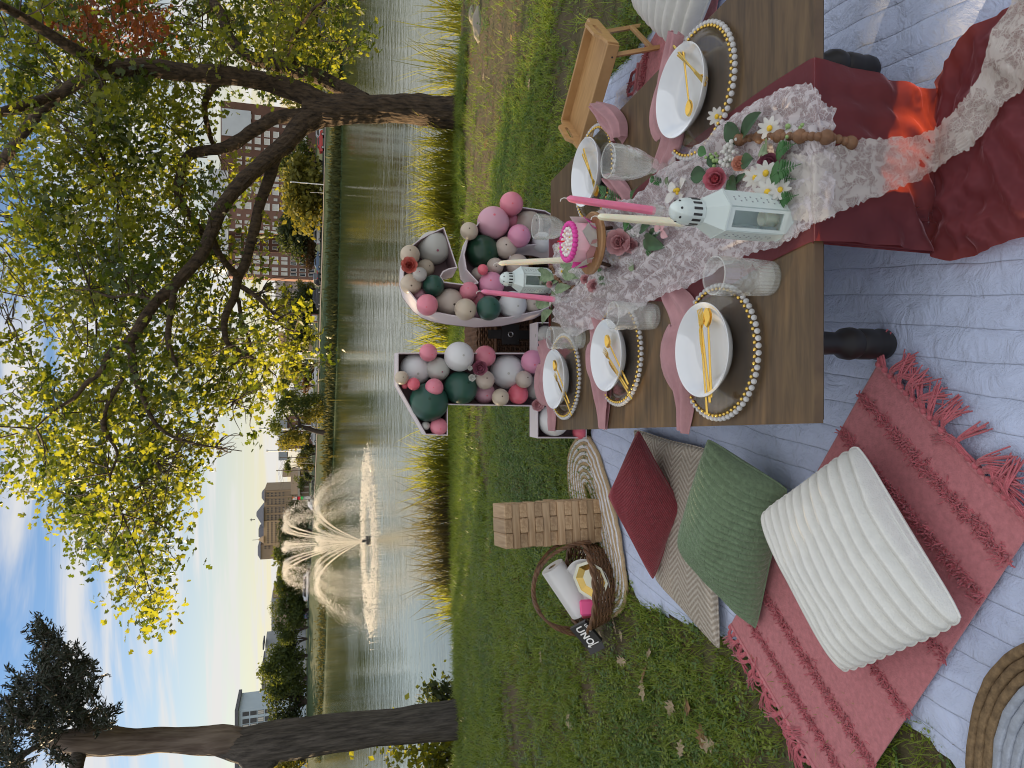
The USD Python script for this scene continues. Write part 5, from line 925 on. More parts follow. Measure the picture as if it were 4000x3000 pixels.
def piece(kind, label, a, b, z=.028, rest=.0):
    """a: head end, b: handle end (photograph points on the level z above the table)"""
    pa, pb = G(*a, TZ+z), G(*b, TZ+z); d = pb-pa; rz = math.atan2(d[1], d[0]); loc = pa+nrm(d)*(.055 if kind != 'knife' else .088)
    if kind in PROTO: return copy(PROTO[kind], label, loc, rz, f'gold {kind}s on the plates', scale=np.linalg.norm(d)/(.247 if kind != 'knife' else .28))
    t = PROTO[kind] = thing(kind, label, kind, loc, rz, f'gold {kind}s on the plates'); UsdGeom.Xformable(stage.GetPrimAtPath(t)).AddScaleOp().Set(Gf.Vec3f(*[float(np.linalg.norm(d)/(.247 if kind != 'knife' else .28))]*3))
    for nm, m in CUT[kind].items(): part(t, nm, m, 'gold', smooth=50)
    return t
def napkin(label, pts, zs, ws):
    """centre line in photograph points, height above the table, half width"""
    c = spline([G(X, Y, TZ+z) for (X, Y), z in zip(pts, zs)], 7); w = spline([[q, 0, 0] for q in ws], 7)[:, 0]; t = np.gradient(c, axis=0); t[:, 2] = 0; t /= np.linalg.norm(t, axis=1, keepdims=True); s = np.stack([-t[:, 1], t[:, 0], t[:, 2]*0], 1)
    a = np.linspace(-1, 1, 17); sd_ = int(pts[0][0]); nz = meshkit.fbm(np.stack(np.broadcast_arrays(np.arange(len(c))[:, None]*.14, a[None]*1.6, np.full((1, 1), sd_*.1)), -1), 3, sd_)-.5
    bul = (1-np.abs(a)**3)[None]*np.ones((len(c), 1)); g = c[:, None]+s[:, None]*(a[None, :, None]*w[:, None, None]); g[..., 2] = np.maximum(TZ+.004, g[..., 2]*1.0-.012+.014*bul+.022*nz+.006*np.cos(a*7+sd_)[None])
    for px, py in PLATES: dd = np.hypot(g[..., 0]-px, g[..., 1]-py); cap = TZ+.0115+np.clip(dd-.082, 0, 1)*.7; g[..., 2] = np.where(dd < .125, np.minimum(g[..., 2], cap), g[..., 2])
    lo = g[:, ::-1].copy(); lo[..., 2] = TZ+.003
    g = np.concatenate([g, lo[:, :]], 1); m = sheet(g); return single('napkin', m, 'napkin', label, 'napkin', 'mauve napkins at the place settings', smooth=60)
charger('beaded glass charger at the nearest left setting behind the front tumbler', .079, 1.476); plate('white plate at the nearest left setting', .085, 1.482)
charger('beaded glass charger at the middle left setting', .098, 2.035); plate('white plate at the middle left setting', .094, 2.04)
charger('beaded glass charger at the farthest left setting', .03, 2.52); plate('white plate at the farthest left setting', .02, 2.525)
charger('beaded glass charger at the nearest right setting', .765, 1.565); plate('white plate at the nearest right setting', .772, 1.585)
charger('beaded glass charger at the far right setting behind the goblet', .745, 2.225); plate('white plate at the far right setting behind the goblet', .745, 2.215)
for lb, s_, f_, k_ in (('nearest left plate', ((2765, 1190), (2780, 1545)), ((2735, 1205), (2775, 1570)), ((2735, 1245), (2762, 1592))), ('middle left plate', ((2365, 1310), (2455, 1500)), ((2357, 1362), (2452, 1515)), ((2370, 1395), (2458, 1540))), ('farthest left plate', ((2163, 1408), (2225, 1575)), ((2165, 1455), (2222, 1590)), ((2172, 1472), (2226, 1604))),
                       ('nearest right plate', ((2700, 470), (2670, 200)), ((2772, 330), (2650, 215)), ((2768, 345), (2640, 190))), ('far right plate', ((2340, 765), (2278, 605)), ((2330, 745), (2282, 590)), ((2320, 735), (2290, 615)))):
    piece('spoon', 'gold spoon on the '+lb, *s_, z=.040); piece('fork', 'gold fork on the '+lb, *f_, z=.043); piece('knife', 'gold knife on the '+lb, *k_, z=.046)
napkin('mauve napkin under the nearest left plate', [(2655, 1685), (2655, 1543), (2622, 1392), (2655, 1259), (2600, 1140)], (.014, .026, .036, .030, .026), (.030, .045, .085, .070, .036))
napkin('mauve napkin under the middle left plate', [(2345, 1672), (2340, 1543), (2322, 1410), (2330, 1314), (2305, 1225)], (.014, .026, .036, .030, .026), (.032, .048, .090, .070, .036))
napkin('mauve napkin under the farthest left plate', [(2150, 1682), (2140, 1573), (2110, 1500), (2126, 1410), (2108, 1340)], (.014, .026, .040, .030, .024), (.032, .048, .095, .070, .036))
napkin('mauve napkin behind the nearest right plate', [(2628, 125), (2603, 241), (2575, 416), (2600, 531), (2560, 660)], (.03, .022, .034, .026, .016), (.022, .036, .072, .062, .040))
napkin('mauve napkin falling over the right side of the far right plate', [(2310, 410), (2345, 450), (2385, 500), (2400, 545)], (.045, .05, .045, .04), (.014, .034, .036, .02))
napkin('folded mauve napkin end lying below the far right plate', [(2360, 690), (2400, 735), (2430, 780), (2445, 800)], (.03, .03, .025, .02), (.014, .030, .032, .015))

# ---------------------------------------------------------------- glasses
def ribbed(prof_out, prof_in, n, ribs, amp, zlo, zhi, dots=True):
    def ring(p, out):
        a = np.linspace(0, 2*PI, n, endpoint=False); r = np.repeat(p[:, 0][None], n, 0); z = np.repeat(p[:, 1][None], n, 0)
        if out:
            band = (z > zlo)*(z < zhi); r = r*(1+amp*np.cos(a*ribs)[:, None]*band)
            top_ = (z > zhi+(p[:, 1].max()-zhi)*.55)*(z < p[:, 1].max()*.97); r = r*(1+amp*.8*np.cos(a*ribs*.8)[:, None]*top_)
            mid = (z >= zhi)*(top_ == 0)*(z < p[:, 1].max()*.97); r = r*(1+amp*1.3*np.cos(a*6)[:, None]*np.sin(z*260)*mid)
        return np.stack([np.cos(a)[:, None]*r, np.sin(a)[:, None]*r, z], -1)
    p = np.vstack([prof_out, prof_in[::-1]]); k = len(prof_out); v = np.concatenate([ring(np.array(prof_out), True), ring(np.array(prof_in)[::-1], False)], 1); K = v.shape[1]; f = []
    for i in range(n):
        j = (i+1) % n
        for q in range(K-1): f += [[i*K+q, j*K+q, j*K+q+1], [i*K+q, j*K+q+1, i*K+q+1]]
    m = TM(v.reshape(-1, 3), f, process=False); m.merge_vertices(); m.update_faces(m.nondegenerate_faces()); return m
def tumbler(label, Xr, Xb, Y, r):
    p = G(Xb, Y, TZ); h = Fw(Xr, Y, p[1])[2]-TZ
    zs = np.linspace(0, h, 46); po = [(0, 0)]+[(r*(.90+.10*min(1, z/h*1.4)), z) for z in zs]; pi_ = [(0, .012)]+[(r*(.84+.09*min(1, z/h*1.4)), z) for z in zs[zs > .012]]
    t = thing('tumbler', label, 'glass', p+[0, 0, .001], 0, 'ribbed drinking glasses on the table')
    part(t, 'glass', ribbed(po, pi_, 144, 30, .030, .006, h*.40), 'glass', smooth=True); part(t, 'rim', tr(trimesh.creation.torus(r*.985, .0016, 48, 8), (0, 0, h)), 'glass', smooth=True); return t
tumbler('ribbed clear tumbler nearest the camera with a greenish base', 2790, 3010, 1088, .042); tumbler('ribbed clear tumbler between the near and middle left plates', 2395, 2558, 1237, .041); tumbler('ribbed clear tumbler beside the farthest left plate', 2150, 2275, 1322, .041)
def goblet(label, Xr, Xb, Y, r, d=None, zf=TZ):
    p = G(Xb, Y, zf); h = Fw(Xr, Y, p[1])[2]-zf; s = h-.045
    po = [(0, 0), (.034, .0), (.034, .003), (.012, .008), (.008, .014), (.013, .024), (.008, .036), (.011, .042), (.02, .047)]+[(r*math.sin(min(1, .28+.9*q)*PI/2)*(1.03-.10*max(0, q-.55)), .047+s*(.06+.94*q)) for q in np.linspace(.03, 1, 34)]
    pi_ = [(0, .052)]+[(po[9+i][0]-.0035, po[9+i][1]) for i in range(3, 34)]
    t = thing('goblet', label, 'glass', p, 0, 'ribbed goblets on the table'); part(t, 'glass', ribbed(po, pi_, 144, 30, .026, h*.45, h*.62), 'glass', smooth=True); part(t, 'rim', tr(trimesh.creation.torus(r*.975, .0016, 48, 8), (0, 0, h)), 'glass', smooth=True)
goblet('footed clear goblet in front of the far right setting', 2375, 2618, 655, .047, zf=TZ+.012); goblet('footed clear goblet behind the cake', 2092, 2258, 897, .047)

# ---------------------------------------------------------------- lanterns and candles
def lantern(label, Xt, Xb, Y, hw, rz):
    p = G(Xb, Y, TZ+.006); h = Fw(Xt, Y, p[1])[2]-p[2]; r = hw*pxm(Xb-(Xb-Xt)*.3, Y, p[1])*1.08
    t = thing('lantern', label, 'lantern', p, rz, 'white candle lanterns on the table'); hexa = lambda q: [(q*math.cos(a), q*math.sin(a)) for a in np.arange(6)*PI/3+PI/6]
    def hx(q0, q1, z0, z1): return TM(np.array([(*a, z0) for a in hexa(q0)]+[(*a, z1) for a in hexa(q1)])).convex_hull
    zb, zt, zc = h*.09, h*.60, h*.76
    part(t, 'base', cat([hx(r, r, 0, h*.03), hx(r*.95, r*.95, h*.0302, zb)]), 'white_enamel', smooth=False); ap = r*math.cos(PI/6)
    for k in range(6):
        a = k*PI/3+PI/3; ca, sa = math.cos(a), math.sin(a); 
        if k % 2 == 0:
            w = r*.5*.96; fr = [box(-w, -w+r*.13, -.0025, .0025, zb, zt), box(w-r*.13, w, -.0025, .0025, zb, zt), box(-w+r*.13, w-r*.13, -.0025, .0025, zb, zb+h*.04), box(-w+r*.13, w-r*.13, -.0025, .0025, zt-h*.04, zt)]
            part(t, 'window_frame', tr(cat(fr), (ca*ap*.97, sa*ap*.97, 0), rz=a+PI/2), 'white_enamel', smooth=False); part(t, 'pane', tr(box(-w+r*.13, w-r*.13, -.0006, .0006, zb+h*.04, zt-h*.04), (ca*ap*.965, sa*ap*.965, 0), rz=a+PI/2), 'pane')
        else:
            w = r*.5*.96; pan = tr(box(-w, w, -.0025, .0025, zb, zt), (ca*ap*.97, sa*ap*.97, 0), rz=a+PI/2); pp = part(t, 'pierced_panel', pan, 'white_enamel', smooth=False)
            dots = []
            for i in range(9):
                zc_ = zb+(zt-zb)*(.12+.76*i/8); 
                for q in (-1, 1): dots.append(tr(trimesh.creation.cylinder(r*.035, .0008, sections=6), (ca*(ap*.97+.0027)-sa*q*w*.3*(1 if i % 2 else .5), sa*(ap*.97+.0027)+ca*q*w*.3*(1 if i % 2 else .5), zc_), ry=PI/2, rz=a) if False else tr(tr(trimesh.creation.cylinder(r*.04, .0008, sections=6), rx=PI/2), (ca*(ap*.97+.0028)-sa*q*w*.3*(1 if i % 2 else .5), sa*(ap*.97+.0028)+ca*q*w*.3*(1 if i % 2 else .5), zc_), rz=a+PI/2))
            part(pp, 'holes', cat(dots), 'grey_wall', kind='stuff')
    part(t, 'eave', cat([hx(r*1.06, r*1.06, zt, zt+h*.012)]), 'white_enamel', smooth=False); part(t, 'roof', hx(r*1.03, r*.60, zt+h*.0125, zc), 'white_enamel', smooth=False)
    part(t, 'chimney', lathe([(0, zc+.0005), (r*.56, zc+.0005), (r*.56, zc+h*.12), (r*.50, zc+h*.17), (r*.36, zc+h*.21), (r*.30, h*.985), (r*.16, h), (0, h)], 28), 'white_enamel', smooth=40)
    sl = [tr(box(-r*.05, r*.05, -.0008, .0008, -h*.035, h*.035), (r*.562*math.cos(a), r*.562*math.sin(a), zc+h*.065), rz=a+PI/2) for a in np.arange(14)*2*PI/14]+[tr(tr(trimesh.creation.cylinder(r*.05, .0016, sections=10), rx=PI/2), (r*.445*math.cos(a), r*.445*math.sin(a), zc+h*.19), rz=a+PI/2) for a in np.arange(7)*2*PI/7]
    part(t, 'vents', cat(sl), 'dark_metal', kind='stuff'); hd = tube([[r*.5*math.cos(b)*1., r*.15*math.sin(b), zc+h*.10-abs(math.sin(b))*h*.05] for b in np.linspace(0, PI, 14)], .0013, 6); part(t, 'handle', hd, 'steel')
    part(t, 'candle', lathe([(0, zb), (r*.36, zb), (r*.36, zb+h*.11), (r*.31, zb+h*.115), (0, zb+h*.09)], 24), 'wax_cream')
lantern('large white hexagonal candle lantern in the middle of the table front', 2619, 3062, 858, 84, .10+PI/3); lantern('small white hexagonal candle lantern at the far end of the table', 1953, 2152, 1098, 46, .35+PI/3)
def taper(label, Xt, Yt, Xb, Yb, p, hz, mk, kind_lab):
    """p: foot on the table; the holder is hz tall"""
    zb = p[2]+hz; tp = Fw(Xt, Yt, p[1]); hgt = tp[2]-zb; lean = (tp[0]-p[0])
    h = thing('candle_holder', kind_lab, 'candle holder', p, 0, 'glass candle holders'); pr = [(0, 0), (.028, 0), (.028, .003), (.012, .009), (.007, .02), (.012, hz*.42), (.007, hz*.55), (.010, hz*.68), (.015, hz*.8), (.0185, hz+.012), (.0165, hz+.012), (.013, hz*.82), (0, hz-.001)]
    part(h, 'glass', lathe(pr, 32), 'glass', smooth=50)
    c = thing('taper_candle', label, 'candle', p+[0, 0, hz], 0, 'taper candles on the table')
    part(c, 'wax', tube([[0, 0, 0], [lean*.3, 0, hgt*.3], [lean*.9, 0, hgt*.92], [lean, 0, hgt*.97], [lean, 0, hgt]], [.0112, .0108, .0088, .0082, .003], 16), mk, smooth=50); part(c, 'wick', tube([[lean, 0, hgt-.002], [lean+.001, 0, hgt+.008], [lean-.003, 0, hgt+.016], [lean-.009, 0, hgt+.018]], .0013, 6), 'wick')
taper('pink taper candle behind the large lantern', 2215, 775, 2580, 815, np.array([.451, 1.585, TZ+.012]), .115, 'wax_pink', 'glass holder of the pink candle behind the large lantern')
taper('cream taper candle directly behind the large lantern', 2335, 846, 2619, 862, np.array([.415, 1.545, TZ+.012]), .055, 'wax_cream', 'glass holder of the cream candle behind the large lantern')
taper('cream taper candle beside the cake', 1948, 1028, 2203, 1011, np.array([.445, 2.26, TZ+.012]), .055, 'wax_cream', 'glass holder of the cream candle beside the cake')
taper('pink taper candle in front of the small lantern', 1880, 1138, 2120, 1152, np.array([.318, 2.40, TZ+.012]), .085, 'wax_pink', 'glass holder of the pink candle by the small lantern')

# ---------------------------------------------------------------- cake
cp = G(2452, 985, TZ+.012); cp = np.array([.455, 2.03, TZ+.012]); sh = .105
cs = thing('cake_stand', 'round wooden cake stand on three dark legs', 'cake stand', cp); part(cs, 'board', lathe([(0, sh-.018), (.094, sh-.018), (.1, sh-.013), (.1, sh-.004), (.096, sh), (0, sh)], 48), 'stand_wood', smooth=40)
for a in (.5, 2.6, 4.5): part(cs, 'leg', tube([[.055*math.cos(a), .055*math.sin(a), sh-.0185], [.075*math.cos(a), .075*math.sin(a), 0]], [.007, .006], 10), 'stand_dark')
ck = thing('cake', 'small pink cake with fuchsia piping in a white and pink paper wrap', 'cake', cp+[0, 0, sh+.0005]); CR, CH = .062, .066
part(ck, 'sponge', lathe([(0, 0), (CR, 0), (CR, CH-.004), (CR-.004, CH), (0, CH)], 40), 'cake_pink', smooth=40); part(ck, 'icing_top', lathe([(0, CH+.0005), (CR*.72, CH+.0005), (CR*.72, CH+.004), (CR*.68, CH+.006), (0, CH+.006)], 32), 'cake_pink')
for nm, z, rr, n, rb in (('piping', CH+.004, CR*.93, 26, .0092),): part(ck, nm, cat(ball((rr*math.cos(a), rr*math.sin(a), z), rb, 1, (1, 1, 1.1)) for a in np.arange(n)*2*PI/n), 'fuchsia', kind='stuff', smooth=True)
part(ck, 'cream_dots', cat(ball((rr*math.cos(a), rr*math.sin(a), CH+.008), .006, 1) for rr, n in ((CR*.68, 16), (CR*.42, 9), (CR*.15, 4)) for a in np.arange(n)*2*PI/n+rr), 'icing', kind='stuff', smooth=True)
part(ck, 'birthday_candle', tube([[.006, .02, CH+.004], [.004, .022, CH+.034]], .0025, 8), 'sign_red'); part(ck, 'sugar_pearls', cat(ball((.03*math.cos(a), .03*math.sin(a), CH+.012), .0028, 1) for a in (0.3, 2, 3.6, 5)), 'gold', kind='stuff')
for k in range(8):
    a = k*PI/4+.2; w = .040; hh = (.046, .03)[k % 2]; g = np.array([[[-w, 0, 0], [0, -.004, 0], [w, 0, 0]], [[-w*.95, -.008, hh*.6], [0, -.012, hh*.7], [w*.95, -.008, hh*.6]], [[-w*.3, -.020, hh*1.0], [0, -.024, hh*1.25], [w*.3, -.020, hh]]])
    part(ck, 'wrap_petal', tr(sheet(g, .0006), (math.sin(a)*CR*1.02, -math.cos(a)*CR*1.02, .0012+.0004*k), rz=a), ('petal_white', 'fuchsia', 'petal_white', 'petal_pale')[k % 4], smooth=True)

# ---------------------------------------------------------------- marquee numerals and balloons
SIX_C, SIX_A = np.array([0., 0.]), math.radians(14)
def numeral(name, label, outline, hole, d, depth, rz=0.):
    o = Fw(outline[0][0], (outline[0][1]+outline[-1][1])/2, d); pts = [(Fw(X, Y, d)[0], Fw(X, Y, d)[2]) for X, Y in outline]
    zmin = min(p[1] for p in pts); P_ = Polygon(pts); 
    if hole: P_ = P_.difference(Polygon([(Fw(X, Y, d)[0], Fw(X, Y, d)[2]) for X, Y in hole]))
    c = np.array([P_.centroid.x, d, zmin]); t = thing(name, label, 'marquee number', c, rz); SIX_C[:] = c[:2]
    def up(poly, y0, y1): m = extr(poly, y1-y0); v = np.array(m.vertices); return tr(TM(np.stack([v[:, 0], y0+v[:, 2], v[:, 1]], 1), m.faces[:, ::-1], process=False), -c)
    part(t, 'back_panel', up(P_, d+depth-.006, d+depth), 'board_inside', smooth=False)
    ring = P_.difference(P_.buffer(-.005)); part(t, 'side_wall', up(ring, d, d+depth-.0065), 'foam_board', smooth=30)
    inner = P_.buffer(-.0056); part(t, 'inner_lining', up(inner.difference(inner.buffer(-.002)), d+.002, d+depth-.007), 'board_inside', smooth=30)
ND = 3.04
numeral('marquee_one', 'numeral one box frame of pink white board filled with balloons', [(1552, 1377), (1552, 1507), (1662, 1700), (1750, 1702), (1750, 1582), (2098, 1588), (2098, 1712), (2292, 1712), (2292, 1258), (2098, 1258), (2098, 1378)], None, ND, .115)
six = [(1742, 874), (1681, 903), (1645, 924), (1605, 957), (1576, 1007), (1570, 1080), (1583, 1134), (1623, 1192), (1655, 1217), (1688, 1232), (1753, 1246), (1862, 1259), (1970, 1253), (2100, 1224), (2200, 1170), (2262, 1090), (2285, 1010), (2270, 920), (2225, 850), (2150, 800), (2060, 785), (1970, 800), (1890, 840), (1835, 910), (1812, 990), (1818, 1055), (1860, 1108), (1815, 1116), (1760, 1109), (1731, 1105), (1720, 1083), (1731, 1065), (1753, 1054), (1786, 1047)]
numeral('marquee_six', 'numeral six box frame of pink white board filled with balloons', six, [(2090+95*math.cos(a), 1012+62*math.sin(a)) for a in np.linspace(0, 2*PI, 24, endpoint=False)], ND, .12, SIX_A)
BN = {'white': 'balloon_white', 'grey': 'balloon_grey', 'tan': 'balloon_tan', 'beige': 'balloon_beige', 'green': 'balloon_green', 'deep': 'balloon_deep', 'pink': 'balloon_pink', 'pale': 'balloon_pale', 'coral': 'balloon_coral', 'orchid': 'balloon_orchid'}
def balloon(label, X, Y, r, col, q=1, group=None):
    """q: 0 deep in the frame, 1 in the middle, 2 proud of it"""
    d = ND+(.07, .02, -.03)[q]
    if 'six' in (group or ''): d += (Fw(X, Y, d)[0]-SIX_C[0])*math.tan(SIX_A)
    rr = r*pxm(X, Y, d); c = Fw(X, Y, d); d2 = d if q else d+.0
    t = thing('balloon', label, 'balloon', c, 0, group)
    m = trimesh.creation.icosphere(subdivisions=4, radius=1.0); v = np.array(m.vertices); k = np.clip(-v[:, 1], -1, 1); b_ = np.array(Fw(X, Y, d)-[0, 0, EYE]); ax = nrm(np.array([R.uniform(-.5, .5), 1, R.uniform(-.5, .5)]))
    s = v@ax; v = v*(1+.05*np.clip(s, 0, 1)[:, None]**2); v *= rr; v += 0
    part(t, 'skin', TM(v, m.faces, process=False), BN[col], smooth=True)
    part(t, 'knot', tr(trimesh.creation.cone(rr*.07, rr*.12, sections=8), ax*rr*1.03), BN[col])
    tip = nrm(np.array([R.uniform(-.35, .35), -1, R.uniform(-.35, .35)])); n2 = np.cross(tip, [0, 0, 1]); spot = trimesh.creation.icosphere(subdivisions=2, radius=rr*.075); vv = np.array(spot.vertices); vv = vv-np.outer(vv@tip, tip)*.82; part(t, 'tip', TM(vv+tip*rr*1.0, spot.faces, process=False), {'white': 'balloon_grey', 'grey': 'petal_mauve', 'tan': 'twig', 'beige': 'twig', 'green': 'balloon_deep', 'deep': 'leaf_dark', 'pink': 'balloon_coral', 'pale': 'balloon_coral', 'coral': 'balloon_coral', 'orchid': 'balloon_coral'}[col], smooth=True)
ONE = [('large white balloon at the top of the numeral one', 1624, 1442, 62, 'white', 0), ('rose pink balloon on the upper right edge of the numeral one', 1673, 1377, 35, 'pink', 2), ('beige balloon below the large white one at the top of the one', 1711, 1442, 46, 'grey', 1), ('bright white balloon bulging over the right edge of the one', 1794, 1393, 58, 'white', 2), ('rose pink balloon above the mauve rose on the one', 1895, 1392, 42, 'pink', 1), ('large white balloon low in the stem of the one', 1982, 1451, 67, 'white', 0), ('small tan balloon at the top edge of the numeral one', 1569, 1476, 27, 'tan', 2),
       ('tiny coral balloon behind the small tan one', 1581, 1507, 13, 'coral', 1), ('small coral balloon near the top of the one', 1616, 1500, 25, 'coral', 2), ('largest dark green balloon in the flag of the one', 1675, 1571, 76, 'green', 1), ('pink balloon between the two dark green balloons of the one', 1696, 1514, 36, 'pink', 2), ('dark green balloon in the middle of the one', 1800, 1515, 66, 'green', 1), ('pale pink balloon half hidden left of the stem of the one', 1892, 1535, 42, 'pale', 0), ('beige balloon under the white ranunculus on the one', 1895, 1484, 37, 'beige', 2), ('tan balloon at the left edge of the stem of the one', 1955, 1552, 34, 'tan', 2),
       ('coral pink balloon at the lower left of the stem of the one', 2024, 1540, 40, 'coral', 1), ('large orchid pink balloon at the lower right of the one', 2081, 1413, 46, 'orchid', 2), ('small beige balloon between pink balloons low on the one', 2047, 1482, 34, 'beige', 2), ('pale grey balloon above the base of the one', 2090, 1516, 45, 'grey', 0), ('big white balloon at the left end of the base of the one', 2163, 1642, 62, 'white', 1), ('hot pink balloon in the lower left corner of the base of the one', 2262, 1690, 27, 'coral', 1), ('small coral balloon beside the pale rose on the base of the one', 2133, 1556, 18, 'coral', 1), ('pale grey balloon in the right end of the base of the one', 2130, 1312, 40, 'grey', 1), ('small grey balloon at the tip of the flag of the one', 1663, 1663, 17, 'grey', 1), ('pink balloon at the lower tip of the flag of the one', 1714, 1667, 35, 'pink', 1)]
SIX = [('big grey white balloon in the hook of the six', 1695, 968, 65, 'grey', 0), ('tan balloon at the top of the six beside the dahlia', 1602, 995, 38, 'tan', 2), ('dull tan balloon behind the small grey one on the six', 1663, 1047, 34, 'tan', 0), ('small grey beige balloon below the dahlia on the six', 1640, 1072, 28, 'grey', 2), ('tan balloon at the top left of the six', 1605, 1110, 41, 'tan', 1), ('dark green balloon at the top inner curve of the six', 1693, 1116, 42, 'green', 1), ('pale mauve balloon behind the upper green one of the six', 1634, 1156, 30, 'pale', 0), ('pink balloon at the upper left shoulder of the six', 1669, 1191, 42, 'pink', 2), ('large mauve grey balloon in the back of the six', 1757, 1185, 58, 'beige', 0), ('deep pink balloon in the spine of the six', 1832, 1138, 37, 'pink', 1),
       ('beige balloon with a dark tip on the left spine of the six', 1818, 1209, 43, 'tan', 2), ('dark green balloon on the lower left spine of the six', 1909, 1204, 48, 'green', 2), ('pale pink balloon behind the lower green one of the six', 1865, 1222, 33, 'pale', 0), ('rose balloon glimpsed behind the beige one on the six', 1865, 1167, 30, 'pink', 0), ('white balloon low on the left side of the six', 2003, 1192, 55, 'white', 1), ('beige balloon at the lower left behind the leaves', 2082, 1192, 32, 'beige', 1), ('mauve pink balloon in the middle of the six behind the small lantern', 1920, 1112, 50, 'orchid', 1), ('small beige balloon behind the hot pink one on the six', 1869, 1072, 28, 'beige', 0), ('small hot pink balloon in the bowl of the six', 1886, 1053, 21, 'coral', 2), ('beige balloon next to the small hot pink one', 1934, 1040, 33, 'beige', 1),
       ('round beige balloon behind the cream candle by the cake', 2021, 1036, 44, 'beige', 1), ('very large deep green balloon in the bowl of the six', 1885, 985, 66, 'deep', 0), ('beige balloon right of the deep green one', 1977, 968, 43, 'beige', 1), ('small tan balloon on the top edge of the bowl of the six', 1833, 903, 35, 'tan', 2), ('largest pink balloon on the right of the six', 1927, 870, 63, 'pale', 1), ('rightmost pink balloon standing out from the six', 1998, 796, 46, 'pink', 2), ('bright pink balloon with a red tip before the goblet', 2028, 922, 45, 'orchid', 2), ('beige balloon behind the far goblet', 2064, 882, 60, 'beige', 0), ('pink balloon glimpsed between the two largest pink ones', 1992, 862, 36, 'pink', 0), ('white balloon with red knot low behind the far goblet', 2118, 946, 40, 'white', 1)]
for a in ONE: balloon(*a, group='balloons in the numeral one')
for a in SIX: balloon(*a, group='balloons in the numeral six')

# ---------------------------------------------------------------- flowers
def petal(l, w, cup=.3, tip=.0, n=5):
    u = np.linspace(0, 1, n); ww = w*np.sin(PI*np.clip(u*.86+.07, 0, 1))**.7; a = np.array([-1, -.5, 0, .5, 1])
    return np.stack([ww[:, None]*a[None], np.repeat((l*u)[:, None], 5, 1), (cup*l*u**2)[:, None]+cup*w*.5*(a[None]**2)*np.ones((n, 1))], -1)
def head(n_, l, w, tilt, cup, z=0., ph=0.):                      # one ring of petals
    ms = []
    for k in range(n_):
        m = sheet(petal(l, w, cup)); m = tr(m, rx=tilt); ms.append(tr(m, (0, 0, z), rz=2*PI*k/n_+ph))
    return cat(ms)
def orient(m, o, nv, spin=0.):
    nv = nrm(nv); ex = nrm(np.cross([0.2, 1, .1], nv)); return frame(tr(m, rz=spin), o, ex, np.cross(nv, ex), nv)
FACE = nrm([-.2, -.72, .66])
def rose(par, o, r, mk, nv=FACE, label=None, mk2=None):
    o = np.asarray(o); f = part(par, 'rose', orient(cat([head(6, r*1.0, r*.55, .35, .35, -.10*r), head(5, r*.86, r*.5, .75, .3, -.05*r, .5)]), o, nv), mk, label, smooth=True)
    part(f, 'heart', orient(cat([head(5, r*.66, r*.42, 1.1, .1, 0, .2), head(4, r*.5, r*.34, 1.3, -.1, .05*r, .9), head(3, r*.36, r*.26, 1.45, -.3, .1*r, .4)]), o, nv), mk2 or mk, smooth=True)
def daisy(par, o, r, nv=FACE, n_=9, mk='petal_white'):
    o = np.asarray(o); f = part(par, 'daisy', orient(head(n_, r, r*.22, .12, .1), o, nv, R.uniform(0, 6)), mk, smooth=True); part(f, 'flower_centre', ball(o+nrm(nv)*r*.08, r*.26, 2, (1, 1, .8)), 'petal_yellow', smooth=True)
def peony(par, o, r, mk, nv=FACE, label=None):
    part(par, 'peony', cat([orient(head(7, r, r*.5, .3, .4), o, nv), orient(head(7, r*.85, r*.42, .7, .4, 0, .3), o, nv, .2), orient(head(6, r*.7, r*.36, 1.0, .3, 0, .6), o, nv, .5), orient(head(5, r*.5, r*.26, 1.25, .2, .05*r), o, nv, .9)]), mk, label, smooth=True)
def leaf(par, a, b, w, mk, up=(0, 0, 1), nm='leaf', lob=0.):
    a, b = np.asarray(a), np.asarray(b); d = b-a; l = np.linalg.norm(d); ey = d/l; ex = nrm(np.cross(ey, up)); ez = np.cross(ex, ey); u = np.linspace(0, 1, 9); ww = w*np.sin(PI*np.clip(u*.93+.04, 0, 1))**.8*(1+lob*np.sin(u*22)); s = np.array([-1, -.5, 0, .5, 1])
    g = np.stack([ww[:, None]*s[None], np.repeat((u*l)[:, None], 5, 1), .10*l*np.sin(PI*u)[:, None]+.22*w*np.abs(s)[None]*np.ones((9, 1))], -1)
    return part(par, nm, frame(sheet(g), a, ex, ey, ez), mk, smooth=True)
def fern(par, a, b, w, mk='fern', n_=13):
    a, b = np.asarray(a), np.asarray(b); d = b-a; ms = []; up = np.array([0, 0, 1.]); ex = nrm(np.cross(d, up)); c = spline([a, (a+b)/2+up*.012, b], 8); ms.append(tube(c, .0009, 5))
    for k in range(n_):
        q = (k+1)/(n_+1); p = c[int(q*(len(c)-1))]; l = w*math.sin(PI*min(1, .25+q*.75))
        for s in (-1, 1): ms.append(frame(sheet(petal(l, l*.22, .1, 0, 4)), p, nrm(np.cross(ex*s+nrm(d)*.5, up)), nrm(ex*s+nrm(d)*.5), up))
    part(par, 'fern_frond', cat(ms), mk, smooth=True)
def sprays(par, o, n_, rad, r, mk, nm='small_blossoms', label=None):
    part(par, nm, cat(ball(np.asarray(o)+RN.normal(size=3)*np.array([rad, rad, rad*.6])*.6, r*RN.uniform(.7, 1.2), 1) for _ in range(n_)), mk, label, 'stuff', smooth=True)
def stems(par, pts): part(par, 'stem', tube(spline(pts, 5), .002, 6), 'fern')
def garland_local(o):
    return lambda X, Y, z: G(X, Y, TZ+z)-o
go_ = G(2930, 650, TZ+.012); gn = thing('flower_garland', 'garland with pink roses, daisies and dark leaves right of the large lantern', 'flowers', go_); g_ = garland_local(go_)
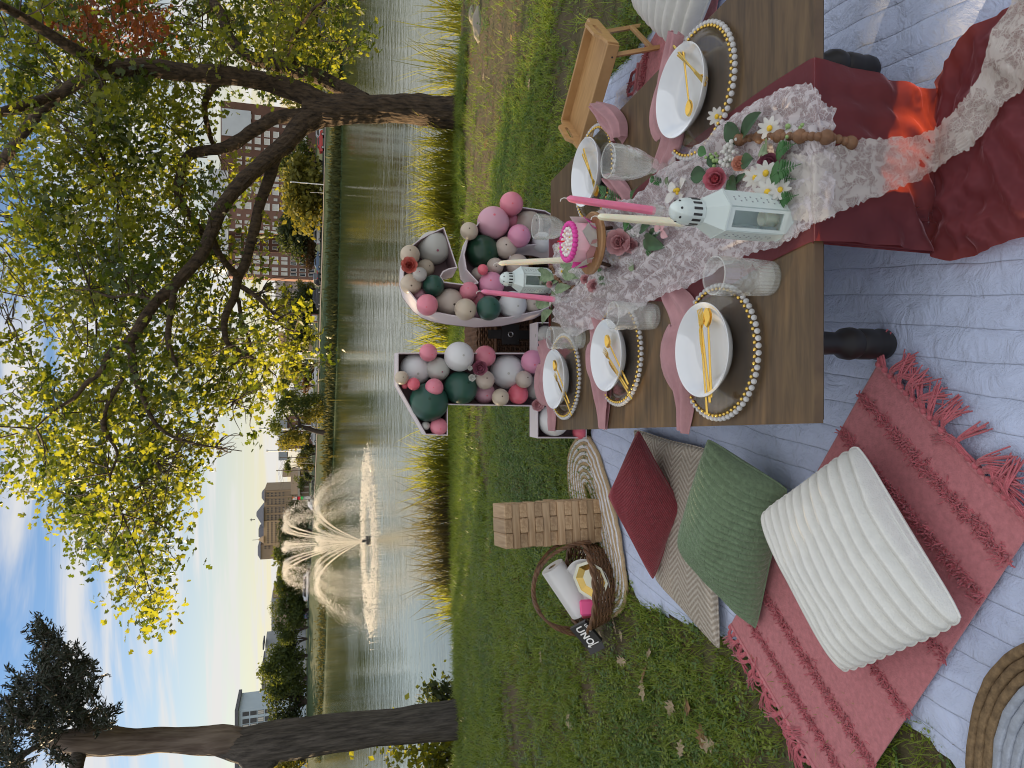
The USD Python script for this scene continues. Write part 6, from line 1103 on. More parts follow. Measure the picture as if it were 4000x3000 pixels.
stems(gn, [g_(3080, 700, .015), g_(2950, 640, .02), g_(2800, 640, .02), g_(2640, 730, .02)])
rose(gn, g_(2796, 700, .045), .034, 'petal_pink', label='pink rose nearest the lantern top', mk2='petal_red'); rose(gn, g_(2890, 640, .04), .022, 'petal_peach', label='peach rosebud'); rose(gn, g_(3002, 640, .03), .028, 'petal_mauve', label='mauve rose behind the daisies')
for X, Y, z, r in ((2950, 694, .055, .026), (2992, 676, .058, .028), (2998, 752, .06, .029), (3048, 742, .045, .024), (2800, 455, .01, .024), (3006, 502, .03, .026)): daisy(gn, g_(X, Y, z), r, nrm([R.uniform(-.5, .2), -.7, R.uniform(.5, .9)]))
for A, B, w, mk in (((2900, 560, .03), (2840, 480, .05), .024, 'leaf_dark'), ((2900, 540, .03), (2975, 440, .05), .02, 'leaf_dark'), ((2760, 680, .03), (2700, 690, .05), .022, 'leaf_dark'), ((2850, 700, .03), (2880, 740, .03), .022, 'leaf_dark'), ((2900, 640, .05), (2945, 620, .055), .018, 'leaf_dark'), ((2870, 690, .02), (2930, 660, .03), .026, 'leaf_dark'), ((2620, 740, .03), (2610, 690, .05), .016, 'leaf_sage'), ((2990, 560, .03), (3000, 600, .05), .02, 'leaf_sage'), ((2760, 600, .03), (2730, 580, .04), .014, 'fern'), ((2800, 630, .02), (2760, 640, .04), .02, 'leaf_dark')): leaf(gn, g_(*A), g_(*B), w, mk)
for A, B, w in (((3000, 700, .05), (3130, 640, .04), .026), ((3010, 690, .03), (3110, 700, .03), .022), ((3040, 800, .04), (3120, 760, .03), .018), ((3030, 610, .03), (3110, 560, .03), .02), ((2600, 720, .02), (2540, 690, .05), .014)): fern(gn, g_(*A), g_(*B), w)
sprays(gn, g_(2850, 585, .05), 22, .022, .0055, 'petal_white', label='white baby breath'); sprays(gn, g_(2850, 630, .045), 12, .018, .0055, 'petal_white'); sprays(gn, g_(2790, 620, .03), 10, .016, .005, 'bud_green'); sprays(gn, g_(3060, 800, .03), 10, .018, .005, 'bud_green'); sprays(gn, g_(3100, 510, .02), 10, .02, .005, 'bud_green')
for A, B in (((2640, 760, .04), (2600, 790, .05)), ((2640, 730, .05), (2610, 735, .06)), ((2660, 730, .04), (2680, 700, .05)), ((2670, 760, .04), (2660, 790, .03))): leaf(gn, g_(*A), g_(*B), .014, 'petal_white', nm='lily_petal')
sprays(gn, g_(2645, 745, .05), 5, .006, .005, 'petal_yellow', nm='stamens')
go_ = G(2420, 945, TZ+.012); gm = thing('flower_bunch', 'bunch with a large pale pink peony between cake and lantern', 'flowers', go_); g_ = garland_local(go_)
peony(gm, g_(2424, 945, .045), .050, 'petal_pale', label='large pale pink peony'); peony(gm, g_(2470, 960, .02), .028, 'petal_pale')
for X, Y in ((2382, 1000), (2395, 1015), (2420, 1008)): daisy(gm, g_(X, Y, .03), .016)
for A, B, w, mk in (((2470, 1010, .02), (2480, 1060, .03), .018, 'leaf_sage'), ((2440, 900, .03), (2470, 860, .05), .02, 'fern'), ((2520, 930, .02), (2600, 965, .04), .024, 'leaf_dark'), ((2540, 940, .02), (2585, 900, .04), .02, 'leaf_dark'), ((2500, 900, .03), (2540, 880, .04), .018, 'leaf_dark')): leaf(gm, g_(*A), g_(*B), w, mk)
sprays(gm, g_(2490, 900, .03), 14, .016, .005, 'petal_white'); fern(gm, g_(2490, 920, .03), g_(2440, 860, .05), .018); fern(gm, g_(2530, 950, .02), g_(2560, 1010, .02), .016)
for A, B in (((2580, 900, .04), (2560, 880, .05)), ((2580, 895, .04), (2600, 880, .045)), ((2585, 905, .04), (2610, 925, .045))): leaf(gm, g_(*A), g_(*B), .012, 'petal_pale', nm='bell_petal')
go_ = G(2220, 1120, TZ+.012); gl = thing('flower_garland', 'garland with variegated leaves and blush flowers left of the cake', 'flowers', go_); g_ = garland_local(go_)
stems(gl, [g_(2380, 1110, .02), g_(2280, 1090, .02), g_(2180, 1100, .02), g_(2150, 1220, .02)])
for A, B, w in (((2170, 1085, .03), (2100, 1060, .07), .028), ((2185, 1095, .02), (2120, 1105, .03), .022), ((2180, 1130, .02), (2160, 1175, .02), .022), ((2230, 1120, .03), (2170, 1135, .04), .02), ((2260, 1070, .03), (2200, 1070, .05), .026), ((2275, 1080, .02), (2215, 1050, .05), .022), ((2150, 1190, .03), (2095, 1180, .05), .024), ((2160, 1215, .03), (2120, 1260, .02), .026), ((2260, 1030, .02), (2190, 1030, .04), .02), ((2300, 1050, .02), (2250, 1030, .03), .018)): leaf(gl, g_(*A), g_(*B), w, 'leaf_sage', lob=.08)
peony(gl, g_(2325, 1115, .03), .030, 'petal_pale'); peony(gl, g_(2290, 1090, .03), .022, 'petal_pale'); rose(gl, g_(2150, 1110, .04), .018, 'petal_pale', label='mauve pink bud'); 
for X, Y, z in ((2300, 1120, .03), (2240, 1085, .03), (2185, 970, .05), (2195, 1060, .04)): daisy(gl, g_(X, Y, z), .018)
fern(gl, g_(2330, 1080, .03), g_(2400, 1110, .02), .02); fern(gl, g_(2330, 1060, .02), g_(2380, 1070, .02), .018); sprays(gl, g_(2260, 1110, .03), 10, .014, .004, 'petal_white'); sprays(gl, g_(2140, 1220, .03), 8, .012, .004, 'petal_white'); leaf(gl, g_(2160, 1165, .03), g_(2150, 1200, .03), .01, 'petal_white', nm='white_bud')
go_ = G(2350, 745, TZ+.012); gs_ = thing('fern_sprig', 'green fern sprig in front of the far right plate', 'flowers', go_); g_ = garland_local(go_)
fern(gs_, g_(2430, 790, .02), g_(2330, 720, .05), .022); fern(gs_, g_(2470, 800, .02), g_(2490, 730, .03), .014); fern(gs_, g_(2400, 800, .02), g_(2340, 770, .04), .016)
def onflower(name, label, X, Y, d, r, fn, mk, mk2=None):
    o = Fw(X, Y, d); t = thing(name, label, 'flower', o); fn(t, np.zeros(3), r, mk, nv=nrm([-.1, -1, .25])); return t
onflower('paper_dahlia', 'coral dahlia on the top of the numeral six', 1601, 1037, ND-.085, .044, peony, 'petal_coral'); t_ = onflower('mauve_rose', 'dusty mauve rose on the stem of the numeral one', 1875, 1436, ND-.085, .042, rose, 'petal_mauve'); onflower('white_ranunculus', 'small white ranunculus with yellow heart on the one', 1844, 1475, ND-.085, .020, rose, 'petal_white'); onflower('white_bud', 'white flower bud beside the ranunculus on the one', 1861, 1461, ND-.085, .011, rose, 'petal_white'); onflower('blush_rose', 'pale blush rose at the foot of the numeral one', 2100, 1580, ND-.08, .036, rose, 'petal_pale'); onflower('white_bud', 'white bud between the white balloon and the mauve rose', 1836, 1437, ND-.08, .014, rose, 'petal_white')
def beads(label, pts, r, n_):
    c = spline(pts, 12); L_ = np.concatenate([[0], np.cumsum(np.linalg.norm(np.diff(c, axis=0), axis=1))]); o = c[0].copy(); t = thing('bead_garland', label, 'bead garland', o)
    for k, s in enumerate(np.linspace(0, L_[-1], n_)):
        p = np.array([np.interp(s, L_, c[:, i]) for i in range(3)]); part(t, 'bead', ball(p-o, r*(1.32 if k % 4 == 0 else .80), 2, (1, 1, .95)), 'bead_wood', smooth=True)
    part(t, 'string', tube(c-o, .0015, 5), 'jute')
beads('dark wooden bead garland curling left of the cake', [G(X, Y, TZ+z) for X, Y, z in ((2155, 1045, .03), (2172, 1080, .035), (2205, 1116, .028), (2240, 1124, .022), (2275, 1141, .022), (2312, 1152, .022), (2348, 1152, .022), (2384, 1134, .022), (2413, 1109, .022), (2449, 1091, .022))], .0092, 34)
beads('brown wooden bead garland running over the front edge of the table', [G(2890, 545, TZ+.035), G(2960, 535, TZ+.028), G(3060, 533, TZ+.026), G(3160, 533, TZ+.024), Fw(3210, 535, 1.11), Fw(3260, 540, 1.112), Fw(3320, 560, 1.116)], .0115, 21)

# ---------------------------------------------------------------- wicker hamper behind the numerals
def weave(t, pts_fn, zs, n_, stakes, r, mk, closed=True, amp=.6, nm='weave', kind='stuff'):
    """pts_fn(u, z) -> point, outward normal; rows of strands passing before and behind the stakes"""
    ms = []; u = np.linspace(0, 1, n_, endpoint=not closed)
    for k, z in enumerate(zs):
        c = []
        for q in u:
            p, nv = pts_fn(q, z); c.append(p+nv*r*1.4*math.cos(q*stakes*PI+(k % 2)*PI)*amp)
        if closed: c.append(c[0])
        ms.append(tube(np.array(c)+RN.normal(size=(len(c), 3))*r*.15, r*RN.uniform(.85, 1.15), 5))
    part(t, nm, cat(ms), mk, kind=kind, smooth=True)
hd = 3.30; hx0, hx1 = Fw(1900, 1400, hd)[0]-.06, Fw(1900, 1000, hd)[0]+.12; hz0, hz1 = ground_z(.3, hd), Fw(1864, 1300, hd)[2]
hm = thing('wicker_hamper', 'dark brown wicker hamper with black strap and latch between the numerals', 'hamper', ((hx0+hx1)/2, hd+.2, float(hz0))); ho = where[hm]
part(hm, 'body', tr(box(hx0+.012, hx1-.012, hd+.012, hd+.25, float(hz0), hz1-.09), -ho), 'wicker_dark', smooth=False); part(hm, 'lid', tr(box(hx0, hx1, hd-.004, hd+.26, hz1-.0895, hz1-.004), -ho), 'wicker_dark', smooth=False)
weave(hm, lambda q, z: (np.array([hx0+(hx1-hx0)*q, hd+.002, z])-ho, np.array([0, -1., 0])), np.arange(float(hz0)+.02, hz1-.10, .0125), 90, 24, .0052, 'wicker_dark', False)
weave(hm, lambda q, z: (np.array([hx0+(hx1-hx0)*q, hd-.014, z])-ho, np.array([0, -1., 0])), np.arange(hz1-.085, hz1, .011), 110, 40, .0055, 'wicker', False, nm='lid_weave')
for r_ in np.arange(.005, .26, .013): part(hm, 'lid_strand', tube([[hx0-ho[0]+(hx1-hx0)*q, hd+r_-ho[1], hz1-ho[2]+.004*math.cos(q*90+r_*240)] for q in np.linspace(0, 1, 60)], .0062, 5), 'wicker', smooth=True)
part(hm, 'stakes', cat(tube([[x-ho[0], hd-.001-ho[1], 0], [x-ho[0], hd-.001-ho[1], hz1-.09-ho[2]]], .006, 6) for x in np.linspace(hx0+.01, hx1-.01, 25)), 'wicker_dark', kind='stuff')
for z in (hz1-.09, hz1-.28): part(hm, 'band', tube([[hx0-ho[0], hd-.012-ho[1], z-ho[2]], [hx1-ho[0], hd-.012-ho[1], z-ho[2]]], .011, 8), 'wicker')
sx_ = Fw(1990, 1308, hd)[0]; part(hm, 'strap', tr(box(sx_-.022, sx_+.022, hd-.024, hd-.018, hz1-.30, hz1-.05), -ho), 'leather', smooth=False); part(hm, 'latch_plate', tr(box(sx_-.05, sx_+.05, hd-.030, hd-.0245, hz1-.21, hz1-.12), -ho), 'leather', smooth=False)
part(hm, 'lock', tr(tr(trimesh.creation.torus(.012, .003, 20, 8), rx=PI/2), np.array([sx_, hd-.033, hz1-.165])-ho), 'steel')

# ---------------------------------------------------------------- block tower
jx, jy = -.645, 2.985; bl, bw, bh = .195, .064, .0355; ja = math.radians(8)
jz = .03
orders = ['topmost', 'second', 'third', 'fourth', 'fifth', 'sixth', 'seventh', 'eighth', 'ninth', 'tenth', 'eleventh', 'twelfth', 'thirteenth']
nl = 13; 
for k in range(nl):
    lv_ = nl-1-k; z = jz+k*(bh+.0004); along = (k % 2 == 1)
    for j in range(3):
        off = (j-1)*(bw+.0015); slide = R.uniform(-.004, .004) if R.random() < .75 else R.uniform(-.012, .012)
        m = rbox(-bl/2, bl/2, -bw/2, bw/2, 0, bh, .0028); rz = ja+(0 if along else PI/2)
        lx, ly = (slide, off) if along else (off, slide)
        p = np.array([jx+lx*math.cos(ja)-ly*math.sin(ja), jy+lx*math.sin(ja)+ly*math.cos(ja), z])
        side = ('front', 'middle', 'rear')[j] if along else ('left', 'middle', 'right')[j]
        path = numbered('/World', 'wooden_block'); g = usdkit.mesh(stage, path, m, MAT['pine'], smooth=False); g.AddTranslateOp().Set(Gf.Vec3d(*map(float, p))); g.AddRotateZOp().Set(math.degrees(rz)); where[path] = p
        tagp(path, f'{side} wooden block of the {orders[lv_]} layer of the block tower', 'wooden block', 'stacked wooden game blocks')

# ---------------------------------------------------------------- wicker basket and what is in it
bo = np.array([-.93, 2.90, 0.012]); bk = thing('wicker_basket', 'round brown wicker basket with a tall double handle on the grass', 'basket', bo)
BA, BB, BH = .205, .165, .115
def bp(q, z):
    a = q*2*PI; f_ = .80+.20*min(1, z/BH); f_ = f_*(1.0 if z < BH*.7 else 1.0+.02*math.sin(q*12)); return np.array([BA*f_*math.cos(a), BB*f_*math.sin(a), z]), np.array([math.cos(a), math.sin(a), 0])
weave(bk, bp, np.arange(.012, BH, .0092), 150, 26, .0044, 'wicker')
part(bk, 'stakes', cat(tube([bp(k/26, z)[0] for z in (0, .05, BH+.006)], .0042, 6) for k in range(26)), 'wicker', kind='stuff'); part(bk, 'bottom', tr(trimesh.creation.cylinder(.8*BB, .006, sections=32), (0, 0, .008)), 'wicker_dark')
for ph in (0, PI): part(bk, 'rim', tube([bp(q, BH)[0]+[0, 0, .006+.006*math.sin(q*70+ph)]+bp(q, BH)[1]*.007*math.cos(q*70+ph) for q in np.linspace(0, 1, 220)], .0068, 6), 'wicker')
for side in (-1, 1):
    for ph in (0, 2.1, 4.2):
        c = []
        for q in np.linspace(0, PI, 90):
            spread = .038*abs(math.cos(q))**1.6*side; base_ = np.array([-(BA+.004)*math.cos(q), spread, BH-.03+.262*math.sin(q)**.85]); tw_ = q*16+ph; rad_ = np.array([math.cos(q), 0, math.sin(q)]); c.append(base_+rad_*.0058*math.cos(tw_)+np.array([0, 1., 0])*.0058*math.sin(tw_))
        part(bk, 'handle_strand', tube(np.array(c), .0056, 6), 'wicker')
for q in (1.05, 2.1): part(bk, 'binding', tube([np.array([-(BA+.004)*math.cos(q+k*.0016), .022*math.cos(k*.9), BH-.03+.262*math.sin(q+k*.0016)**.85])+np.array([math.cos(q), 0, math.sin(q)])*.014*math.sin(k*.9) for k in range(56)], .0025, 5), 'wicker_dark')
def put(a): return bo+np.array(a)
# paper towel roll: axis from upper right to lower left
ra, rb = Fw(2205, 2215, 2.98), Fw(2268, 2375, 2.93); ra = put([.085, .06, .235]); rb = put([-.125, .02, .10]); ax_ = rb-ra; ln = np.linalg.norm(ax_); ez = ax_/ln; ex = nrm(np.cross(ez, [0, 1, 0])); ey = np.cross(ez, ex)
pt = thing('paper_towel_roll', 'white paper towel roll leaning out of the basket', 'paper roll', ra); part(pt, 'paper', frame(lathe([(.02, 0), (.056, 0), (.058, .003), (.058, ln-.003), (.056, ln), (.02, ln), (.02, 0)], 40), np.zeros(3), ex, ey, ez), 'paper_white', smooth=40); part(pt, 'core', frame(lathe([(.0185, .002), (.0198, .002), (.0198, ln-.002), (.0185, ln-.002), (.0185, .002)], 24), np.zeros(3), ex, ey, ez), 'jute')
wp_ = put([.03, -.045, .095]); nv = nrm([-.12, -.62, .77]); pp = thing('paper_plate', 'round white paper plate standing in the basket', 'plate', wp_); part(pp, 'plate', orient(lathe([(0, 0), (.082, 0), (.092, .005), (.104, .016), (.112, .018), (.112, .0195), (.103, .018), (.091, .007), (.081, .002), (0, .002)], 48), np.zeros(3), nv), 'paper_white', smooth=40); part(pp, 'plate_stack', orient(lathe([(.104, .0135), (.112, .0155), (.112, .0172), (.104, .0152), (.104, .0135)], 48), np.zeros(3), nv), 'paper_white')
go2 = put([.055, -.088, .098]); nv = nrm([-.10, -.58, .80]); gp_ = thing('gold_rimmed_bowl', 'octagonal cream paper dish with gold facets in the basket', 'dish', go2)
o8 = lambda r, z: [(r*math.cos(a), r*math.sin(a), z) for a in np.arange(8)*PI/4+.2]
v8 = np.array(o8(.048, 0)+o8(.076, .017)+o8(.090, .0185)); f8 = [[0, k, k+1] for k in range(1, 7)]; fac = [[k, 8+(k+1) % 8, (k+1) % 8] for k in range(8)]+[[k, 8+k, 8+(k+1) % 8] for k in range(8)]; fl = [[8+k, 16+(k+1) % 8, 8+(k+1) % 8] for k in range(8)]+[[8+k, 16+k, 16+(k+1) % 8] for k in range(8)]
part(gp_, 'floor', orient(TM(v8, f8, process=False), np.zeros(3), nv), 'paper_cream', smooth=False); part(gp_, 'gold_facets', orient(TM(v8, fac, process=False), np.zeros(3), nv), 'gold_foil', smooth=False); part(gp_, 'rim', orient(TM(v8, fl, process=False), np.zeros(3), nv), 'paper_cream', smooth=False)
hp = put([-.075, -.075, .115]); single('pink_packet', tr(rbox(-.035, .035, -.012, .012, -.05, .035, .008), hp, rx=-.35, rz=.2), 'hot_pink', 'hot pink packet sticking out of the basket rim', 'packet', smooth=False)
single('candy_packet', tr(rbox(-.05, .05, -.015, .015, -.03, .025, .006), put([-.09, -.02, .10]), rx=-.5, rz=.4), 'petal_red', 'small dark red packet under the paper roll in the basket', 'packet', smooth=False)
# card game box with its letters
ub = put([-.195, -.085, .128]); dirx = nrm(Fw(2300, 2455, 2.84)-Fw(2245, 2375, 2.84)); ux = nrm([.74, .12, .62]); uz = nrm(np.cross(ux, nrm([-.1, -.72, .68]))*-1); un = nrm(np.cross(ux, np.cross(nrm([-.15, -.70, .70]), ux))); uy = np.cross(un, ux)
cb = thing('card_box', 'black card game box with white lettering on the basket rim', 'box', ub); BX = lambda m: frame(m, np.zeros(3), ux, uy, un)
part(cb, 'carton', BX(rbox(-.060, .060, -.045, .045, -.018, 0, .001)), 'box_black', smooth=False); part(cb, 'open_flap', BX(tr(rbox(-.03, .0, -.043, .043, -.001, .0005, .0002), (-.061, 0, -.002), ry=.5)), 'box_black', smooth=False)
tx = meshkit.text_mesh('UNO', .034, .0008, True); tx.apply_translation([-tx.bounds[:, 0].mean(), -.012, .0004]); part(cb, 'lettering', BX(tr(tx, (0, .008, 0), rz=PI)), 'ink_white', smooth=False)
tx = meshkit.text_mesh('UNO', .014, .0006, True); tx.apply_translation([-tx.bounds[:, 0].mean(), 0, .0004]); part(cb, 'small_lettering', BX(tr(tx, (.028, -.030, 0), rz=PI)), 'ink_white', smooth=False)
part(cb, 'arrow_print', BX(cat([box(-.056, -.052, -.03, .02, .0004, .0008), tr(extr(Polygon([(-.010, 0), (.010, 0), (0, .014)]), .0005), (-.054, .02, .0004))])), 'ink_white', smooth=False)

# ---------------------------------------------------------------- striped oval mat, corner rug
def spiral_mat(name, label, o, a, b, ang_, rings, wr, mats, z=.014, x0=0.):
    t = thing(name, label, 'mat', o); n_ = 90
    for k in range(rings):
        f_ = k*wr; c = []
        for q in np.linspace(0, 2*PI, n_): 
            p = np.array([(a-f_)*np.sign(math.cos(q))*abs(math.cos(q))**.85, (b-f_)*np.sign(math.sin(q))*abs(math.sin(q))**.85]); x, y = p[0]*math.cos(ang_)-p[1]*math.sin(ang_), p[0]*math.sin(ang_)+p[1]*math.cos(ang_); zz_ = max(float(ground_z(o[0]+x, o[1]+y))+.012, quilt_z(o[0]+x, o[1]+y)+.006 if quilt_poly.contains(Point(o[0]+x, o[1]+y)) else -1)-o[2]+.006*math.sin(q*3+1)
            c.append([x, y, zz_+z*.5+.0012*math.sin(q*60+k)])
        m = tube(c, wr*.56, 8); part(t, 'braid', m, mats[k % len(mats)], smooth=True)
spiral_mat('oval_mat', 'oval jute mat with white stripes half on the grass behind the burgundy cushion', np.array([-.66, 2.99, .012]), .43, .26, math.radians(32), 15, .0165, ('jute', 'white_yarn'))
spiral_mat('round_rug', 'braided rug with brown border and grey middle at the bottom left corner', np.array([-.80, .70, .016]), .37, .37, 0, 20, .018, ('jute_brown', 'jute_brown', 'jute_brown')+('grey_yarn',)*30)

# ---------------------------------------------------------------- cushions
def cushion(name, label, A, B, C, D, th, mk, rib=None, amp=.0, n_=90, cat_='cushion', knob=0., pinch=.055, nseed=1, bow=0., flat=.55, sag=0., rc_=.03, edge=0.):
    """four corner points going round (A-B and D-C are the rib ends' sides); ribs run from side AB to side DC when rib counts along A-B"""
    A, B, C, D = (np.asarray(q, float) for q in (A, B, C, D)); u = np.linspace(0, 1, n_)[:, None, None]; v = np.linspace(0, 1, n_)[None, :, None]
    pu, pv = 4*u*(1-u), 4*v*(1-v); c0 = (A+B+C+D)/4
    g = A*(1-u)*(1-v)+B*u*(1-v)+C*u*v+D*(1-u)*v
    g = g-(g-c0)*pinch*(np.maximum(pu*(1-pv), pv*(1-pu)))
    k_ = 1-rc_*((2*u-1)**2*(2*v-1)**2)**2*2; g = c0+(g-c0)*k_; k_ = 1+.018*(meshkit.noise(np.concatenate([u*3+v*0, v*3+u*0, u*0+v*0+nseed], -1), nseed)[..., None]-.5)*np.maximum(np.abs(2*u-1), np.abs(2*v-1))**4; g = c0+(g-c0)*k_
    nv = nrm(np.cross(B-A, D-A)); nv = nv if nv[2]-nv[1]*.5 > 0 else -nv
    shape = (np.minimum(1, pu)**flat*np.minimum(1, pv)**flat)
    nz = meshkit.fbm(np.concatenate([u*2.2+v*0+nseed, v*2.2+u*0, u*0+v*0+nseed*.3], -1), 3, nseed)[..., None]-.5
    ribs = 0
    if rib:
        ph = u*rib+(.22*np.sin(v*3+nseed)+1.0*nz*min(1., rib/20))*.8; ribs = np.abs(np.sin(ph*PI))**.75-.6; 
        if knob: ribs = ribs*(.70+.55*np.abs(np.sin(v*knob*PI+.3*nz*9)))+.25*(RN.random(g.shape[:2])[..., None]-.5)
    if edge: g = g+(D-A)/np.linalg.norm(D-A)*np.sign(2*v-1)*np.abs(2*v-1)**8*ribs*edge
    top_ = g+nv*(th*.62*shape*(1+.6*nz)+amp*ribs*np.minimum(1, shape*3)-sag*pu*pv); bot = g-nv*(th*.38*shape)
    m1 = sheet(top_); m2 = sheet(bot[::-1]); m = cat([m1, m2]); m.merge_vertices(); 
    if m.bounds[0][2] < .02: m.apply_translation([0, 0, .02-m.bounds[0][2]]) if m.bounds[0][2] < -.05 else None
    vv = np.array(m.vertices); vv[:, 2] = np.maximum(vv[:, 2], .022); m = TM(vv, m.faces, process=False)
    lo = m.bounds.mean(0); lo[2] = m.bounds[0][2]; t = thing(name, label, cat_, lo); part(t, 'cover', tr(m, -lo), mk, smooth=True)
    e = np.vstack([g[:, 0], g[-1, 1:], g[::-1, -1][1:], g[0, ::-1][1:]]); e[:, 2] = np.maximum(e[:, 2], .024); part(t, 'seam', tube(e-lo, .003, 5), mk); return t
cushion('jute_cushion', 'large flat beige chevron woven cushion under the burgundy and green ones', G(2470, 1665, .05), G(2790, 1745, .05), G(2818, 2560, .04), G(2560, 2275, .06), .07, 'chevron', nseed=4, flat=.4)
cushion('burgundy_cushion', 'burgundy corduroy cushion standing on its corner', G(2492, 1668, .16), G(2372, 1938, .27), G(2552, 2278, .10), G(2668, 1985, .07), .18, 'burgundy', rib=38, amp=.0075, n_=230, nseed=2)
cushion('green_cushion', 'sage green ribbed chenille cushion between burgundy and white', G(2762, 1700, .21), G(2640, 2120, .15), G(2955, 2472, .05), G(3085, 1905, .07), .21, 'sage', rib=24, amp=.011, n_=170, knob=46, nseed=3)
cushion('white_cushion', 'large white plush cushion with thick ribs on the rose throw', G(2958, 2008, .16), G(3352, 1722, .13), G(3785, 2432, .10), G(3290, 2645, .10), .125, 'white_plush', rib=12, amp=.017, n_=170, nseed=6, pinch=.035, flat=.45, rc_=.03, edge=.006)
cushion('white_cushion', 'white plush ribbed cushion right of the table beyond the plate', np.array([1.16, 2.12, .05]), np.array([1.50, 2.42, .10]), np.array([1.72, 2.02, .22]), np.array([1.30, 1.62, .18]), .14, 'white_plush', rib=10, amp=.020, n_=120, nseed=7, pinch=.03, flat=.42, rc_=.035, edge=.012)
cushion('woven_cushion', 'brown olive woven cushion at the right edge below the table', np.array([.93, 1.30, .06]), np.array([1.25, 1.42, .06]), np.array([1.30, 1.14, .05]), np.array([1.00, 1.085, .04]), .07, 'jute_brown', rib=20, amp=.004, nseed=8)

# ---------------------------------------------------------------- rose throw with tufts and tassels
def throw(label, A, B, C, D, rows_, nT, tass=(0, 1), nm='rose_throw'):
    """A-B and D-C are the fringed ends; tufted rows run parallel to them at the fractions rows_"""
    A, B, C, D = (np.asarray(q, float) for q in (A, B, C, D)); n_ = 90; u = np.linspace(0, 1, n_)[:, None, None]; v = np.linspace(0, 1, n_)[None, :, None]
    g = A*(1-u)*(1-v)+D*u*(1-v)+C*u*v+B*(1-u)*v; fb = meshkit.fbm(np.concatenate([u*4+v, v*4+u*0, u*0+v*0+.7], -1), 3, 12)[..., None]
    g[..., 2:] += .012+.022*(fb-.35)+.006*np.sin(u*9+v*4); g[..., 2] = np.maximum(g[..., 2], .030)
    lo = np.array([g[..., 0].mean(), g[..., 1].mean(), .02]); t = thing(nm, label, 'throw blanket', lo); part(t, 'weave', tr(sheet(g, .004), -lo), 'rose_throw', smooth=True)
    for f_ in rows_:
        i = int(f_*(n_-1)); cur = g[i]; ms = []; du = nrm(g[min(i+1, n_-1), 40]-g[max(i-1, 0), 40])
        for j in range(n_-1):
            for _ in range(9):
                s = RN.random(); p = cur[j]*(1-s)+cur[j+1]*s+du*RN.normal()*.007; d = nrm(np.array([RN.normal()*.8, RN.normal()*.8, .7])); ms.append(tube([p, p+d*.008, p+d*.013+RN.normal(size=3)*.004], [.0022, .0024, .0014], 4))
        part(t, 'tuft_row', tr(cat(ms), -lo), 'rose_tuft', kind='stuff', smooth=True)
    for e_ in tass:
        cur = g[-1 if e_ else 0]; out = nrm((g[-1, 45]-g[0, 45])*(1 if e_ else -1)); 
        part(t, 'hem', tr(tube(cur+[0, 0, .004], .006, 6), -lo), 'rose_throw', smooth=True)
        for k in range(nT):
            s = (k+.5)/nT*(n_-1); j = int(s); p = cur[j]; ms = [ball(p+out*.006+[0, 0, .006], .0085, 1)]; sway = RN.normal(size=3)*.36; sway[2] = 0
            for _ in range(13):
                d = nrm(out+sway+RN.normal(size=3)*.15); d[2] = 0; q1 = p+d*.03+[0, 0, .012+.006*RN.random()]; q2 = p+nrm(d+sway*1.3+RN.normal(size=3)*.13)*(.062+.03*RN.random()); q2[2] = max(.024, p[2]-.006+.012*RN.random()); ms.append(tube(spline([p, q1, q2], 4), np.linspace(.0026, .0018, 9), 4))
            part(t, 'tassel', tr(cat(ms), -lo), 'rose_tuft', smooth=True)
throw('dusty rose throw with tufted rows and tassels under the large white cushion', G(2890, 2434, .0), G(3330, 3170, .0), G(4080, 2060, .0), G(3470, 1425, .0), (.10, .22, .42, .62, .80, .915), 24)
throw('dusty rose throw beside the right cushion near the bamboo tray', np.array([1.02, 2.62, .0]), np.array([1.32, 2.52, .0]), np.array([1.60, 1.85, .0]), np.array([1.05, 2.05, .0]), (.12, .5), 7, (0,))

# ---------------------------------------------------------------- bamboo bed tray
by0, by1 = np.array([1.09, 2.735]), np.array([1.375, 2.455]); bc = (by0+by1)/2; ba = math.atan2(*(by1-by0)[::-1]); bt = thing('bed_tray', 'bamboo bed tray table with folding legs and cut out handles on the grass', 'tray table', (bc[0], bc[1], 0), ba); TL, TW, TH = .21, .135, .215
part(bt, 'tray_floor', rbox(-TL, TL, -TW, TW, TH-.008, TH, .001), 'bamboo', smooth=False)
for s in (-1, 1):
    part(bt, 'side_rail', rbox(-TL, TL, s*TW-.006, s*TW+.006, TH-.014, TH+.035, .002), 'bamboo', smooth=False)
    hp_ = Polygon([(-TW, TH-.01), (TW, TH-.01), (TW, TH+.034), (TW*.62, TH+.04), (TW*.45, TH+.068), (-TW*.45, TH+.068), (-TW*.62, TH+.04), (-TW, TH+.034)]).difference(Polygon([(-.045, TH+.028), (.045, TH+.028), (.05, TH+.036), (.045, TH+.044), (-.045, TH+.044), (-.05, TH+.036)])); m = extr(hp_, .012); vv = np.array(m.vertices); part(bt, 'end_board', TM(np.stack([s*TL+vv[:, 2]-.006, vv[:, 0], vv[:, 1]], 1), m.faces, process=False), 'bamboo', smooth=False)
    for q in (-1, 1): part(bt, 'leg', tube([[s*(TL-.045), q*(TW-.016), TH-.006], [s*(TL+.02), q*(TW-.016), -.005]], [.0105, .0105], 4), 'bamboo', smooth=False); part(bt, 'screw', tr(tr(trimesh.creation.cylinder(.0035, .003, sections=10), rx=PI/2), (s*(TL-.045), q*(TW+.007), TH+.004)), 'dark_metal')
    part(bt, 'crossbar', rbox(s*(TL+.004)-.006, s*(TL+.004)+.006, -TW+.02, TW-.02, .05, .072, .001), 'bamboo', smooth=False)
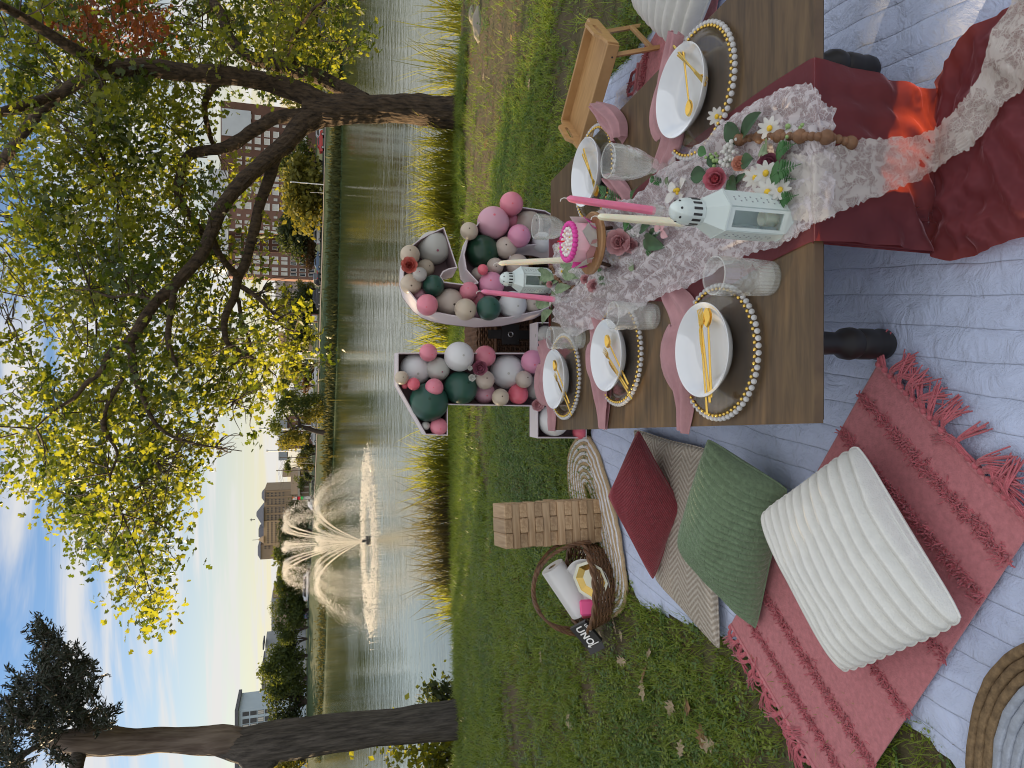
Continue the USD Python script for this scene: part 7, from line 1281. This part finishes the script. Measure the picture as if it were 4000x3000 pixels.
# lace cloth corner lying beside the tray
lc = np.array([[[1.05+.22*i/9+.03*j/9, 2.78-.25*j/9+.02*math.sin(i*2.), .03+.012*math.sin(i*1.3+j)] for j in range(10)] for i in range(10)]); single('lace_cloth', sheet(lc), 'lace', 'white lace cloth corner lying between table and bamboo tray', 'lace', smooth=True)

# ---------------------------------------------------------------- fallen leaves, stones
def oak_leaf(l, rng):
    pts = [(0, 0), (.04, .12), (.20, .20), (.10, .30), (.34, .44), (.12, .52), (.30, .72), (.10, .78), (.08, .92), (0, 1)]; o = np.array(pts+[(-x, y) for x, y in pts[-2:0:-1]])*l
    p = Polygon(o); m = extr(p, .0008); v = np.array(m.vertices); v[:, 2] += .18*np.abs(v[:, 0])*rng.uniform(.4, 1.6)+l*.22*rng.uniform(-.4, 1)*((v[:, 1]/l-.5)**2); return TM(v, m.faces, process=False)
rl = np.random.default_rng(19)
FL = [(2028, 2145, 'pale_leaf', 'pale fallen leaf right behind the block tower'), (2040, 2262, 'dry_leaf', 'brown leaf on open lawn above the basket handle'), (1923, 2000, 'dry_leaf', 'brown leaf left of the block tower near the reeds'), (1900, 1770, 'dry_leaf', 'brown fallen leaf left of the numeral one on the grass'), (1916, 1780, 'pale_leaf', 'pale leaf just beside the brown one left of the numeral one'), (1950, 1862, 'pale_leaf', 'pale leaf lying left of the numeral one'), (2420, 2440, 'pale_leaf', 'large pale leaf beside the lower edge of the basket'), (2445, 2480, 'pale_leaf', 'small pale leaf between basket and beige cushion, upper of a pair'), (2360, 2475, 'pale_leaf', 'pale curled leaf below the card box'), (2445, 2580, 'pale_leaf', 'pale leaf in bare earth below the pale curled one'), (2555, 2550, 'pale_leaf', 'pale leaf left of the beige cushion corner'), (2535, 2630, 'dry_leaf', 'rusty brown leaf in a row of litter below the beige cushion'), (2128, 2560, 'pale_leaf', 'grey pale leaf alone on the open grass'), (2530, 2690, 'pale_leaf', 'small pale leaf in the litter row farther left'), (2236, 2790, 'pale_leaf', 'pale leaf on the grass far left of the basket'), (2640, 2760, 'pale_leaf', 'pale leaf low in the left lawn above the throw\'s fringe'), (2710, 2760, 'dry_leaf', 'brown leaf low in the left lawn beside a pale one'), (2785, 2905, 'pale_leaf', 'large pale oak leaf near the bottom left corner of the grass'), (2762, 2870, 'dry_leaf', 'brown stalked leaf next to the large pale oak leaf'), (2680, 2920, 'pale_leaf', 'pale leaf at the left end of the foreground litter'),
      (1815, 2370, 'dry_leaf', 'rust brown leaf at the left of the lawn edge'), (1822, 2400, 'dry_leaf', 'brown leaf near the lawn edge beside the rust brown one'), (1840, 2495, 'dry_leaf', 'brown leaf on the lawn left of the reed belt'), (1920, 2150, 'dry_leaf', 'brown leaf on the lawn in front of the tall brown reeds'), (2240, 3000-170, 'pale_leaf', 'pale leaf on the lawn at the far left picture edge'), (1890, 300, 'pale_leaf', 'pale leaf on bare earth below the oak trunk'), (1960, 470, 'dry_leaf', 'brown leaf on bare earth between oak and bamboo tray'), (2080, 330, 'pale_leaf', 'pale leaf on the grass beyond the bamboo tray'), (2010, 150, 'dry_leaf', 'brown leaf near the flat stone at the right'), (1905, 560, 'dry_leaf', 'brown leaf on the lawn edge left of the oak trunk')]
for k, (X, Y, mk, lb) in enumerate(FL):
    p = G(X, Y, 0); z = float(ground_z(p[0], p[1])); p = G(X, Y, z); p[2] = float(ground_z(p[0], p[1]))+.022; l = rl.uniform(.06, .10)
    m = tr(oak_leaf(l, rl), (0, -l/2, 0)); m = tr(m, rx=rl.uniform(-.3, .4), ry=rl.uniform(-.4, .4), rz=rl.uniform(0, 6.3))
    single('fallen_leaf', tr(m, p), mk, lb or 'small dry oak leaf fallen in the grass', 'leaf', 'fallen leaves in the grass', smooth=False)
for k, (X, Y, s, lb) in enumerate(((1908, 100, (.16, .07, .05), 'pale flat stone in the bare earth near the right edge'), (1860, 60, (.09, .05, .035), 'small pale stone beyond the flat one near the right edge'))):
    p = G(X, Y, -.2); m = trimesh.creation.icosphere(subdivisions=3); v = np.array(m.vertices)*np.array(s); v *= (1+.35*(meshkit.fbm(np.array(m.vertices)*2.2, 3, k)-.5))[:, None]; p[2] = float(ground_z(p[0], p[1]))+.005; single('stone', tr(TM(v, m.faces, process=False), p), 'stone', lb, 'stone', smooth=True)
